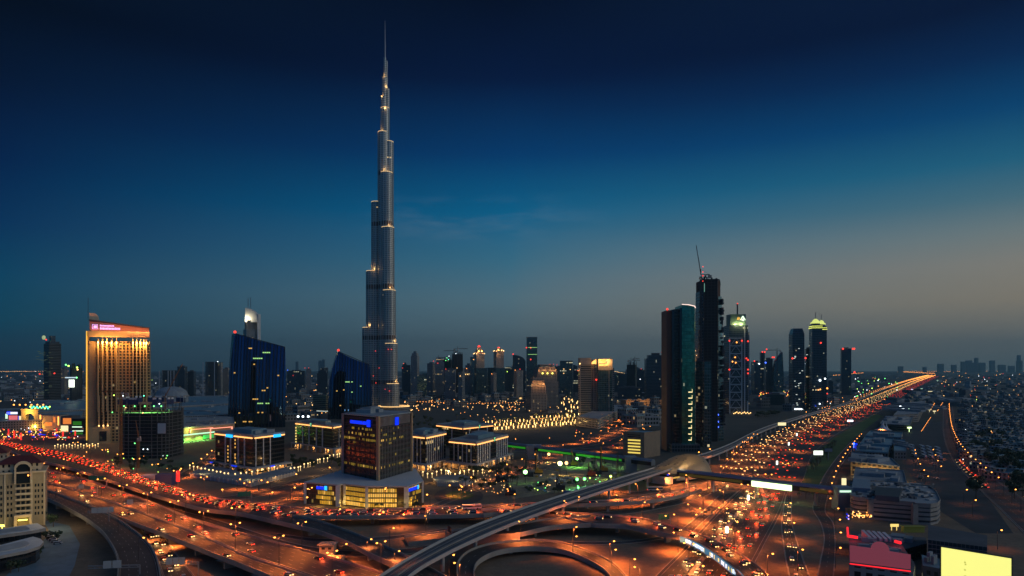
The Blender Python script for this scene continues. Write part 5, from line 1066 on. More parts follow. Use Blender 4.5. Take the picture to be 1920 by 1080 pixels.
def mall():
    def hall(label, pts, z_, wallm='lowrise', roofm='teal_roof', name='mall_hall', extra=None):
        P = [(lambda p: (p.x, p.y))(wp(a, b_, z_)) for a, b_ in pts]; t_ = thing(name, label, 'shopping mall', (*ctr(P), 0)); MB().prism(P, 0, z_, 0, 1).build('wall', [M[wallm] if wallm in M else FA[wallm], M[roofm]], t_); ring_wall(t_, 'parapet', off(P, .5), z_+.01, z_+1.3, .6, M['roof'])
        rr = random.Random(int(pts[0][0]+9)); mb = MB(); c_ = ctr(P)
        for k in range(14): s, q_ = rr.uniform(.1, .8), rr.choice(P); x_, y_ = c_[0]+(q_[0]-c_[0])*s+rr.uniform(-12, 12), c_[1]+(q_[1]-c_[1])*s; mb.obox((x_, y_), (1, 0), rr.uniform(2, 9), rr.uniform(2, 7), z_, z_+rr.uniform(1.2, 3.2))
        mb.build('roof_units', M['roof'], t_); return t_, P
    hall('long low teal roofed mall hall at the far left behind the floodlit arch', [(-40, 792), (150, 786), (160, 763), (-20, 768)], 15)
    t_, P = hall('teal roofed mall hall left of the hotel with green skylights', [(40, 775), (165, 768), (168, 748), (60, 752)], 17)
    for k in range(13): MB().ball(tuple(wp(57+k*3, 762.5+(k % 2)*3, 18.5)), 1.4).build('skylight', M['aqua_l'] if k % 3 else M['lime_l'], t_)
    for k in range(6): MB().ball(tuple(wp(26+k*11, 759, 18)), 1.6).build('roof_lamp', M['sodium'], t_)
    t_, P = hall('broad teal roofed mall hall between the round block and the broad curved tower', [(316, 782), (432, 778), (436, 757), (300, 760)], 18)
    for k in range(18): MB().ball(tuple(wp(353+k*3.6, 759.5-k*.25, 19)), .9).build('roof_lamp', M['lime_dim'] if 'lime_dim' in M else em('lime_dim', (.6, 1, .4), 1.6), t_)
    hall('long stepped mall roof reaching behind the round block', [(280, 765), (436, 757), (436, 742), (290, 745)], 20)
    t_, P = hall('curved green floodlit mall front with a bright canopy', [(316, 806), (402, 798), (440, 795), (436, 776), (330, 780)], 17, 'gold_stone', 'roof', 'mall_building')
    mb = MB(); a, b_ = P[0], P[1]
    strip_along(a, b_, 4, 8, 9.6, .02, .98, 1, mb); mb.build('light_canopy', em('mint_l', (.55, 1, .65), 1.15), t_); mb = MB(); strip_along(a, b_, 1.5, 1, 7, .02, .3, .6, mb); strip_along(a, b_, 1.5, 1, 6, .72, .96, .6, mb); mb.build('green_shopfront', em('shop_green', (.10, 1, .2), .4), t_)
    mb = MB(); strip_along(a, b_, 2, 14.2, 15, .42, .94, .5, mb); strip_along(a, b_, 2, 11, 15, .42, .44, .5, mb); mb.build('pink_outline', M['pink_l'], t_); 
    a, b_ = P[1], P[2]; mb = MB(); strip_along(a, b_, 6, 13.4, 14.4, -.35, .75, .5, mb); strip_along(a, b_, 6, 0, 13.4, -.35, -.3, .5, mb); strip_along(a, b_, 6, 0, 13.4, .68, .75, .5, mb); mb.build('pink_portal', M['pink_l'], t_)
    for s in (.1, .35, .6, .85): lamp_at('green', (P[0][0]+(P[1][0]-P[0][0])*s, P[0][1]+(P[1][1]-P[0][1])*s-16, 7), t_)
    for s in (.2, .6): lamp_at('lemon', (P[0][0]+(P[1][0]-P[0][0])*s, P[0][1]+(P[1][1]-P[0][1])*s-14, 15), t_)
    # dome
    Y = 1560; x_ = ax(322, Y); t_ = thing('domed_hall', 'shallow pale dome on the mall roof right of the hotel', 'shopping mall', (x_, Y, 0)); MB().lathe(x_, Y, [(34, 0), (34, zz(741, Y)), (30, zz(733, Y)), (20, zz(727, Y)), (8, zz(725, Y)), (0, zz(724.6, Y))], 24).build('dome', M['roof'], t_); MB().lathe(x_, Y, [(36, zz(743, Y)), (36, zz(741.6, Y)), (34, zz(741, Y))], 24).build('ring_beam', M['concrete'], t_)
    # floodlit arch
    Y = 1075; x0, x1 = ax(39.5, Y), ax(72, Y); t_ = thing('arched_gateway', 'amber floodlit gateway with a tall arch at the left mall entrance', 'gateway', ((x0+x1)/2, Y, 0)); zt = zz(769, Y); zc = zz(784, Y); xc = (x0+x1)/2-.5; r = (x1-x0)*.26
    mb = MB(); n = 12; arch = [(xc-r*math.cos(PI*i/n), zc+r*math.sin(PI*i/n)) for i in range(n+1)]
    mb.box(x0, xc-r, Y, Y+8, 0, zc); mb.box(xc+r, x1, Y, Y+8, 0, zc)
    out = [(x0+(x1-x0)*i/n, zt) for i in range(n+1)]; out[0] = (x0, zt); 
    for i in range(n): mb.face([(arch[i][0], Y, arch[i][1]), (arch[i+1][0], Y, arch[i+1][1]), (out[i+1][0], Y, zt), (out[i][0], Y, zt)]); mb.face([(arch[i][0], Y, arch[i][1]), (arch[i][0], Y+8, arch[i][1]), (arch[i+1][0], Y+8, arch[i+1][1]), (arch[i+1][0], Y, arch[i+1][1])])
    mb.face([(x0, Y, zc), (xc-r, Y, zc), (x0, Y, zt)]); mb.face([(xc+r, Y, zc), (x1, Y, zc), (x1, Y, zt)]); mb.face([(x0, Y, zt), (x1, Y, zt), (x1, Y+8, zt), (x0, Y+8, zt)])
    mb.build('arch', M['cream'], t_); MB().box(x0-1, x1+1, Y-1, Y+9, zt+.01, zt+2).build('cornice', M['cream'], t_)
    for px_ in (43, 50, 57, 64, 70): lamp_at('hotelgold2', (ax(px_, Y), Y-6, 6), t_) if 'hotelgold2' in LD else (light('hotelgold2', (1, .48, .06), 16000), lamp_at('hotelgold2', (ax(px_, Y), Y-6, 6), t_))
    lamp_at('hotelgold2', (xc, Y-7, zt-3), t_); MB().box(xc-r*.8, xc+r*.8, Y+7, Y+7.5, 1, 7).build('doorway_glow', M['sodium_dim'], t_)
mall()
def shop(label, px0, px1, pyt, Y, wallm, parts):
    x0, x1 = ax(px0, Y), ax(px1, Y); t_ = thing('shop_building', label, 'shop', ((x0+x1)/2, Y, 0)); MB().box(x0, x1, Y, Y+22, 0, zz(pyt, Y), 0, 1).build('wall', [M[wallm], M['dark_roof']], t_)
    for nm, a, b_, c_, d, m_ in parts: MB().box(ax(a, Y), ax(b_, Y), Y-.6, Y-.1, zz(d, Y), zz(c_, Y)).build(nm, M[m_], t_)
    return t_
em('white_lav', (.75, .75, 1), 1.6); em('orange_panel', (1, .28, .05), .8); em('pink_panel', (1, .2, .22), .8); em('cream_panel', (1, .85, .45), 1.1); em('mint_panel', (.65, 1, .7), 1.2)
shop('mall front with a white and blue sign and red panels at the far left', 9, 38, 770, 1090, 'dark_roof', (('sign', 13, 33, 772.5, 776.5, 'white_lav'), ('blue_edge', 13, 20, 771.5, 777.5, 'royal_l'), ('red_panel', 17, 33, 779, 789, 'pink_panel'), ('pillar_light', 10.5, 14.5, 776, 785, 'mint_panel'), ('pillar_light', 36, 39.5, 780, 792, 'cream_panel'), ('blue_strip', 34.5, 36, 780, 791, 'royal_l')))
shop('amber lit gallery wing right of the floodlit arch', 74, 112, 779, 1075, 'cream', (('lit_bay', 74.5, 77, 778, 786, 'sodium_dim'), ('lit_bay', 100, 104, 782, 792, 'orange_panel'), ('lit_bay', 85, 98, 792, 798, 'orange_panel'), ('corner_light', 108.5, 110.5, 781, 797, 'sodium_dim')))
shop('shop block with an orange upper panel and a glowing white grid', 114, 134, 780, 1045, 'dark_roof', (('orange_panel', 118.5, 133.5, 784, 795, 'orange_panel'), ('lit_grid', 114.5, 128, 798, 809, 'cream_panel')))
shop('green glass shop block with two white light bars left of the hotel', 135, 156, 785, 1010, 'dark_glass', (('light_bar', 135.5, 154, 799.5, 801.5, 'mint_panel'), ('light_bar', 136, 156, 807, 809, 'mint_panel'), ('green_band', 137, 153, 790, 797, 'jade_strip'), ('green_band', 137, 155, 811, 819, 'jade_strip')))
rr = random.Random(23)
for k in range(64):
    px_, py_ = rr.uniform(0, 150), rr.uniform(796, 824); p = wp(px_, py_); m_ = rr.choice(['sodium_dim', 'pink_panel', 'orange_panel', 'cream_panel', 'red_col2', 'orange_panel', 'sodium_dim', 'royal_l', 'mint_panel'])
    if m_ == 'red_col2' and m_ not in M: em('red_col2', (1, .06, .03), .9)
    s = rr.uniform(.9, 2.2); st = MB(); st.box(p.x-s, p.x+s, p.y-.8, p.y+.8, 0, 1.0, 1); st.box(p.x-s*.95, p.x+s*.95, p.y-.6, p.y+.7, 1.0, 2.2, 0); st.prism([(p.x-s*1.15, p.y-1.2), (p.x+s*1.15, p.y-1.2), (p.x+s*1.15, p.y+1), (p.x-s*1.15, p.y+1)], 2.2, 2.9, 1, top=[(p.x-s*.6, p.y-.2), (p.x+s*.6, p.y-.2), (p.x+s*.6, p.y+.1), (p.x-s*.6, p.y+.1)], bottom=True)
    tag(st.build('market_stall', [M[m_], M['dark_roof']], origin=(p.x, p.y, 0)), '%s lit stall on the crowded mall forecourt' % {'sodium_dim': 'amber', 'pink_panel': 'pink', 'orange_panel': 'orange', 'cream_panel': 'cream', 'red_col2': 'red', 'royal_l': 'blue', 'mint_panel': 'mint'}[m_], 'stall', 'lit stalls on the mall forecourt')
rr = random.Random(21)
for i, (px_, py_) in enumerate(((16, 817), (27, 821), (39.5, 825), (26, 795), (51, 804), (74, 806), (95, 806), (118, 818), (141, 817), (58, 797), (106, 812))):
    p = wp(px_, py_); s_ = MB().bar((p.x, p.y, .5), (p.x, p.y, 9.5 if i < 3 else 7), 1.3); s_.bar((p.x, p.y, 0), (p.x, p.y, .5), 1.8)
    o = s_.build('banner_column', M['red_col'] if 'red_col' in M else em('red_col', (1, .035, .03), 1.1), origin=(p.x, p.y, 0)); tag(o, ['tall glowing red banner column beside the jammed flyover', 'glowing red banner column on the mall forecourt'][i > 2], 'banner column', 'red banner columns before the mall')
    if i % 2: lamp_at('red', (p.x, p.y-4, 5))
for (px_, py_) in ((60, 806), (85, 803), (95, 797), (110, 804), (130, 815), (148, 815), (75, 815), (45, 800)): lamp_at('pink', wp(px_, py_, 4))
for (px_, py_) in ((56, 813), (75, 818), (106, 820), (76, 810), (110, 804)):
    p = wp(px_, py_); o = MB().cyl(p.x, p.y, 3.2, .4, 2.4, 4.2, 8); o.bar((p.x, p.y, 0), (p.x, p.y, 2.5), .3); o = o.build('parasol', M['royal_l'], origin=(p.x, p.y, 0)); tag(o, 'blue lit parasol on the crowded mall forecourt', 'parasol', 'blue parasols on the forecourt')

M['cream_wall'] = mat('cream_wall', (.36, .30, .19), .85, noise=(.25, .15))
# cream hotel with burgundy roof
def cream_hotel(label, px0, px1, yb, ztop_, rot, near):
    Y = 125400/(yb-HY); x0, x1 = ax(px0, Y), ax(px1, Y); W_ = x1-x0; t_ = thing('cream_hotel', label, 'hotel', ((x0+x1)/2, Y, 0)); f = lambda s: x0+W_*s
    MB().box(x0, x1, Y, Y+24, 0, ztop_, 0, 1).build('wall', [M['cream_wall'], M['roof']], t_); MB().box(x0-1, x1+1, Y-1, Y+25, ztop_+.01, ztop_+1).build('cornice', M['cream'], t_)
    zc = ztop_+1; MB().box(x0+2, x1-2, Y+2, Y+22, zc+.01, zc+4.6).build('attic', FA['cream'], t_); MB().prism([(x0+.5, Y+.5), (x1-.5, Y+.5), (x1-.5, Y+23), (x0+.5, Y+23)], zc+4.6, zc+8.5, 0, top=[(x0+8, Y+9), (x1-8, Y+9), (x1-8, Y+15), (x0+8, Y+15)], bottom=True).build('roof', M['burgundy'], t_)
    c_ = .56; xa, xb = f(c_-.15), f(c_+.17); xm = (xa+xb)/2; r = (xb-xa)/2; mb = MB(); n = 10
    for i in range(n):
        a, b_ = PI*i/n, PI*(i+1)/n; mb.bar((xm-r*math.cos(a), Y-2.2, zc+2+r*.8*math.sin(a)), (xm-r*math.cos(b_), Y-2.2, zc+2+r*.8*math.sin(b_)), .9, 1.6)
    mb.box(xa-.45, xa+.45, Y-2.9, Y-.1, ztop_-6, zc+2); mb.box(xb-.45, xb+.45, Y-2.9, Y-.1, ztop_-6, zc+2); mb.build('arched_frame', M['cream'], t_); MB().box(xa+.5, xb-.5, Y-.5, Y-.1, ztop_-6, zc+2+r*.5).build('arch_glazing', M['dark_glass'], t_)
    k = int((ztop_-9)/3.4); wk = 0
    for i in range(k):
        z_ = 6+i*3.4
        MB().box(xa, xb, Y-1.7, Y-.05, z_-.35, z_).build('balcony', M['cream'], t_); mb = MB(); [mb.box(f(c_-.13+.1*j), f(c_-.06+.1*j), Y-.32, Y-.02, z_+.3, z_+2.5) for j in range(3)]; mb.build('balcony_doors', M['dark_glass'], t_); MB().box(xa, xb, Y-1.75, Y-1.6, z_, z_+.9).build('balustrade', M['cream'], t_)
        for s in (.04, .11, .24, .31, .80, .86, .94) if near else (.1, .2, .8, .9):
            if wk < 96: MB().box(f(s), f(s+.035), Y-.22, Y+.1, z_+.5, z_+2.2).build('window', M['dark_glass'], t_); wk += 1
    mb = MB(); mb.box(xa-.6, xa+1, Y-3.4, Y-.1, 0, 6.2); mb.box(xb-1, xb+.6, Y-3.4, Y-.1, 0, 6.2); mb.box(xa-.6, xb+.6, Y-3.6, Y-.1, 6.21, 7.6); mb.build('porch', M['cream'], t_); MB().box(f(c_-.09), f(c_+.1), Y-3.2, Y-3, 4.2, 4.9).build('entrance_sign', M['gold_ball'], t_); lamp_at('lemon_s', ((xa+xb)/2, Y-8, 3), t_)
    for s in (0, .2, .74, 1): MB().box(f(s)-.5, f(s)+.5, Y-.6, Y-.05, 0, ztop_).build('pilaster', M['cream'], t_)
    return t_
h_ = cream_hotel('cream stucco hotel with burgundy roof and arched top window at the left edge', -8, 83, 988, 32, 0, True)
MB().ball((ax(52, 420), 417, 31), .5).build('wall_lamp', M['sodium'], h_)
p = wp(10, 900, 30); light('dim_cream', (1, .74, .36), 1500); [lamp_at('dim_cream', (ax(px_, 400), 398, z_), h_) for px_, z_ in ((5, 6), (35, 20), (70, 14), (75, 27), (20, 28))]
h2_ = cream_hotel('second cream hotel with burgundy roof peeping out behind the first at the left edge', -70, 16, 935, 27, 0, False)
for q_, a_ in ((h_, 30), (h2_, 30)): q_.rotation_euler = (0, 0, math.radians(a_)); q_.scale = (.84, 1, 1)
# low white canopied building
def canopy(label, pts, z_, th, kind):
    P = [(lambda p: (p.x, p.y))(wp(a, b_, z_)) for a, b_ in pts]; t_ = thing('canopy_building', label, 'building', (*ctr(P), 0)); MB().prism(grow(P, .86), 0, z_-th, 0).build('dark_wall', FA['black_office'], t_); MB().prism(P, z_-th, z_, 0, 1, bottom=True).build('roof', [M['concrete'], M['white']], t_); MB().prism(grow(P, .5), z_+.01, z_+.5, 0, bottom=True).build('roof_panel', M['roof'] if kind else M['pale_concrete'], t_); return t_
canopy('long flat white roofed building at the bottom left, in front of the cream hotel', [(-60, 1012), (60, 995), (86, 990), (70, 981), (-40, 998)], 9, 1.6, 1)
t_ = canopy('round nosed white canopy building at the bottom left corner', [(-60, 1052), (0, 1042), (50, 1032), (74, 1024), (82, 1016), (76, 1010), (62, 1006), (0, 1022), (-60, 1030)], 8, 1.4, 0)
mb = MB(); q_ = [wp(a, b_, 7.2) for a, b_ in ((61, 1030.5), (70, 1027), (77.5, 1022.5), (81.5, 1018.5))]; [mb.bar((a.x, a.y-.4, a.z), (b_.x, b_.y-.4, b_.z), .3, 1.1) for a, b_ in zip(q_, q_[1:])]; mb.build('green_sign', em('mint_dim', (.4, .9, .55), .3), t_)
for px_, py_, m_, s in ((14, 967, 'white_lav', 3.2), (4, 985, 'gold_ball', 1.2), (7, 972, 'lime_l', 1), (20, 966, 'cool', 1.2), (1, 975, 'cool', 1.5)):
    p = wp(px_, py_, 3); o = MB().box(p.x-s, p.x+s, p.y-.2, p.y+.2, 2.2, 3.4); o.bar((p.x, p.y, 0), (p.x, p.y, 2.3), .25); o = o.build('shop_sign', M[m_], origin=(p.x, p.y, 0)); tag(o, {'white_lav': 'wide white lit shop sign at the foot of the cream hotel', 'gold_ball': 'small yellow lit shop sign at the left edge under the cream hotel', 'lime_l': 'lime lit shop sign left of the cream hotel porch', 'cool': 'small white lit shop sign by the cream hotel'}[m_], 'sign', 'lit signs below the cream hotel')
# ---------------------------------------------------------------- metro station: a shell roof over the tracks
def station():
    A = wp(1216, 875, 14); B_ = wp(1306, 858, 16); c_ = (A+B_)/2; d = (B_-A); d.z = 0; Ls = d.length; d.normalize(); n_ = Vector((-d.y, d.x, 0)); hw = 23
    t_ = thing('metro_station', 'shell shaped golden metro station straddling the viaduct beside the highway', 'railway station', (c_.x, c_.y, 0))
    nu, nv = 20, 12; mb = MB()
    def pt(i, j, dz=0):
        u = i/nu*2-1; v_ = j/nv*2-1; s_ = i/nu; wd = hw*(.08+.92*math.sin(PI/2*min(1, s_/.72)))*(1-.42*max(0, (s_-.72)/.28)**2); h = 6+13*max(0, (1-abs(v_)**2.3))*(.18+.82*min(1, s_/.7)**.8)*(1-.25*max(0, (s_-.8)/.2)**2)+1.5*u
        if abs(v_) > .99: h -= 2.5
        p = c_+d*(u*Ls*.54)+n_*(v_*wd); return (p.x, p.y, h+dz)
    for i in range(nu):
        for j in range(nv): mb.face([pt(i, j), pt(i+1, j), pt(i+1, j+1), pt(i, j+1)]); mb.face([pt(i, j+1, -.6), pt(i+1, j+1, -.6), pt(i+1, j, -.6), pt(i, j, -.6)])
    mb.build('shell_roof', mat('shell_bronze', (.42, .30, .17), .45, .45, noise=(.08, .15)), t_, smooth=True)
    mb = MB(); rr = random.Random(2)
    for k in range(26): i, j = rr.randint(3, 16), rr.randint(2, 9); p = Vector(pt(i, j, .1)); q_ = Vector(pt(i+1, j, .1)); mb.bar(p, lerp(p, q_, .45), .7, .25)
    mb.build('skylight_slots', M['dark_steel'], t_)
    u_ = (d.x, d.y); mb = MB(); mb.obox((c_.x, c_.y), u_, Ls*.40, hw*.62, 0, 8); mb.build('concourse', [M['dark_glass']], t_)
    mb = MB(); mb.obox((c_.x-n_.x*hw*.64, c_.y-n_.y*hw*.64), u_, Ls*.34, .3, 4.5, 5.6); mb.build('amber_window_band', M['amber_w'], t_)
    e = c_-d*Ls*.40-n_*8; MB().obox((e.x, e.y-2), u_, 5, 7, 1, 6.5, 0).build('stair_hall', M['white'], t_)
    mb = MB(); mb.obox((e.x+4, e.y-6), u_, 1, .3, 8, 8.9); mb.build('station_sign', M['royal_l'], t_)
    for k in (-.25, .0, .25): p = c_+d*Ls*k-n_*(hw+8); lamp_at('sodium_small', (p.x, p.y, 9), t_)
    for k in (-.2, .2): light('shell_wash', (1, .70, .36), 5000); p = c_+d*Ls*k-n_*10; lamp_at('shell_wash', (p.x, p.y-6, 33), t_)
station()
def tube_bridge(label, a, b_, w_, h, z_, sign=None, legs=(.3, .6), strip=None, roofm='steel_blue', name='footbridge'):
    d = Vector((b_.x-a.x, b_.y-a.y)); l = d.length; d /= l; n_ = Vector((-d.y, d.x)); m_ = (a+b_)/2; t_ = thing(name, label, 'footbridge', (m_.x, m_.y, 0))
    prof = [(-.5, 0), (.5, 0), (.5, .62), (.34, .92), (0, 1.04), (-.34, .92), (-.5, .62)]
    P0 = [(a.x-n_.x*w_*u, a.y-n_.y*w_*u, z_+h*v_) for u, v_ in prof]; P1 = [(b_.x-n_.x*w_*u, b_.y-n_.y*w_*u, z_+h*v_) for u, v_ in prof]
    mb = MB()
    for i in range(7):
        j = (i+1) % 7; mb.face([P0[j], P0[i], P1[i], P1[j]], 0 if i in (2, 3, 4, 5) else 1)
    mb.face(P0, 0); mb.face(list(reversed(P1)), 0); mb.build('enclosure', [M[roofm], M['dark_glass'], ], t_)
    for s in legs:
        p = a.lerp(b_, s); mb = MB(); mb.obox((p.x, p.y), (d.x, d.y), .7, w_*.32, 0, z_-.02); mb.build('pier', M['concrete'], t_)
    sd = -1
    if strip: 
        mb = MB()
        for s0, s1 in strip[0]: p = a.lerp(b_, (s0+s1)/2); mb.obox((p.x+sd*n_.x*(-w_*.5-.12)*(-1), p.y+sd*n_.y*(w_*.5+.12)), (d.x, d.y), l*(s1-s0)/2, .1, z_+h*.14, z_+h*.5)
        mb.build('window_strip', M[strip[1]], t_)
    if sign:
        mb = MB(); p = a.lerp(b_, (sign[0]+sign[1])/2); mb.obox((p.x+sd*n_.x*(w_*.5+.5), p.y+sd*n_.y*(w_*.5+.5)), (d.x, d.y), l*(sign[1]-sign[0])/2, .25, z_-.5, z_+h*.62); mb.build('advertising_panel', M['lime_screen'], t_)
    return t_
M['steel_blue'] = mat('blue_grey_panels', (.20, .25, .31), .4, .3)
a, b_ = wp(1272, 892, 9), wp(1580, 930, 9)
br = tube_bridge('enclosed grey footbridge spanning the highway, one long white green lit panel on its side', a, b_, 5, 5.6, 9, (.50, .735), (.06, .24, .52, .86), (((.02, .44), (.78, .93)), 'dim_olive' if 'dim_olive' in M else (M.setdefault('dim_olive', mat('dim_olive', (.06, .055, .02), .4, emit=(.8, .7, .1), es=.035)), 'dim_olive')[1]))
p = wp(1579, 930, 9); MB().box(p.x-5, p.x+5, p.y-5, p.y+5, 0, 15.5).build('stair_tower', M['steel_blue'], br); MB().box(p.x-4, p.x+3.4, p.y-5.5, p.y-5.1, 12.4, 13.6).build('tower_lights', M['mint_panel'], br)
for s in (.55, .68): q_ = a.lerp(b_, s); light('greenwash', (.7, 1, .4), 9000); lamp_at('greenwash', (q_.x, q_.y-4, 9), br)
em('jade2', (.06, .75, .04), .26)
a, b_ = wp(950, 838, 9), wp(1225, 873, 9)
b1 = tube_bridge('covered green lit walkway running from the wide office block to the metro station', a, b_, 6, 5.5, 9, None, (.03, .25, .45, .65, .85), (((.02, .17), (.27, .52), (.54, .83)), 'jade2'), name='covered_walkway')
q_ = a.lerp(b_, .22); MB().box(q_.x-8, q_.x+8, q_.y-4.6, q_.y+5, 0, 15).build('landing_block', M['steel_blue'], b1); q_ = a.lerp(b_, .87); MB().box(q_.x-5, q_.x+5, q_.y-4.4, q_.y+5, 0, 15).build('landing_block', M['steel_blue'], b1)

# ---------------------------------------------------------------- construction site with green floodlights
rr = random.Random(12)
def post_light(px_, py_, h, label, m_, ld, name='floodlight_mast', grp=None, r=1.2):
    p = wp(px_, py_); t_ = thing(name, label, 'light', (p.x, p.y, 0), grp); MB().bar((p.x, p.y, 0), (p.x, p.y, h), .35).bar((p.x-1.2, p.y, h), (p.x+1.2, p.y, h), .3).build('mast', M['dark_steel'], t_); MB().ball((p.x, p.y-.4, h+.3), r, n=8, k=5).build('lamp', M[m_], t_)
    if ld: lamp_at(ld, (p.x, p.y-1.5, h), t_)
    return t_
em('green_hot', (.35, 1, .25), 9); em('lime_hot', (.9, 1, .4), 9)
for a_ in ((985, 906, 9, 'brightest green floodlight mast at the near left of the building site', 'green_hot', 'green', 1.7), (1050, 893, 11, 'paired lime white floodlight mast in the middle of the building site', 'lime_hot', 'lemon_big', 1.9), (1062, 892, 11, 'amber floodlight mast next to the lime white one on the building site', 'warm', 'warm_big', 1.5), (1082, 876, 8, 'green floodlight mast at the back of the building site', 'green_hot', 'green', 1.3), (1082, 916, 7, 'left one of two low green floodlights near the viaduct', 'green_l', 'green2', 1.2), (1096, 915, 7, 'right one of two low green floodlights near the viaduct', 'green_l', 'green2', 1.2), (1116, 869, 9, 'green floodlight mast under the covered walkway', 'green_l', 'green2', 1.1), (1165, 877, 9, 'green floodlight mast at the station end of the site', 'green_l', 'green2', 1.2), (1029, 867, 8, 'amber floodlight at the far corner of the building site', 'warm', 'warm_big', 1.5), (1149, 876, 9, 'white floodlight at the station end of the site', 'cool', None, 1), (1084, 927, 5, 'small green work light beside the viaduct', 'green_l', 'green2', .9), (1145, 900, 3, 'yellow lit heap light near the viaduct', 'lime_l', 'lemon', .9), (1098, 863, 5, 'white cabin light beneath the covered walkway', 'cool', None, .9)):
    if a_[5] == 'lemon_big': light('lemon_big', (.9, 1, .3), 60000, .6, 'SPOT', spot_size=math.radians(150), spot_blend=.5)
    post_light(a_[0], a_[1], a_[2], a_[3], a_[4], a_[5], r=a_[6])
def rig(px_, py_, h, m_, label, red=False):
    p = wp(px_, py_); t_ = thing('piling_rig', label, 'piling rig', (p.x, p.y, 0)); mb = MB()
    for a_ in (-.7, .7):
        for b_ in (-.7, .7): mb.bar((p.x+a_, p.y+b_, 0), (p.x+a_*.6, p.y+b_*.6, h), .3)
    k = 0; z_ = 1
    while z_ < h-2: mb.bar((p.x-.7, p.y-.7, z_), (p.x+.7, p.y-.7, z_+2), .2); mb.bar((p.x+.7, p.y+.7, z_), (p.x-.7, p.y+.7, z_+2), .2); z_ += 2
    mb.build('leader_mast', M[m_], t_); b2 = MB(); b2.box(p.x-1, p.x+6, p.y-2.2, p.y+2.2, 1.1, 3.8); b2.box(p.x+.4, p.x+2.2, p.y-2.6, p.y-1, 3.81, 5.6); b2.build('cab', M[m_], t_); b3 = MB(); b3.box(p.x-2, p.x+6, p.y-2.8, p.y-1.6, 0, 1.1); b3.box(p.x-2, p.x+6, p.y+1.6, p.y+2.8, 0, 1.1); b3.build('track', M['tyre'], t_); MB().bar((p.x+4, p.y, 3.6), (p.x+.4, p.y, h*.8), .3).build('stay', M[m_], t_); MB().bar((p.x-.6, p.y-1, .3), (p.x-.6, p.y-1, h*.75), .9).build('drill_string', M['dark_steel'], t_)
    return t_
M['yellow_steel'] = mat('yellow_steel', (.5, .27, .03), .5); M['red_steel'] = mat('red_steel', (.35, .03, .025), .5)
for a_ in ((1005, 888, 21, 'yellow_steel', 'tall orange piling rig left of the floodlights'), (987, 893, 24, 'dark_steel', 'dark piling rig behind the brightest green floodlight'), (1127, 884, 23, 'yellow_steel', 'tall yellow piling rig below the covered walkway'), (1115, 889, 17, 'dark_steel', 'dark piling rig next to the tall yellow one'), (1158, 898, 23, 'dark_steel', 'tall dark piling rig nearest the viaduct'), (952, 928, 22, 'dark_steel', 'dark piling rig at the near edge of the site'), (932, 903, 20, 'dark_steel', 'dark piling rig on the street left of the site'), (1104, 893, 12, 'red_steel', 'red piling rig in the middle of the site'), (1072, 873, 16, 'yellow_steel', 'yellow piling rig at the back of the site'), (1045, 918, 13, 'dark_steel', 'short dark rig by the sand heaps')): rig(*a_)
def heap(px_, py_, r, h, m_, label):
    p = wp(px_, py_); mb = MB(); n = 14; rr = random.Random(px_); pr = [(1, -.02), (.8, .25), (.5, .65), (.2, .95), (0, 1)]; jit = [rr.uniform(.75, 1.2) for _ in range(n)]
    P = lambda i, j: (p.x+r*pr[j][0]*jit[i % n]*1.5*math.cos(2*PI*i/n), p.y+r*pr[j][0]*jit[i % n]*math.sin(2*PI*i/n), h*pr[j][1]*(.9+.1*jit[i % n]))
    for j in range(4):
        for i in range(n): mb.face([P(i, j), P(i+1, j), P(i+1, j+1), P(i, j+1)])
    tag(mb.build('sand_heap', m_, smooth=True, origin=(p.x, p.y, 0)), label, 'sand heap')
M['heap'] = mat('sand_heap', (.22, .18, .12), .95, noise=(.3, .3))
heap(975, 921, 13, 3, M['heap'], 'dark rim of sand along the near left of the building site'); heap(1120, 912, 11, 2.6, M['heap'], 'low sand heap right of the two low green floodlights'); heap(1033, 880, 9, 3, M['heap'], 'sand heap at the back left of the building site'); heap(1140, 893, 9, 2.5, M['heap'], 'sand heap between the rigs near the viaduct'); heap(1020, 907, 9, 2, M['heap'], 'flat sand heap beside the short dark rig')
patch([(978, 918), (1010, 914), (1032, 922), (1000, 925)], 'site_water', mat('muddy_water', (.10, .13, .09), .15), .06)
patch([(960, 936), (950, 900), (1010, 862), (1060, 852), (1200, 880), (1120, 910)], 'site_sand', mat('site_sand', (.26, .22, .14), .95, noise=(.12, .4)), .025)
mbx = {}
for k in range(110):
    px_, py_ = (rr.uniform(1030, 1080), rr.uniform(893, 908)) if k < 60 else (rr.uniform(985, 1160), rr.uniform(868, 922)); p = wp(px_, py_); m_ = rr.choice(['white', 'yellow_steel', 'concrete', 'steel']); s = rr.uniform(.5, 1.6)
    b2 = MB(); b2.box(p.x-s, p.x+s, p.y-s*.7, p.y+s*.7, .1, .1+s*.9); b2.box(p.x-s*.9, p.x-s*.6, p.y-s*.9, p.y+s*.9, 0, .1); b2.box(p.x+s*.6, p.x+s*.9, p.y-s*.9, p.y+s*.9, 0, .1)
    tag(b2.build('material_stack', M[m_], origin=(p.x, p.y, 0)), {'white': 'white wrapped', 'yellow_steel': 'yellow', 'concrete': 'grey concrete', 'steel': 'steel'}[m_]+' pallet stack below the lime white floodlight' if k < 60 else {'white': 'white wrapped', 'yellow_steel': 'yellow', 'concrete': 'grey concrete', 'steel': 'steel'}[m_]+' pallet stack out on the open sand of the building site', 'pallet', 'pallet stacks on the building site')
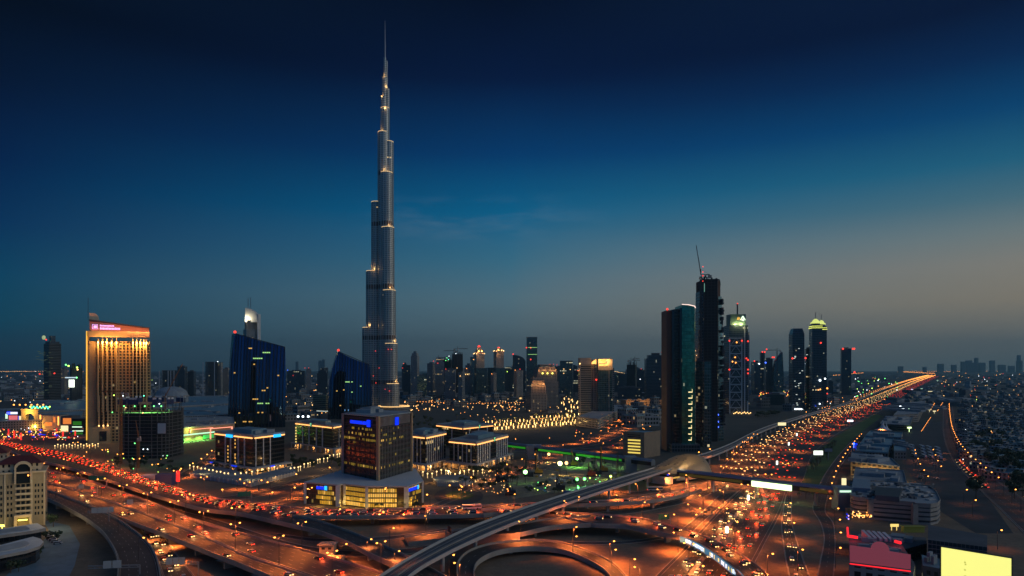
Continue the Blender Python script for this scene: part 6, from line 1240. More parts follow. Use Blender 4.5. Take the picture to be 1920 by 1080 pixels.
for k in range(9):
    p = wp(1063+k*5.2, 928-k*1.2); b2 = MB(); b2.box(p.x-2.6, p.x+2.6, p.y-1.2, p.y+1.2, .3, 2.8).box(p.x-2.8, p.x+2.8, p.y-1.3, p.y+1.3, 2.8, 2.95).box(p.x-2, p.x-1.6, p.y-1, p.y+1, 0, .3).box(p.x+1.6, p.x+2, p.y-1, p.y+1, 0, .3)
    tag(b2.build('site_cabin', M['white' if k % 3 else 'royal_cab'] if k % 3 or 'royal_cab' in M else M.setdefault('royal_cab', mat('blue_cabin', (.05, .12, .3), .6)), origin=(p.x, p.y, 0)), ['blue site cabin along the viaduct edge of the site', 'white site cabin along the viaduct edge of the site', 'white site cabin along the viaduct edge of the site'][k % 3], 'cabin', 'site cabins by the viaduct')

# ---------------------------------------------------------------- right foreground: parking building, billboards, roofs
def prismw(t_, name, pts, z0, z1, m_, mt=None): P = [(lambda p: (p.x, p.y))(wp(a, b_, z1)) for a, b_ in pts]; MB().prism(P, z0, z1, 0, 1, bottom=z0 > 0).build(name, [M[m_] if m_ in M else FA[m_], M[mt or 'roof']], t_); return P
Z = 11.5
pts = [(1594, 931), (1600, 934.5), (1612, 936.5), (1633, 937.5), (1634, 939.5), (1715, 945.5), (1716, 947.5), (1745, 949), (1758, 946.5), (1763, 941), (1756, 925), (1743, 914), (1660, 905), (1594, 906)]
P = [(lambda p: (p.x, p.y))(wp(a, b_, Z)) for a, b_ in pts]; t_ = thing('parking_building', 'curved beige multi storey car park with dark slot floors and a worn crowded roof', 'car park', (*ctr(P), 0))
MB().prism(grow(P, .975), 0, Z-.3, 0, 1).build('core', [M['dark_steel'], M['roof']], t_)
for k in range(5): z0 = [0, 2.6, 5.3, 8, 10.4][k]; MB().prism(P, z0, z0+(1.75 if k else 1.2), 0, 1, bottom=True).build('floor_band', [M['concrete'], M['roof']], t_)
for i in (3, 4, 5, 6): p = off(P, .5)[i]; MB().box(p[0]-1.5, p[0]+1.5, p[1]-.3, p[1]+2, 0, Z+.6).build('stair_tower', M['concrete'], t_)
ring_wall(t_, 'parapet', off(P, .2), Z+.65, Z+1.5, .4, M['concrete']); rr = random.Random(31); mb = MB(); mw = MB()
for k in range(120):
    px_, py_ = rr.uniform(1600, 1750), rr.uniform(908, 940); p = wp(px_, py_, Z); s = rr.uniform(.4, 2.2); (mb if rr.random() < .5 else mw).obox((p.x, p.y), (.9, .43), s*1.4, s*.7, Z+.67, Z+.7+rr.uniform(.2, 1.6))
mb.build('roof_units', M['dark_roof'], t_); mw.build('roof_ducts', M['pale_concrete'], t_); prismw(t_, 'roof_hall', [(1640, 928), (1686, 932), (1692, 916), (1642, 912)], Z+.7, Z+4, 'dark_roof', 'dark_steel')
for a_ in ((1594, 906, 1632, 915, 'steel'),): prismw(t_, 'ramp_roof', [(1597, 914), (1632, 916), (1632, 900), (1600, 897)], Z+.7, Z+3.4, 'steel_blue', 'steel_blue')
mb = MB(); mg = MB()
for k in range(70): p = wp(rr.uniform(1595, 1631), rr.uniform(955, 968), 3.0); (mb if rr.random() < .6 else mg).ball((p.x, p.y-2, rr.uniform(2.2, 4.2)), .32, n=5, k=3)
sh = thing('street_cafe', 'festoon lit terrace café at the foot of the curved car park', 'café', tuple(wp(1612, 965)), None); mb.build('festoon_bulbs', M['sodium'], sh); mg.build('festoon_bulbs', M['warm'], sh); q_ = wp(1612, 963); MB().box(q_.x-8, q_.x+8, q_.y, q_.y+3, 0, 3.2).build('counter_hut', M['gold_stone'], sh); lamp_at('sodium_small', (q_.x, q_.y-4, 4), sh)
for k in range(4): p = wp(1588+(k % 2)*3, 964+k*3, 3); MB().ball((p.x, p.y, 3), .5).build('violet_lamp', M['violet_l'] if k % 2 else M['royal_l'], sh)
p = wp(1677, 985, 3); s_ = MB().box(p.x-2.4, p.x+2.4, p.y-.3, p.y, 2.2, 3.8); s_.bar((p.x-1.5, p.y+.3, 0), (p.x-1.5, p.y+.3, 2.3), .3).bar((p.x+1.5, p.y+.3, 0), (p.x+1.5, p.y+.3, 2.3), .3); tag(s_.build('shop_sign', M['amber_hi'], origin=(p.x, p.y, 0)), 'amber lit shop sign under the curved car park', 'sign')
p = wp(1714, 992, 2); s_ = MB().box(p.x-6, p.x+6, p.y, p.y+3, 0, 3.2).box(p.x-6.3, p.x+6.3, p.y-1, p.y+3.2, 3.2, 3.5); tag(s_.build('kiosk_row', mat('olive_glow', (.2, .2, .05), .6, emit=(.5, .6, .02), es=.02), origin=(p.x, p.y, 0)), 'olive lit kiosk row right of the amber shop sign', 'kiosk')
# pink billboard on its building
Zb = 16; roofp = [(1592, 1060), (1712, 1076), (1716, 1058), (1690, 1020), (1592, 1006)]
P = [(lambda p: (p.x, p.y))(wp(a, b_, Zb)) for a, b_ in roofp]; t_ = thing('commercial_building', 'tan building with striped rooftop skylights carrying the rose billboard', 'building', (*ctr(P), 0)); MB().prism(P, 0, Zb, 0, 1).build('wall', [FA['beige'], M['dark_roof']], t_)
mb = MB()
for k in range(5): a_ = wp(1629+k*10, 1012+k*1.2, Zb); mb.prism([(a_.x, a_.y), (a_.x+1.4, a_.y), (a_.x+1.4, a_.y+7), (a_.x, a_.y+7)], Zb+.02, [Zb+1.2, Zb+1.2, Zb+3, Zb+3], bottom=True)
mb.build('skylight_strips', M['white'], t_); prismw(t_, 'roof_house', [(1612, 1014), (1668, 1020), (1664, 1001), (1612, 996)], Zb+.02, Zb+2.6, 'steel_blue', 'dark_roof') if False else None
mb = MB(); rr = random.Random(61)
for k in range(26): a_ = wp(rr.uniform(1598, 1690), rr.uniform(1012, 1045), Zb); mb.obox((a_.x, a_.y), (.97, -.24), rr.uniform(.5, 2.4), rr.uniform(.4, 1.6), Zb+.02, Zb+rr.uniform(.6, 2))
mb.build('roof_units', M['roof'], t_)
for a_, b_ in (((1590, 1005), (1608, 1008)), ((1678, 1015), (1689, 1018)), ((1589, 990), (1590, 1005))): q_, s_ = wp(*a_, Zb+1.5), wp(*b_, Zb+1.5); MB().bar(q_, s_, .8, 1.1).build('red_neon', em('neon_red', (1, .02, .03), 1.3) if 'neon_red' not in M else M['neon_red'], t_)
light('redtube', (1, .03, .03), 350); lamp_at('redtube', wp(1600, 1003, Zb+3), t_); lamp_at('redtube', wp(1684, 1014, Zb+3), t_)
q0, q1 = wp(1593.5, 1052.5, Zb+1), wp(1707.5, 1066.7, Zb+1); dv = Vector((q1.x-q0.x, q1.y-q0.y)); l = dv.length; dv /= l; nv = Vector((dv.y, -dv.x)); cx = .505*l; hb = 6.6; r = l*.155
out = [(0, 0), (l, 0), (l, hb*.86), (cx+r, hb*.92)]+[(cx+r*math.cos(PI*k/10), hb*.95+r*.95*math.sin(PI*k/10)) for k in range(1, 10)]+[(cx-r, hb*.98), (0, hb)]
bb = thing('billboard', 'big plain rose billboard with a round hump on its top edge', 'billboard', (q0.x, q0.y, Zb)); W2 = lambda s, h_, d_: (q0.x+dv.x*s+nv.x*d_, q0.y+dv.y*s+nv.y*d_, Zb+.9+h_)
mb = MB(); mb.face([W2(s, h_, .35) for s, h_ in out]); mb.face([W2(s, h_, 0) for s, h_ in reversed(out)])
for i in range(len(out)): j = (i+1) % len(out); mb.face([W2(*out[i], .35), W2(*out[i], 0), W2(*out[j], 0), W2(*out[j], .35)])
mb.build('panel', M['rose_screen'], bb); mb = MB(); [mb.bar(W2(l*k/8, 0, -.4), W2(l*k/8, hb*.9, -.4), .25) for k in range(9)]; mb.build('back_frame', M['dark_steel'], bb); mb = MB(); mb.bar(W2(0, -.7, .6), W2(l, -.7, .6), .5, .35); mb.build('red_tube', M['neon_red'], bb); mb = MB(); mb.bar(W2(0, -1.9, .6), W2(l, -1.9, .6), .3, .25); mb.build('red_tube', M['neon_red'], bb)
for s in (.2, .5, .8): light('redtube', (1, .03, .03), 700); lamp_at('redtube', W2(l*s, -1.4, 2.2), bb)
# yellow screen
a_, b_ = wp(1765, 1026, 22), wp(1896, 1047.5, 22); t_ = thing('led_screen', 'large blank pale yellow LED screen at the bottom right corner', 'screen', (a_.x, a_.y, 0)); dv = Vector((b_.x-a_.x, b_.y-a_.y)).normalized(); l = (b_-a_).length; m_ = (a_+b_)/2
MB().obox((m_.x, m_.y), (dv.x, dv.y), l/2, .15, 10.2, 22).build('lit_face', M['yellow_screen'], t_); nv = Vector((-dv.y, dv.x)); MB().obox((m_.x+nv.x*.6, m_.y+nv.y*.6), (dv.x, dv.y), l/2+.4, .4, 9.8, 22.4).build('casing', M['dark_steel'], t_)
mb = MB(); [mb.obox((m_.x+nv.x*2+dv.x*l*s, m_.y+nv.y*2+dv.y*l*s), (dv.x, dv.y), .5, .5, 0, 20) for s in (-.35, 0, .35)]; mb.build('support_post', M['steel'], t_); mb = MB(); [mb.obox((m_.x-nv.x*.2+dv.x*l*(-.245)+s, m_.y-nv.y*.2), (dv.x, dv.y), .3, .02, z_, z_+.5) for s, z_ in ((0, 18), (.2, 17.2), (0, 15), (.1, 12.6))]; mb.build('screen_marks', mat('screen_mark', (.55, .5, .12), .5, emit=(.55, .55, .1), es=.8), t_)
P = [(lambda p: (p.x, p.y))(wp(x_, y_, 15)) for x_, y_ in ((1740, 1012), (1851, 1026), (1851, 1004), (1740, 984))]; t_ = thing('netted_building', 'dark building wrapped in scaffold netting behind the yellow screen', 'building', (*ctr(P), 0)); MB().prism(P, 0, 15, 0, 1).build('netting', [mat('dark_net', (.015, .05, .055), .8), M['dark_roof']], t_); mb = MB(); [strip_along(P[0], P[1], .05, z_, z_+.25, 0, 1, .15, mb) for z_ in range(1, 15, 2)]; [strip_along(P[0], P[1], .05, 0, 15, s/14, s/14+.004, .2, mb) for s in range(15)]; mb.build('scaffold', M['steel'], t_)
P = [(lambda p: (p.x, p.y))(wp(x_, y_, 9)) for x_, y_ in ((1730, 1060), (1762, 1066), (1762, 1048), (1728, 1040))]; t_ = thing('flat_roofed_shop', 'small teal flat roofed building left of the yellow screen', 'building', (*ctr(P), 0)); MB().prism(P, 0, 9, 0, 1).build('wall', [FA['lowrise2'], M['teal_roof']], t_); rooftop(t_, P, 9, 3); MB().ball(tuple(wp(1760, 1031, 10)), .5).build('roof_lamp', M['cool'], t_)
P = [(lambda p: (p.x, p.y))(wp(x_, y_, 12)) for x_, y_ in ((1592, 1000), (1690, 1012), (1738, 1000), (1736, 990), (1596, 978))]; t_ = thing('dark_block', 'dark low building between the curved car park and the rose billboard', 'building', (*ctr(P), 0)); MB().prism(P, 0, 7, 0, 1).build('wall', [FA['black_office'], M['dark_roof']], t_); rooftop(t_, P, 7, 6)
# buildings up the right side
def rblock(label, pts, z_, wallm, roofm='roof', n=6, name='city_block', par=True):
    P = [(lambda p: (p.x, p.y))(wp(a, b_, z_)) for a, b_ in pts]; t_ = thing(name, label, 'building', (*ctr(P), 0)); MB().prism(P, 0, z_, 0, 1).build('wall', [M[wallm] if wallm in M else FA[wallm], M[roofm]], t_)
    if par: ring_wall(t_, 'parapet', off(P, .3), z_+.01, z_+1.1, .5, M[roofm])
    rooftop(t_, P, z_, n); return t_, P
fa('ochre', (.48, .33, .14), (.02, .02, .02), 4.2, 4.4, .38, .45, 0, Wm, 1, gm=0, gr=.4)
t_, P = rblock('ochre walled flat block with square windows above the curved car park', [(1595, 866), (1687, 876), (1672, 861), (1597, 848)], 12, 'ochre'); [lamp_at('dim_cream', (P[0][0]+(P[1][0]-P[0][0])*s, P[0][1]+(P[1][1]-P[0][1])*s-7, 4), t_) for s in (.1, .3, .5, .7, .9)]
rblock('flat grey roof with a raised white frame directly behind the curved car park', [(1600, 900), (1700, 908), (1694, 884), (1604, 878)], 10, 'lowrise')
rblock('blue grey roofed shed nearest the frontage street', [(1604, 846), (1665, 850), (1668, 838), (1612, 834)], 8, 'lowrise2', 'teal_roof')
rblock('long blue grey roofed shed in the third row from the frontage street', [(1612, 833), (1672, 836), (1676, 823), (1622, 820)], 8, 'lowrise2', 'teal_roof')
rblock('large blue grey roofed hall left of the bus depot', [(1676, 846), (1699, 846), (1697, 826), (1677, 824)], 9, 'lowrise2', 'teal_roof')
rblock('wide blue grey roofed hall beneath the white tent', [(1622, 818), (1690, 821), (1692, 812), (1632, 809)], 8, 'lowrise2', 'teal_roof')
fa('slots', (.10, .095, .07), (.01, .01, .01), 3.2, 300, 0, .5, 0, Wm, 1, gm=0)
rblock('dark slotted long building behind the white tent', [(1650, 795), (1706, 798), (1712, 782), (1662, 780)], 9, 'slots', 'roof')
rblock('broad pale roofed building with lit signs by the highway', [(1676, 778), (1722, 776), (1736, 752), (1700, 756)], 14, 'lowrise')
rblock('long low dark building beyond the pale roofed one', [(1740, 753), (1800, 754), (1806, 745), (1745, 745)], 10, 'lowrise2', 'dark_roof')
for (px_, py_, z_, w_, m_) in ((1688, 762, 16, 4, 'cool'), (1693, 767, 16, 5, 'cool'), (1684, 772, 12, 3, 'mint_panel'), (1704, 767, 15, 2, 'mint_panel'), (1677, 794, 7, 5, 'lime_l'), (1668, 793, 7, 3, 'violet_l'), (1705, 802, 6, 6, 'lime_screen'), (1743, 768, 5, 7, 'cream_panel'), (1752, 771, 5, 6, 'cream_panel'), (1744, 734, 8, 16, 'cream_panel'), (1728, 729, 8, 8, 'mint_panel'), (1710, 730, 9, 8, 'white_lav'), (1758, 713, 10, 14, 'mint_panel'), (1605, 833, 6, 3, 'royal_l'), (1601, 832, 5, 1.6, 'blue_l')):
    p = wp(px_, py_, z_); s_ = MB().box(p.x-w_/2, p.x+w_/2, p.y-.4, p.y, z_-1, z_+1.2); s_.bar((p.x, p.y+.3, 0), (p.x, p.y+.3, z_-.9), .5); tag(s_.build('roadside_sign', M[m_], origin=(p.x, p.y, 0)), 'distant glowing %s sign beside the right hand highway edge' % {'cool': 'white', 'mint_panel': 'mint', 'lime_l': 'lime', 'violet_l': 'violet', 'lime_screen': 'pale green', 'cream_panel': 'cream', 'white_lav': 'lavender white', 'royal_l': 'deep blue', 'blue_l': 'bright blue'}[m_], 'sign', 'glowing signs right of the highway')
p = wp(1655, 812, 0); t_ = thing('tent_roof', 'white peaked tent roof with two tips by the frontage street', 'tent', (p.x, p.y, 0)); pr = [(11, 5), (6, 6.5), (3, 9.5), (1.2, 14), (.3, 19)]; MB().lathe(p.x, p.y, pr, 12).build('canopy', M['white'], t_); MB().lathe(p.x+7, p.y+3, [(r*.7, z_*.8) for r, z_ in pr], 10).build('canopy', M['white'], t_); mb = MB(); [mb.bar((p.x+10.5*math.cos(k), p.y+10.5*math.sin(k), 0), (p.x+10.5*math.cos(k), p.y+10.5*math.sin(k), 5), .4) for k in range(6)]; mb.build('tent_poles', M['steel'], t_); lamp_at('sodium_small', (p.x-6, p.y-8, 9), t_)
# roadside billboards on the highway
def sign_on_posts(px_, py_, z_, w_, h, m_, label, cat='billboard', back='dark_steel', name='roadside_billboard', ang=0):
    p = wp(px_, py_, z_); t_ = thing(name, label, cat, (p.x, p.y, 0)); MB().box(p.x-w_/2, p.x+w_/2, p.y-.5, p.y-.3, z_-h/2, z_+h/2).build('lit_face', M[m_], t_); MB().box(p.x-w_/2-.2, p.x+w_/2+.2, p.y-.28, p.y+.3, z_-h/2-.2, z_+h/2+.2).build('casing', M[back], t_); MB().bar((p.x, p.y, 0), (p.x, p.y, z_-h/2-.21), .8).build('post', M['steel'], t_); return t_
sign_on_posts(1534, 849, 11, 9, 4, 'white_screen', 'bright white billboard on a post over the verge lawn'); sign_on_posts(1553, 844, 10, 8, 3.4, 'steel_blue', 'unlit blue grey board behind the bright white billboard', name='roadside_board')
sign_on_posts(1466, 795, 12, 12, 4.5, 'cream_panel', 'yellow and white lit billboard beside the viaduct'); sign_on_posts(1594, 789, 10, 9, 2.6, 'cool', 'distant white billboard at the right highway edge'); sign_on_posts(1582, 903, 6, 3.6, 5.4, 'cream_panel', 'tall cream poster light box beside the frontage street')
for px_, py_ in ((1403, 943), (1363, 1006), (1479, 838), (1457, 875), (1494, 820)): p = wp(px_, py_); t_ = thing('advertising_column', 'narrow white lit advertising column on the highway median', 'advertising column', (p.x, p.y, 0), 'advertising columns on the median'); MB().box(p.x-.75, p.x+.75, p.y-.3, p.y+.3, 2, 5.6).build('light_box', M['white_screen'], t_); MB().bar((p.x, p.y, 0), (p.x, p.y, 2), .4).build('post', M['steel'], t_)
def gantry(label, px_, py_, zr, span, ang, faces, m_='steel', fm='pale_concrete'):
    p = wp(px_, py_, zr); t_ = thing('sign_gantry', label, 'road sign', (p.x, p.y, zr)); c_, s_ = math.cos(ang), math.sin(ang); q_ = (p.x-c_*span, p.y-s_*span); mb = MB(); mb.bar((p.x, p.y, zr), (p.x, p.y, zr+6), .5); mb.bar((p.x, p.y, zr+6), (q_[0], q_[1], zr+6.8), .4); mb.bar((p.x, p.y, zr+5), (q_[0], q_[1], zr+5.8), .3); [mb.bar((p.x-c_*span*k/6, p.y-s_*span*k/6, zr+5+.8*k/6), (p.x-c_*span*(k+.5)/6, p.y-s_*span*(k+.5)/6, zr+6+.8*k/6), .15) for k in range(6)]; mb.build('frame', M[m_], t_)
    for s0, s1 in faces: m2 = ((s0+s1)/2*span); MB().obox((p.x-c_*m2, p.y-s_*m2-.4), (c_, s_), (s1-s0)/2*span, .12, zr+5.4, zr+8.6).build('sign_panel', M[fm], t_)
    return t_
gantry('pale back of a road sign gantry at the fork of the dark curved ramp', 204, 978, 6, 11, .35, ((-.25, .0), (.03, .28), (.3, .5), (.52, .78))); gantry('curved sign gantry low on the dark curved ramp, bottom left', 262, 1085, 4, 20, .25, ((.35, .52), (.54, .7))); gantry('curved sign gantry over the underpass road, bottom left', 372, 1078, 0, 16, .2, ((.35, .5), (.52, .66), (.68, .85)))
gantry('sign gantry on the median of the broad carriageway, left of the fork', 182, 930, 6, 14, .1, ((.6, .85),)); gantry('sign gantry on the median of the broad carriageway, above the fork', 277, 962, 6, 14, .1, ((.6, .85),)); gantry('green direction sign over the broad carriageway near the hotel', 200, 914, 6, 14, -.05, ((.0, .45), (.5, .98)), fm='green_sign')
gantry('green direction sign at the sandy triangle left of the highway', 1257, 990, 0, 8, .2, ((.1, .95),), fm='green_sign'); gantry('green direction sign beyond the jammed flyover near the ramp fork', 472, 944, 0, 10, .4, ((.05, .9),), fm='green_sign'); gantry('dark sign gantry on the low ramp with solid walls', 836, 1012, 3, 11, 2.0, ((.3, .75),), fm='dark_steel')
# banner on the curved flyover
A, B_ = ROADS['jam_r']; pth = Path(A, B_, 1.0); t_ = None; i0 = min(range(len(pth.P)), key=lambda i: (pth.P[i]-wp(1276, 1007.5, 6.4)).length); i1 = min(range(len(pth.P)), key=lambda i: (pth.P[i]-wp(1390, 1084, 6.4)).length); pc = pth.P[(i0+i1)//2]
t_ = thing('advertising_banner', 'long lit blue and white advertising banner hung along the curved flyover', 'banner', (pc.x, pc.y, 4)); sg_ = pth.P[i0:i1+1]; rr = random.Random(77); em('banner_blue', (.06, .24, .42), .55); em('banner_white', (.85, .92, 1), 1.3)
nn = [];
for i, p in enumerate(sg_): tt = (sg_[min(i+1, len(sg_)-1)]-sg_[max(0, i-1)]).normalized(); k = Vector((tt.y, -tt.x, 0)); k = k if k.y < 0 else -k; nn.append(p+k*.7)
mb = wall(MB(), nn, .35, -1.9, .9); mb.build('banner_sheet', M['banner_blue'], t_); mw = MB(); my = MB(); pp_ = Path(nn, nn, .5); x_ = 2
def bl(mb_, xa, xb, z0, z1):
    a_, _ = pp_.at(xa); b2, tt = pp_.at(xb); k = Vector((tt.y, -tt.x, 0)); k = (k if k.y < 0 else -k)*.3; mb_.face([a_+k+Vector((0, 0, z0)), b2+k+Vector((0, 0, z0)), b2+k+Vector((0, 0, z1)), a_+k+Vector((0, 0, z1))])
for a_, b2 in ((.06, .12), (.15, .33), (.42, .47), (.49, .50), (.62, .67), (.70, .72), (.80, .85), (.87, .97)):
    x_ = a_*pp_.len
    while x_ < b2*pp_.len: w_ = rr.uniform(.6, 1.3); bl(mw if rr.random() < .9 else my, x_, x_+w_, -1.5+rr.uniform(0, .4), .5); x_ += w_+.25
for s in (.56, .75): bl(my, s*pp_.len, s*pp_.len+1.6, -1.2, .3)
mw.build('banner_lettering', M['banner_white'], t_); my.build('banner_emblems', M['amber_hi'], t_)
# pump house and wall under sodium light
p = wp(612, 1043); t_ = thing('pump_house', 'small orange lit hut with two vents beside the broad carriageway', 'hut', (p.x, p.y, 0)); MB().box(p.x-3.6, p.x+3.6, p.y, p.y+6, 0, 5.4).build('wall', M['cream'], t_); MB().box(p.x-4.4, p.x+4.4, p.y-.8, p.y+6.6, 5.41, 5.9).build('roof', M['concrete'], t_); mb = MB(); [mb.box(p.x+s-.8, p.x+s+.8, p.y-.15, p.y-.02, 3.4, 4.5) for s in (-1.6, 1.6)]; mb.build('vent', M['dark_steel'], t_); lamp_at('sodium_small', (p.x+3, p.y-7, 5), t_)
p = wp(625, 1052); t_ = thing('walled_yard', 'little orange lit walled yard in front of the hut', 'yard', (p.x, p.y, 0)); mb = MB(); mb.box(p.x-5, p.x+5, p.y+3, p.y+3.4, 0, 2.2); mb.box(p.x-5, p.x-4.6, p.y-4, p.y+3, 0, 2.2); mb.box(p.x+4.6, p.x+5, p.y-4, p.y+3, 0, 2.2); mb.build('wall', M['cream'], t_); MB().ball((p.x+2, p.y, 1.6), .7).build('yard_lamp', M['sodium'], t_); lamp_at('sodium_small', (p.x+1, p.y-2, 3.5), t_)
for (px_, py_) in ((288, 1000), (325, 1012), (300, 1020), (340, 1040)): lamp_at('sodium_small', wp(px_, py_, 4))
# white hoarding block at the fork
p = wp(305, 910); t_ = thing('site_hoarding', 'pale and blue hoarded yard at the street corner behind the jam', 'hoarding', (p.x, p.y, 0)); MB().box(p.x-18, p.x-5, p.y, p.y+9, 0, 8).build('pale_panel', M['white'], t_); MB().box(p.x-4.9, p.x+8, p.y-2, p.y+7, 0, 9).build('blue_panel', mat('poster_blue', (.03, .06, .2), .6), t_); MB().box(p.x+11, p.x+14, p.y-.4, p.y, 3, 12).build('red_panel', M['red_col'], t_); MB().bar((p.x+12.5, p.y, 0), (p.x+12.5, p.y, 3), .4).build('post', M['steel'], t_)
# ---------------------------------------------------------------- street lamps
em('lamp_a', (1, .34, .055), 7)
def lamp_proto(name, h, double, label, m_='lamp_a', r=.48):
    t_ = thing(name, label, 'street lamp', (0, 0, 0)); MB().cyl(0, 0, .16, .09, 0, h, 6).build('pole', M['dark_steel'], t_); sg = (-1, 1) if double else (1,)
    for s in sg:
        MB().bar((0, 0, h-.1), (s*1.9, 0, h+.35), .14).build('arm', M['dark_steel'], t_); MB().box(s*2.2-.65, s*2.2+.65, -.28, .28, h+.28, h+.5).build('lamp_housing', M['dark_steel'], t_); MB().ball((s*2.2, 0, h+.1), r, n=8, k=4, sz=.8).build('lamp', M[m_], t_)
    return t_
PROTO = {'double': lamp_proto('street_lamp', 13.5, True, 'x'), 'single': lamp_proto('street_lamp', 10, False, 'x'), 'far': lamp_proto('street_lamp', 13.5, True, 'x', r=.95), 'small': lamp_proto('street_lamp', 8, False, 'x', r=.6)}
NL = [0]
MV = [p for k in ('metro', 'metro2') for p in Path(*ROADS[k], .5).P]
MVP = [a.lerp(b_, s) for a, b_ in zip(MV, MV[1:]) if (a-b_).length < 80 for s in (0, .33, .66)]
def put_lamp(kind, p, rz, label, group, ld='sodium'):
    if any((q_.x-p.x)**2+(q_.y-p.y)**2 < 81 for q_ in MVP): return None
    o = copy_tree(PROTO[kind], None, p, rz); tag(o, label, 'street lamp', group); NL[0] += 1
    if ld:
        l = bpy.data.objects.new('sodium_light', LD[ld]); link(l); l.parent = o; l.location = (0, 0, (13.1 if kind in ('double', 'far') else 9.4 if kind == 'single' else 7.4))
    return o
def lamp_row(key, t, step, kind, label, group, start=10, end=1e9, ld='sodium', ymax=2000, turn=0):
    A, B_ = ROADS[key]; pth = Path(A, B_, t); x_ = start
    while x_ < min(pth.len, end):
        p, tg = pth.at(x_)
        if 200 < p.y < ymax and abs(p.x/p.y*F) < 1050: put_lamp(kind, p, math.atan2(tg.y, tg.x)+PI/2+turn, label, group, ld)
        x_ += step
lamp_row('jam_w', .02, 46, 'double', 'twin headed sodium lamp on the far edge of the wide jammed flyover', 'lamps on the jammed flyover')
lamp_row('jam_m', .02, 48, 'double', 'twin headed sodium lamp on the level flyover before the bank podium', 'lamps on the level flyover', 14)
lamp_row('jam_r', .03, 40, 'single', 'single headed sodium lamp on the curved flyover over the highway', 'lamps on the curved flyover', 20, ld='sodium')
lamp_row('jam_up', .04, 45, 'single', 'single headed sodium lamp on the upper branch ramp', 'lamps on the upper branch ramp', 18)
lamp_row('left_up', 1.02, 40, 'double', 'twin headed sodium lamp between the two broad left carriageways', 'lamps between the left carriageways', 25)
lamp_row('left_up', -.01, 60, 'double', 'twin headed sodium lamp along the far edge of the broad left carriageway', 'lamps beyond the left carriageway', 50)
lamp_row('ramp_a', .45, 70, 'single', 'single headed lamp on the dark curved ramp', 'lamps on the dark curved ramp', 40, ld=None)
lamp_row('loop', .0, 30, 'single', 'single headed sodium lamp on the outer wall of the loop ramp', 'lamps on the loop ramp', 20, ld='sodium')
lamp_row('ramp_e', .0, 42, 'single', 'single headed sodium lamp on the low walled ramp', 'lamps on the walled ramp', 12, ld='sodium')
lamp_row('blue', .0, 60, 'single', 'single headed sodium lamp on the empty dark ramp', 'lamps on the empty dark ramp', 45, ld=None)
lamp_row('szr', .33, 92, 'double', 'tall twin headed sodium lamp on the near highway median', 'lamps on the near highway median', 60)
lamp_row('szr', .62, 92, 'double', 'tall twin headed sodium lamp right of the near highway median', 'lamps right of the near highway median', 20)
lamp_row('szr', -.02, 70, 'single', 'single headed sodium lamp on the left kerb of the near highway', 'lamps on the left highway kerb', 30)
lamp_row('szr2', .40, 62, 'double', 'tall twin headed sodium lamp on the median beyond the footbridge', 'lamps on the far highway median', 20, ymax=1900)
lamp_row('szr2', .12, 52, 'double', 'twin headed sodium lamp on the left service strip beyond the footbridge', 'lamps on the left service strip', 35, ymax=1900)
lamp_row('szr2', .80, 110, 'double', 'twin headed sodium lamp on the right lanes beyond the footbridge', 'lamps on the right lanes', 60, ymax=1900)
lamp_row('metro2', 1.25, 30, 'small', 'small low sodium lamp at the foot of the far viaduct', 'small lamps under the far viaduct', 10, ld='sodium_small', ymax=1400)
lamp_row('g4', .0, 40, 'single', 'single headed sodium lamp on the curving service road below the branch ramp', 'lamps on the curving service road', 20)
lamp_row('g5', .0, 30, 'single', 'single headed sodium lamp near the bus stop below the station', 'lamps below the station', 12)
lamp_row('slip_l', .0, 34, 'single', 'single headed sodium lamp at the sandy triangle', 'lamps at the sandy triangle', 20)
lamp_row('slip_r', .5, 60, 'single', 'single headed sodium lamp on the right slip road', 'lamps on the right slip road', 30, ld='sodium_small')
lamp_row('frontage', 1.05, 34, 'single', 'single headed sodium lamp along the frontage street', 'lamps on the frontage street', 8, ld='sodium_tiny')
lamp_row('street_r', .5, 30, 'single', 'single headed sodium lamp in the median of the tree lined street', 'lamps in the tree lined street', 8, ld='sodium_tiny', ymax=1700)
lamp_row('street_m', .0, 42, 'single', 'single headed sodium lamp on the far kerb of the sweeping street', 'lamps on the sweeping street', 10)
lamp_row('street_m2', .9, 50, 'single', 'single headed sodium lamp on the near kerb of the sweeping street', 'lamps on the near kerb of the sweeping street', 14)
lamp_row('street_b', .0, 40, 'small', 'small warm lamp along the street past the roundabout', 'lamps past the roundabout', 10, ld='sodium_small')
lamp_row('street_a', 1.0, 34, 'small', 'small warm lamp on the street behind the half built block', 'lamps behind the half built block', 10, ld='sodium_small')
lamp_row('street_c', 1.0, 42, 'small', 'small lamp on the street below the cyan signed office block', 'lamps below the cyan signed block', 10, ld='sodium_small')
for px_, py_ in ((712, 985), (750, 990), (570, 955), (505, 945), (547, 935), (568, 924), (445, 918), (485, 920)): put_lamp('small', wp(px_, py_), 0, 'small lone sodium lamp on the dark ground behind the jam', 'lone lamps behind the jam', 'sodium_small')
for px_, py_, kk in ((641, 1060, 1), (688, 1050, 1), (740, 1075, 1), (1074, 1044, 1), (1147, 1072, 1), (1241, 1000, 0), (960, 1014, 0), (1110, 958, 0)): put_lamp('single', wp(px_, py_), .5*kk, 'lone single headed sodium lamp on the sand of the interchange', 'lone lamps on the interchange sand', 'sodium_small')

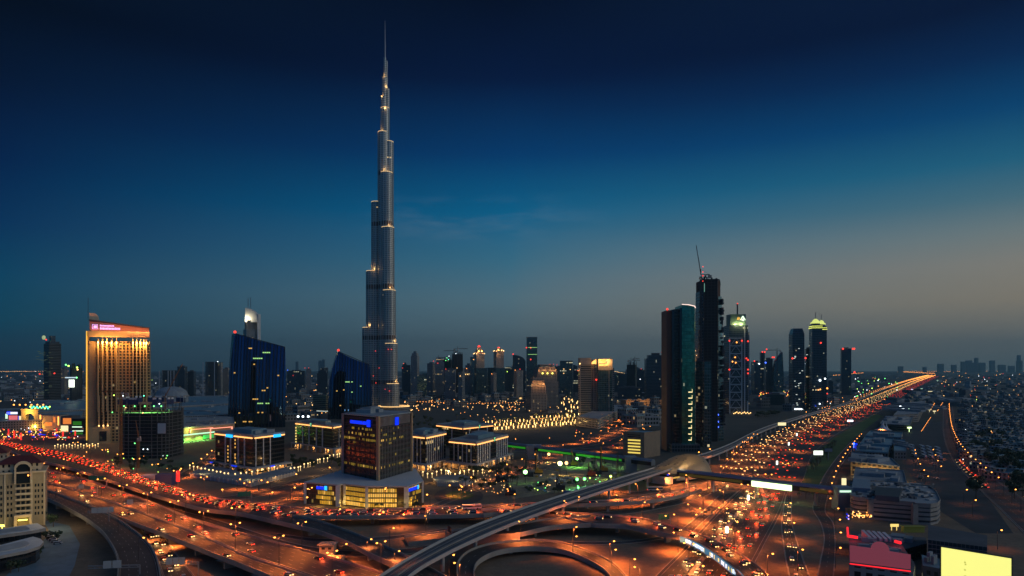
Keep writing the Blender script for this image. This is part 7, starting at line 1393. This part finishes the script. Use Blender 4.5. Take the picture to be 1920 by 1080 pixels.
# small garden lamps round the office blocks
em('garden', (1, .66, .26), 3)
gl0 = MB().cyl(0, 0, .1, .08, 0, 3.4, 5).ball((0, 0, 3.9), .62, n=7, k=4).build('garden_lamp', [M['garden']]); GLP = gl0
def garden(px_, py_, label, group, first=[True]):
    p = wp(px_, py_); o = gl0 if first[0] else gl0.copy()
    if not first[0]: link(o)
    first[0] = False; o.location = (p.x, p.y, 0); tag(o, label, 'lamp', group)
for i in range(11): garden(356+i*7.2, 880+i*1.6+(i*3 % 2), 'globe lamp in the row left of the cyan signed office block', 'globe lamps left of the cyan signed block')
for i in range(9): garden(441+i*10.5, 897-i*1.3-(i*i*.09), 'globe lamp on the plaza wall below the cyan signed office block', 'globe lamps on the plaza wall')
for i in range(16): garden(545+i*6.1+(i*7 % 3), 886-i*2.1+(i*5 % 4), 'globe lamp on the terrace between the two left office blocks', 'globe lamps between the left office blocks')
for i in range(18): garden(793+i*8.6, 893+4*math.sin(i*1.1)-(i > 11)*(i-11)*4.2, 'globe lamp round the plaza before the two pilastered blocks', 'globe lamps on the right plaza')
for i in range(16): garden(103+i*5.4, 842-(i % 2)*2.4-i*.1, 'globe lamp of the parking rows behind the jam', 'globe lamps on the parking rows')
for (px_, py_) in ((470, 893), (520, 888), (810, 892), (850, 895), (900, 890), (590, 880), (380, 882), (930, 868), (610, 868)): lamp_at('warm_s', wp(px_, py_, 6))
def plaza(label, pts, z_):
    P = [(lambda p: (p.x, p.y))(wp(a, b_, z_)) for a, b_ in pts]; t_ = thing('plaza_terrace', label, 'terrace', (*ctr(P), 0)); MB().prism(P, 0, z_, 0, 1).build('retaining_wall', [M['pale_concrete'], MAT['blue_grey_paving']], t_); mb = MB()
    for i in range(2):
        a_, b2 = P[i], P[i+1]; n_ = 14; [strip_along(a_, b2, .02, 0, z_+.9, k/n_, k/n_+.012, .3, mb) for k in range(n_)]
    mb.build('wall_piers', M['white'], t_)
plaza('pale walled terrace wrapping the cyan signed office block', [(356, 888), (470, 906), (556, 884), (548, 872), (475, 892), (390, 868)], 3)
plaza('round ended terrace with a pond before the pilastered blocks', [(820, 905), (868, 905), (890, 898), (870, 890), (830, 891), (812, 897)], 3)
disc(ring(850, 886, 26, 4.5), 'plaza_pond', MAT['muddy_water'], .3)

# ---------------------------------------------------------------- trees and palms
rt = random.Random(99)
def tree_proto(label, h, r, n, m_, seed):
    rr = random.Random(seed); t_ = thing('tree', label, 'tree', (0, 0, 0)); mb = MB(); mb.cyl(0, 0, .28, .16, 0, h*.5, 6)
    for k in range(4): a = rr.uniform(0, 6.28); mb.bar((0, 0, h*.38), (r*.55*math.cos(a), r*.55*math.sin(a), h*.68), .16)
    mb.build('trunk', M['trunk'], t_); mb = MB(); cl = [(rr.uniform(-.6, .6)*r, rr.uniform(-.6, .6)*r, h*rr.uniform(.5, .88), r*rr.uniform(.32, .55)) for _ in range(9)]
    for k in range(n):
        c_ = rr.choice(cl); v_ = Vector((rr.gauss(0, 1), rr.gauss(0, 1), rr.gauss(0, .8))).normalized(); p = Vector(c_[:3])+v_*c_[3]*rr.uniform(.55, 1.05); u = v_.orthogonal().normalized(); w_ = v_.cross(u); a = rr.uniform(0, 6.28); u, w_ = u*math.cos(a)+w_*math.sin(a), w_*math.cos(a)-u*math.sin(a); s = rr.uniform(.28, .55); u *= s; w_ *= s*.7; tl = v_*rr.uniform(-.3, .3)
        mb.face([p-u-w_, p+u-w_+tl, p+u+w_, p-u+w_-tl])
    mb.build('crown', M[m_], t_); return t_
def palm_proto(label, h, seed, m_='leaf2'):
    rr = random.Random(seed); t_ = thing('palm_tree', label, 'palm tree', (0, 0, 0)); mb = MB(); mb.cyl(0, 0, .34, .24, 0, h*.5, 7).cyl(0, 0, .24, .2, h*.5, h, 7); mb.build('trunk', M['trunk'], t_); mb = MB()
    for k in range(15):
        a = 2*PI*k/15+rr.uniform(-.2, .2); e = rr.uniform(-.2, .9); pts = [Vector((math.cos(a)*s*3.1, math.sin(a)*s*3.1, h+e*s*2.4-s*s*(2.6-e)*1.1)) for s in (0, .35, .7, 1)]; sd = Vector((-math.sin(a), math.cos(a), 0))
        for (p, q_), (w0, w1) in zip(zip(pts, pts[1:]), ((.15, .5), (.5, .42), (.42, .05))): mb.face([p-sd*w0, q_-sd*w1, q_+sd*w1+Vector((0, 0, .1)), p+sd*w0])
    mb.build('crown', M[m_], t_); return t_
TP = [tree_proto('x', 8, 4.2, 320, 'leaf', 1), tree_proto('x', 6.5, 3.6, 260, 'leaf2', 2), tree_proto('x', 10, 5.6, 420, 'leaf', 3), palm_proto('x', 9, 4), palm_proto('x', 7.5, 5)]
def put_tree(k, px_, py_, sc, label, group, cat='tree'):
    o = copy_tree(TP[k], None, wp(px_, py_), rt.uniform(0, 6.28)); o.scale = (sc, sc, sc*rt.uniform(.85, 1.15)); tag(o, label, cat, group); return o
for px_, py_, sc in ((1830, 935, 1.5), (1868, 870, 1.6), (1880, 866, 1.4), (1893, 872, 1.7), (1905, 880, 1.7), (1858, 876, 1.3), (1912, 895, 1.6), (1890, 890, 1.6), (1878, 884, 1.4), (1843, 848, 1.2), (1822, 846, 1.1), (1830, 842, 1.2), (1812, 850, 1), (1902, 935, 1.5), (1918, 930, 1.6), (1915, 860, 1.5), (1868, 845, 1.3), (1886, 838, 1.3), (1900, 846, 1.4), (1838, 826, 1.2), (1856, 816, 1.2), (1876, 822, 1.2), (1908, 815, 1.3), (1813, 818, 1.1), (1815, 790, 1.1), (1830, 800, 1.2), (1850, 795, 1.2)): put_tree(rt.choice([0, 2]), px_, py_, sc, 'dark broad tree beyond the tree lined street at the right', 'dark trees at the right')
for i in range(26): s = i/26; put_tree(rt.choice([3, 4, 4]), 1538+30*s+rt.uniform(-6, 8)-(1-s)*20, 885-52*s+rt.uniform(-3, 3), rt.uniform(.8, 1.1), 'palm tree on the strip between verge lawn and frontage street', 'palms on the verge', 'palm tree')
for i in range(9): put_tree(4, 1497+i*5+rt.uniform(-2, 2), 935-(i % 3)*7, .7, 'low palm beside the footbridge stairs', 'low palms by the footbridge stairs', 'palm tree')
for i in range(22): put_tree(rt.choice([0, 1, 3]), 760+rt.uniform(0, 110), 786+rt.uniform(0, 22), rt.uniform(.8, 1.2), 'tree of the dim park between the bank tower and the lagoon', 'trees of the dim park')
for i in range(34): put_tree(rt.choice([0, 1, 1, 3, 4]), rt.uniform(860, 985), 900+rt.uniform(-22, 20), rt.uniform(.6, 1), 'street tree between the pilastered blocks and the building site', 'trees left of the building site')
for i in range(30): put_tree(rt.choice([1, 0, 4]), 400+i*5.2+rt.uniform(-3, 3), (877+i*.75 if i < 14 else 889-(i-14)*1.15)+rt.uniform(0, 4), rt.uniform(.45, .8), 'small tree planted on the terrace of the cyan signed block', 'terrace trees')
for i in range(18): put_tree(rt.choice([1, 0]), rt.uniform(548, 640), 866+rt.uniform(-5, 14), rt.uniform(.6, 1), 'small tree on the bank street below the left office blocks', 'trees on the bank street')
for i in range(16): put_tree(rt.choice([0, 1]), rt.uniform(215, 345), 862+rt.uniform(0, 24), rt.uniform(.5, .9), 'scrubby tree at the foot of the half built round block', 'trees below the round block')
for px_, py_ in ((88, 1012), (108, 1016), (60, 1050), (48, 1056), (70, 1046), (35, 985), (60, 984), (78, 978), (20, 1075), (100, 988), (35, 1072)): put_tree(rt.choice([0, 1]), px_, py_, rt.uniform(.6, .9), 'dark round tree in the forecourt at the bottom left', 'trees at the bottom left')
for i in range(26): put_tree(rt.choice([0, 1, 1]), rt.uniform(985, 1165), rt.choice([rt.uniform(864, 874), rt.uniform(908, 926)]), rt.uniform(.4, .75), 'green lit bush at the edge of the building site', 'bushes round the building site')
for i in range(12): put_tree(1, 1420+i*3.4, 783-i*.4+rt.uniform(-2, 2), 1.6, 'dark bush on the sandy lot beyond the far viaduct', 'bushes on the sandy lot')
for i in range(10): put_tree(1, rt.uniform(700, 735)+(i > 4)*60, 951+rt.uniform(0, 2), .6, 'dark shrub at the foot of the bank podium', 'shrubs at the bank podium')
# palm boulevard, each palm uplit
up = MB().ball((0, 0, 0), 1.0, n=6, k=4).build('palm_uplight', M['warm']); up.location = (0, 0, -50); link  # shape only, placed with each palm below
NP = 0
light('palm', (1, .55, .16), 3200)
for row in range(4):
    for i in range(25):
        px_ = 905+i*7.2+row*2+rt.uniform(-1, 1); py_ = 808-row*7.0-i*.52*(1-row*.2)+rt.uniform(-.6, .6)
        if row == 3 and i < 12: continue
        o = put_tree(rt.choice([3, 4]), px_, py_, rt.uniform(.85, 1.1), 'uplit palm of the glowing boulevard below the stepped residences', 'palms of the glowing boulevard', 'palm tree'); p = o.location
        u_ = up.copy(); link(u_); u_.parent = o; u_.location = (0, -1.1, 2.2); u_.scale = (.8, .8, 2.6); u_.name = 'trunk_light'
        if i % 2 == row % 2: l = bpy.data.objects.new('palm_light', LD['palm']); link(l); l.parent = o; l.location = (0, -1.6, 5)
for i in range(46):
    px_, py_ = (1050+rt.uniform(0, 36), 745+rt.uniform(0, 40)) if i < 26 else (958+rt.uniform(0, 26), 748+rt.uniform(0, 9)) if i < 36 else (870+rt.uniform(0, 35), 806+rt.uniform(-4, 4)); o = put_tree(rt.choice([3, 4]), px_, py_, 1.2, 'distant uplit palm among the stepped residences', 'distant uplit palms', 'palm tree'); u_ = up.copy(); link(u_); u_.parent = o; u_.location = (0, -1.1, 2.4); u_.scale = (1.0, 1.0, 2.2); u_.name = 'trunk_light'
bpy.data.objects.remove(up)

# ---------------------------------------------------------------- vehicles
def car_proto(col, label, suv=False, name='car', on=True):
    hm, tm = (M['head_l'], M['tail_l']) if on else (M['white'], M['red_paint'])
    m_ = MAT.get('car_paint_'+label) or mat('car_paint_'+label, col, .3, .3); t_ = thing(name, label, 'car', (0, 0, 0)); h = .95 if suv else .78; mb = MB()
    mb.box(-2.25, 2.25, -.9, .9, .34, h); mb.prism([(-1.9, -.82), (1.0, -.82), (1.0, .82), (-1.9, .82)], h+.48, h+.54, 0, top=[(-1.7, -.7), (.6, -.7), (.6, .7), (-1.7, .7)], bottom=True)
    for x_ in (-1.4, 1.4):
        for s in (-1, 1): mb.prism([(x_+.33*math.cos(PI*k/4), s*.86) for k in range(2)], 0, .1, 1) if False else mb.box(x_-.33, x_+.33, s*.92-.1, s*.92+.1, 0, .66, 1)
    mb.build('body', [m_, M['tyre']], t_); MB().prism([(-2.0, -.84), (1.2, -.84), (1.2, .84), (-2.0, .84)], h, h+.49, 0, top=[(-1.6, -.72), (.5, -.72), (.5, .72), (-1.6, .72)]).build('glazing', M['car_glass'], t_)
    for s in (-1, 1): MB().box(2.2, 2.34, s*.62-.30, s*.62+.30, .48, .84).build('headlight', hm, t_); MB().box(-2.34, -2.2, s*.62-.32, s*.62+.32, .46, .88).build('tail_light', tm, t_)
    return t_
CARS = [(car_proto((.65, .65, .64), 'white'), 'white'), (car_proto((.32, .33, .34), 'silver'), 'silver'), (car_proto((.025, .025, .03), 'black'), 'black'), (car_proto((.3, .025, .02), 'red'), 'red'), (car_proto((.05, .09, .18), 'blue'), 'blue'), (car_proto((.66, .65, .62), 'white tall', True), 'tall white'), (car_proto((.05, .05, .055), 'grey tall', True), 'tall dark'), (car_proto((.45, .36, .2), 'beige'), 'beige')]
OFF = [(car_proto((.65, .65, .64), 'white', on=False), 'white'), (car_proto((.32, .33, .34), 'silver', on=False), 'silver'), (car_proto((.025, .025, .03), 'black', on=False), 'black')]; rc = random.Random(55); NC = [0]; PV = {}
def put_car(p, tg, where, group, back=False, lit=None, k=None):
    c_, nm = rc.choice(OFF if k == 'off' else CARS); a = math.atan2(tg.y, tg.x)+(PI if back else 0); o = copy_tree(c_, None, p+Vector((0, 0, .03)), a); tag(o, nm+' car '+where, 'car', group); NC[0] += 1
    if lit: l = bpy.data.objects.new(lit+'_light', LD[lit]); link(l); l.parent = o; l.location = (3.6, 0, .8) if lit == 'beam' else (-3.2, 0, 1.0)
    return o
def traffic(key, lanes, gap, where, group, back, s0=0, s1=1e9, jit=.35, lit=None, ev=3, ymax=1200):
    A, B_ = ROADS[key]
    for ln in lanes:
        pth = Path(A, B_, ln); x_ = s0+rc.uniform(0, gap)
        while x_ < min(pth.len, s1)-3:
            p, tg = pth.at(x_)
            if abs(p.x/p.y*F) < 990 and p.y < ymax and NC[0] < 310: put_car(p, tg, where, group, back, lit if NC[0] % ev == 0 else None)
            x_ += gap*rc.uniform(1-jit, 1+jit)
FARQ = []
traffic('szr', (.19, .27, .35, .42), 24, 'approaching on the near highway', 'cars approaching on the near highway', True, 30, lit='beam', ev=2)
traffic('szr', (.56, .65, .74, .83), 30, 'driving away on the near highway', 'cars driving away on the near highway', False, 30, lit='jam', ev=2)
traffic('jam_m', (.14, .40, .64, .87), 12.5, 'in the nose to tail jam before the bank podium', 'cars in the jam before the podium', True, lit='jam', ev=4)
traffic('jam_r', (.22, .42), 19, 'queuing on the curved flyover', 'cars on the curved flyover', False, lit='jam', ev=3)
traffic('jam_up', (.5,), 26, 'on the upper branch ramp', 'cars on the upper branch ramp', False, lit='jam', ev=2)
traffic('under', (.3, .62), 20, 'on the underpass road', 'cars on the underpass road', False, 42, lit='beam', ev=2)
traffic('slip_r', (.35, .7), 30, 'on the right slip road', 'cars on the right slip road', False, 30)
traffic('left_low', (.35, .7), 80, 'on the near left carriageway', 'cars on the near left carriageway', False, 120, lit='beam', ev=2)
traffic('left_up', (.2, .5, .8), 62, 'on the broad left carriageway', 'cars on the broad left carriageway', True, 60, lit='jam', ev=2)
traffic('jam_w', (.10, .24, .38, .52), 15.5, 'crawling in the jam on the wide flyover', 'cars in the jam on the wide flyover', True, 170, lit='jam', ev=3, ymax=620)
traffic('szr2', (.12, .20, .27, .34, .42), 31, 'approaching beyond the footbridge', 'cars approaching beyond the footbridge', True, 8, lit='beam', ev=3, ymax=600)
traffic('szr2', (.52, .60, .68, .76, .84), 33, 'driving away beyond the footbridge', 'cars driving away beyond the footbridge', False, 8, lit='jam', ev=3, ymax=600)
# buses: one on the jammed flyover, one at the stop, coaches at the depot
def bus(p, ang, col, label, name='bus', group=None):
    t_ = thing(name, label, 'bus', p, group); u = (math.cos(ang), math.sin(ang)); mb = MB(); mb.obox((p[0], p[1]), u, 6, 1.28, p[2]+.5, p[2]+3.1)
    for x_ in (-3.6, 3.8): mb.obox((p[0]+u[0]*x_, p[1]+u[1]*x_), u, .5, 1.31, p[2], p[2]+1, 1)
    mb.build('body', [col, M['tyre']], t_); MB().obox((p[0], p[1]), u, 5.8, 1.31, p[2]+1.6, p[2]+2.5).build('windows', M['dark_glass'], t_); MB().obox((p[0]+u[0]*6.04, p[1]+u[1]*6.04), u, .05, 1.0, p[2]+.7, p[2]+1.0).build('headlight', M['head_l' if group is None else 'white'], t_); MB().obox((p[0]-u[0]*6.04, p[1]-u[1]*6.04), u, .05, 1.0, p[2]+.7, p[2]+1.0).build('tail_light', M['tail_l' if group is None else 'red_paint'], t_); return t_
p, tg = Path(*ROADS['jam_m'], .3).at(Path(*ROADS['jam_m'], .3).len-6); bus(tuple(p), math.atan2(tg.y, tg.x)+PI, M['white'], 'long white bus in the jam before the viaduct'); bus(tuple(wp(1228, 920)), .1, M['white'], 'white bus with red stripe at the stop below the station')
q_ = wp(1228, 920); M['red_stripe'] = mat('red_stripe', (.5, .03, .02), .5)
for r_ in range(4):
    for k in range(4): px_ = [1709, 1728, 1741, 1757][r_]+k*1.5; py_ = 838+k*6+r_*1.5; bus(tuple(wp(px_, py_)), 1.35, M['white'], 'white coach parked in row %s of the depot' % ['one', 'two', 'three', 'four'][r_]+' from the left', group='coaches in the depot')
for (px_, py_) in ((1712, 852), (1733, 850), (1746, 854), (1768, 848), (1771, 838), (1709, 830)): lamp_at('sodium_tiny', wp(px_, py_, 7))
for px_, py_ in ((1713, 869), (1750, 872), (1717, 880), (1754, 884), (1721, 891), (1760, 896), (1728, 904), (1712, 862), (1746, 861), (1807, 945), (1823, 967), (1870, 1030), (1735, 917)): put_lamp('single', wp(px_, py_), 0, 'single headed sodium lamp standing in the big dark car park', 'lamps of the dark car park', 'sodium_tiny')
for k in range(12): put_car(wp(rc.uniform(1700, 1800), rc.uniform(862, 930)), Vector((rc.choice([.5, -.5]), 1, 0)), 'parked in the big dark car park', 'cars in the dark car park', k='off')
for k in range(12): put_car(wp(1796+k*4.6+rc.uniform(-2, 2), 864+k*4.6), Vector((.4, -1, 0)), 'braking on the tree lined street', 'cars braking on the tree lined street', True, 'jam' if k % 3 == 0 else None)
for k in range(6): put_car(wp(88+k*4, 1003+k*3.4), Vector((1, .4, 0)), 'parked in the bottom left forecourt', 'cars in the bottom left forecourt', k='off')
for k in list(PROTO.values())+TP:
    def rm(o):
        for ch in KIDS.pop(o.name, []): rm(ch)
        bpy.data.objects.remove(o)
    rm(k)
for c_, _ in CARS+OFF: rm(c_)
S['counts'] = '%d cars %d lamps' % (NC[0], NL[0])
# traffic too far off to count
def far_traffic():
    mb = MB(); A, B_ = ROADS['szr2']
    for ln in (.10, .16, .22, .28, .34, .40, .46, .54, .60, .66, .72, .78, .84, .9):
        pth = Path(A, B_, ln); x_ = 0; s_ = ln < .5
        while x_ < pth.len-10:
            p, tg = pth.at(x_)
            if p.y > 600:
                n_ = Vector((-tg.y, tg.x, 0)); k = min(1.3, .8+p.y/6000); d = -tg*2.3; u = (tg.x, tg.y); mb.obox((p.x, p.y), u, 2.2, .9, p.z+.3, p.z+1.4, 2)
                mb.obox((p.x+d.x*1.05, p.y+d.y*1.05), u, .2, .8*k, p.z+.5, p.z+.6+.35*k, 0 if s_ else 1)
            x_ += rc.uniform(16, 70)*(1 if s_ else 1.25)*(1+p.y/2500)
    A, B_ = ROADS['jam_w']
    for ln in (.10, .24, .38, .52):
        pth = Path(A, B_, ln); x_ = 30+rc.uniform(0, 9)
        while x_ < pth.len:
            p, tg = pth.at(x_)
            if p.y >= 620: u = (tg.x, tg.y); mb.obox((p.x, p.y), u, 2.2, .9, p.z+.3, p.z+1.4, 2); mb.obox((p.x+tg.x*2.3, p.y+tg.y*2.3), u, .1, .9, p.z+.5, p.z+1, 1)
            x_ += rc.uniform(9, 18)
    tag(mb.build('distant_traffic', [M['head_l'], M['tail_l'], M['dark_steel']]), 'far off streams of head and tail lights on the highway', 'traffic', kind='stuff')
    mb = MB()
    for key, ln, st in (('szr2', .36, 75), ('szr2', .08, 80), ('szr2', .62, 110), ('szr2', -.03, 90)):
        pth = Path(*ROADS[key], ln); x_ = 0
        while x_ < pth.len-5:
            p, tg = pth.at(x_)
            if p.y > 1900: mb.ball((p.x, p.y, 13), p.y*.0004, 0, n=6, k=3); mb.bar((p.x, p.y, 0), (p.x, p.y, 13), .5, m=1)
            x_ += st
    tag(mb.build('distant_street_lights', [M['sodium'], M['dark_steel']]), 'far off rows of sodium lamps along the highway', 'street lights', kind='stuff')
far_traffic()

# ---------------------------------------------------------------- the low town and its lights
rh = random.Random(17)
HM = [FA['lowrise'], FA['lowrise2'], FA['beige2'], FA['grey']]
HP = []
for k in range(8):
    mb = MB(); w_, d_, h_ = rh.uniform(9, 22), rh.uniform(8, 16), rh.choice([4.5, 7.5, 7.5, 10.5]); mb.box(-w_/2, w_/2, -d_/2, d_/2, 0, h_, 0, 1); mb.box(-w_/2-.2, w_/2+.2, -d_/2-.2, -d_/2+.3, h_, h_+.8, 1); mb.box(-w_/2-.2, -w_/2+.3, -d_/2+.3, d_/2+.2, h_, h_+.8, 1); mb.box(-w_*.2, w_*.15, -d_*.2, d_*.25, h_, h_+2.4, 0, 1); mb.box(w_*.25, w_*.36, 0, d_*.2, h_, h_+1.2, 1)
    HP.append(mb.build('house', [HM[k % 4], M['roof'] if k % 2 else M['teal_roof']]))
taken = set()
def free(x_, y_, g=26):
    k = (int(x_//g), int(y_//g))
    if k in taken: return False
    taken.add(k); return True
nh = 0
for tries in range(4000):
    if nh >= 230: break
    px_, py_ = rh.uniform(1700, 1925), rh.uniform(738, 905)
    if px_ < 1800+max(0, (py_-850))*1.15 and py_ > 790: continue
    if px_ < 1790 and py_ > 757: continue
    if px_ < 1775+30 and py_ > 745 and px_ > 1760: continue
    p = wp(px_, py_)
    if not free(p.x, p.y): continue
    o = HP[nh % 8] if nh < 8 else HP[rh.randrange(8)].copy()
    if nh >= 8: link(o)
    o.location = p; o.rotation_euler = (0, 0, .62+rh.choice([0, PI/2])+rh.uniform(-.05, .05)); tag(o, 'dim flat roofed house of the low district at the right', 'house', 'houses of the low right district'); nh += 1
for x0_, x1_, y0_, y1_, n_, w_ in ((758, 1000, 746, 764, 46, 'low block between the tall tower and the stepped residences'), (1150, 1250, 752, 800, 22, 'low block near the honey coloured building'), (290, 425, 716, 742, 26, 'low block behind the mall roofs'), (536, 612, 724, 790, 26, 'low block between the two curved blue towers'), (0, 160, 716, 756, 30, 'low block beyond the mall at the far left'), (1420, 1580, 745, 772, 16, 'low block beyond the sandy lot')):
    for k in range(n_):
        p = wp(rh.uniform(x0_, x1_), rh.uniform(y0_, y1_))
        if not free(p.x, p.y, 30): continue
        o = HP[rh.randrange(8)].copy(); link(o); o.location = p; o.rotation_euler = (0, 0, rh.choice([.3, .62, .9])); s = rh.uniform(1, 1.7); o.scale = (s, s, s*rh.uniform(.8, 1.5)); o.name = 'house'; tag(o, w_, 'house', w_.replace('low block', 'low blocks'))
mb = MB()
for k in range(2600):
    s = rh.random(); px_ = rh.uniform(-40, 1960); Y = 1900+8000*s**1.6; py_ = HY+125400/Y
    if 1540 < px_ < 1790 and abs(px_-(1610+(755-py_)*2.6)) < 45: continue
    if px_ < 1600 and Y < 2300: continue
    x_ = ax(px_, Y); a = .62+rh.choice([0, 1.57]); mb.obox((x_, Y), (math.cos(a), math.sin(a)), rh.uniform(6, 26), rh.uniform(6, 18), 0, rh.choice([5, 7, 9, 12])*(1 if rh.random() < .96 else 3), rh.randrange(2))
for k in range(420):
    px_, py_ = rh.uniform(-20, 1240), rh.uniform(722, 748); p = wp(px_, py_); a = .62+rh.choice([0, 1.57]); mb.obox((p.x, p.y), (math.cos(a), math.sin(a)), rh.uniform(6, 18), rh.uniform(6, 14), 0, rh.choice([5, 7, 9, 12]), rh.randrange(2))
tag(mb.build('distant_houses', [M['roof'], M['dark_roof']]), 'mass of far off low houses fading into the dusk', 'houses', kind='stuff')
def blob(mb, p, r, m_):
    x_, y_, z_ = p; T, B2 = (x_, y_, z_+r), (x_, y_, z_-r); q_ = [(x_+r, y_, z_), (x_, y_+r, z_), (x_-r, y_, z_), (x_, y_-r, z_)]
    for i in range(4): mb.face([q_[i], q_[(i+1) % 4], T], m_); mb.face([q_[(i+1) % 4], q_[i], B2], m_)
CL = MB()
def dots(n, x0, x1, y0, y1, mats_, r=.00062, seed=0, z_=7):
    rr = random.Random(seed)
    for k in range(n): px_, py_ = rr.uniform(x0, x1), max(696.4, rr.uniform(y0, y1)); p = wp(px_, py_, z_); blob(CL, (p.x, p.y, z_), p.y*r*rr.uniform(.55, 1.25), rr.choice(mats_))
# 0 sodium 1 warm 2 cool 3 green 4 red 5 blue 6 lime
dots(60, 0, 160, 694, 760, [0, 0, 0, 1, 2], seed=1); dots(50, 280, 430, 700, 780, [0, 0, 1, 1, 2, 6], .0006, 2); dots(46, 535, 615, 720, 775, [0, 0, 1, 1], .0007, 3); dots(110, 755, 990, 748, 770, [0, 0, 1, 1, 1], .00065, 4, 4)
dots(40, 985, 1080, 725, 800, [1, 1, 0], .0006, 5, 4); dots(30, 1155, 1250, 700, 730, [0, 1, 1], .0007, 6, 12); dots(50, 1420, 1480, 732, 746, [0, 0, 1, 4, 6], .0007, 7); dots(40, 1600, 1690, 705, 745, [3, 3, 3, 6, 2, 0], .00065, 8, 16); dots(75, 1765, 1930, 693, 745, [0, 1, 1, 2, 0, 4], .0005, 9); dots(42, 1800, 1930, 745, 880, [0, 0, 1, 2, 6], .0007, 10, 6)
dots(30, 1480, 1600, 742, 770, [0, 0, 4, 2], .0006, 11); dots(24, 860, 960, 765, 800, [0, 1], .0006, 12, 4); dots(40, 1080, 1250, 790, 840, [0, 0, 4], .0007, 13, 6); dots(90, 0, 150, 795, 825, [4, 4, 0, 1, 4, 2, 6], .0008, 14, 4); dots(26, 155, 320, 845, 885, [0, 2, 6, 3, 0], .0008, 15, 3); dots(60, 860, 960, 880, 925, [0, 1, 1], .0007, 16, 3); dots(24, 1000, 1130, 890, 925, [6, 3, 1], .0008, 17, 3)
for (xa, ya, xb, yb, n, m_) in ((0, 693.5, 160, 692.2, 40, 0), (0, 697, 60, 696, 18, 1), (1752, 700, 1682, 696.6, 46, 0), (1690, 692.8, 1830, 692, 40, 0), (1618, 699, 1560, 704, 20, 0), (1850, 694, 1930, 696, 16, 0), (1745, 768, 1757, 748, 12, 0), (1758, 770, 1772, 748, 12, 0), (1728, 808, 1746, 781, 14, 0), (1040, 702, 1048, 707, 6, 1), (1150, 696, 1178, 701, 18, 1), (866, 757, 1008, 754, 26, 0), (760, 752, 860, 756, 18, 0)):
    for k in range(n): px_, py_ = xa+(xb-xa)*k/n, max(696.2+(k % 2)*.3, ya+(yb-ya)*k/n); p = wp(px_, py_, 8); blob(CL, (p.x, p.y, 8), p.y*.0005, m_)
tag(CL.build('city_lights', [M['sodium'], M['warm'], M['cool'], M['green_l'], M['red_l'], M['blue_l'], M['lime_l']]), 'countless small lights scattered over the far city', 'city lights', kind='stuff')
# far skyline in the haze at the right and centre
mb = MB()
for (px_, w_, pt_) in ((1735, 5, 688), (1765, 10, 682), (1790, 8, 684), (1808, 8, 678), (1818, 10, 676), (1826, 8, 680), (1832, 5, 671), (1843, 10, 680), (1862, 8, 676), (1880, 12, 684), (1912, 4, 666), (1913, 9, 676), (556, 4, 678), (600, 6, 676), (606, 4, 674), (1690, 8, 687), (1898, 10, 686)):
    Y = 15000; mb.box(ax(px_-w_/2, Y), ax(px_+w_/2, Y), Y, Y+60, 0, zz(pt_, Y))
tag(mb.build('distant_skyline', M['dark_roof']), 'faint hazy towers on the far horizon', 'skyline', kind='stuff')

# ---------------------------------------------------------------- dusk haze
def haze():
    m_ = bpy.data.materials.new('haze'); m_.use_nodes = True; n_ = m_.node_tree.nodes; n_.clear(); vp = n_.new('ShaderNodeVolumePrincipled'); ou = n_.new('ShaderNodeOutputMaterial'); m_.node_tree.links.new(vp.outputs[0], ou.inputs['Volume']); vp.inputs['Color'].default_value = (.38, .76, .88, 1); vp.inputs['Density'].default_value = HAZE; vp.inputs['Anisotropy'].default_value = .3
    mb = MB(); mb.box(-17200, 17200, -900, 20200, -1, 860); o = mb.build('haze', m_); tag(o, kind='stuff')
HAZE = 5e-5
if HAZE: haze()
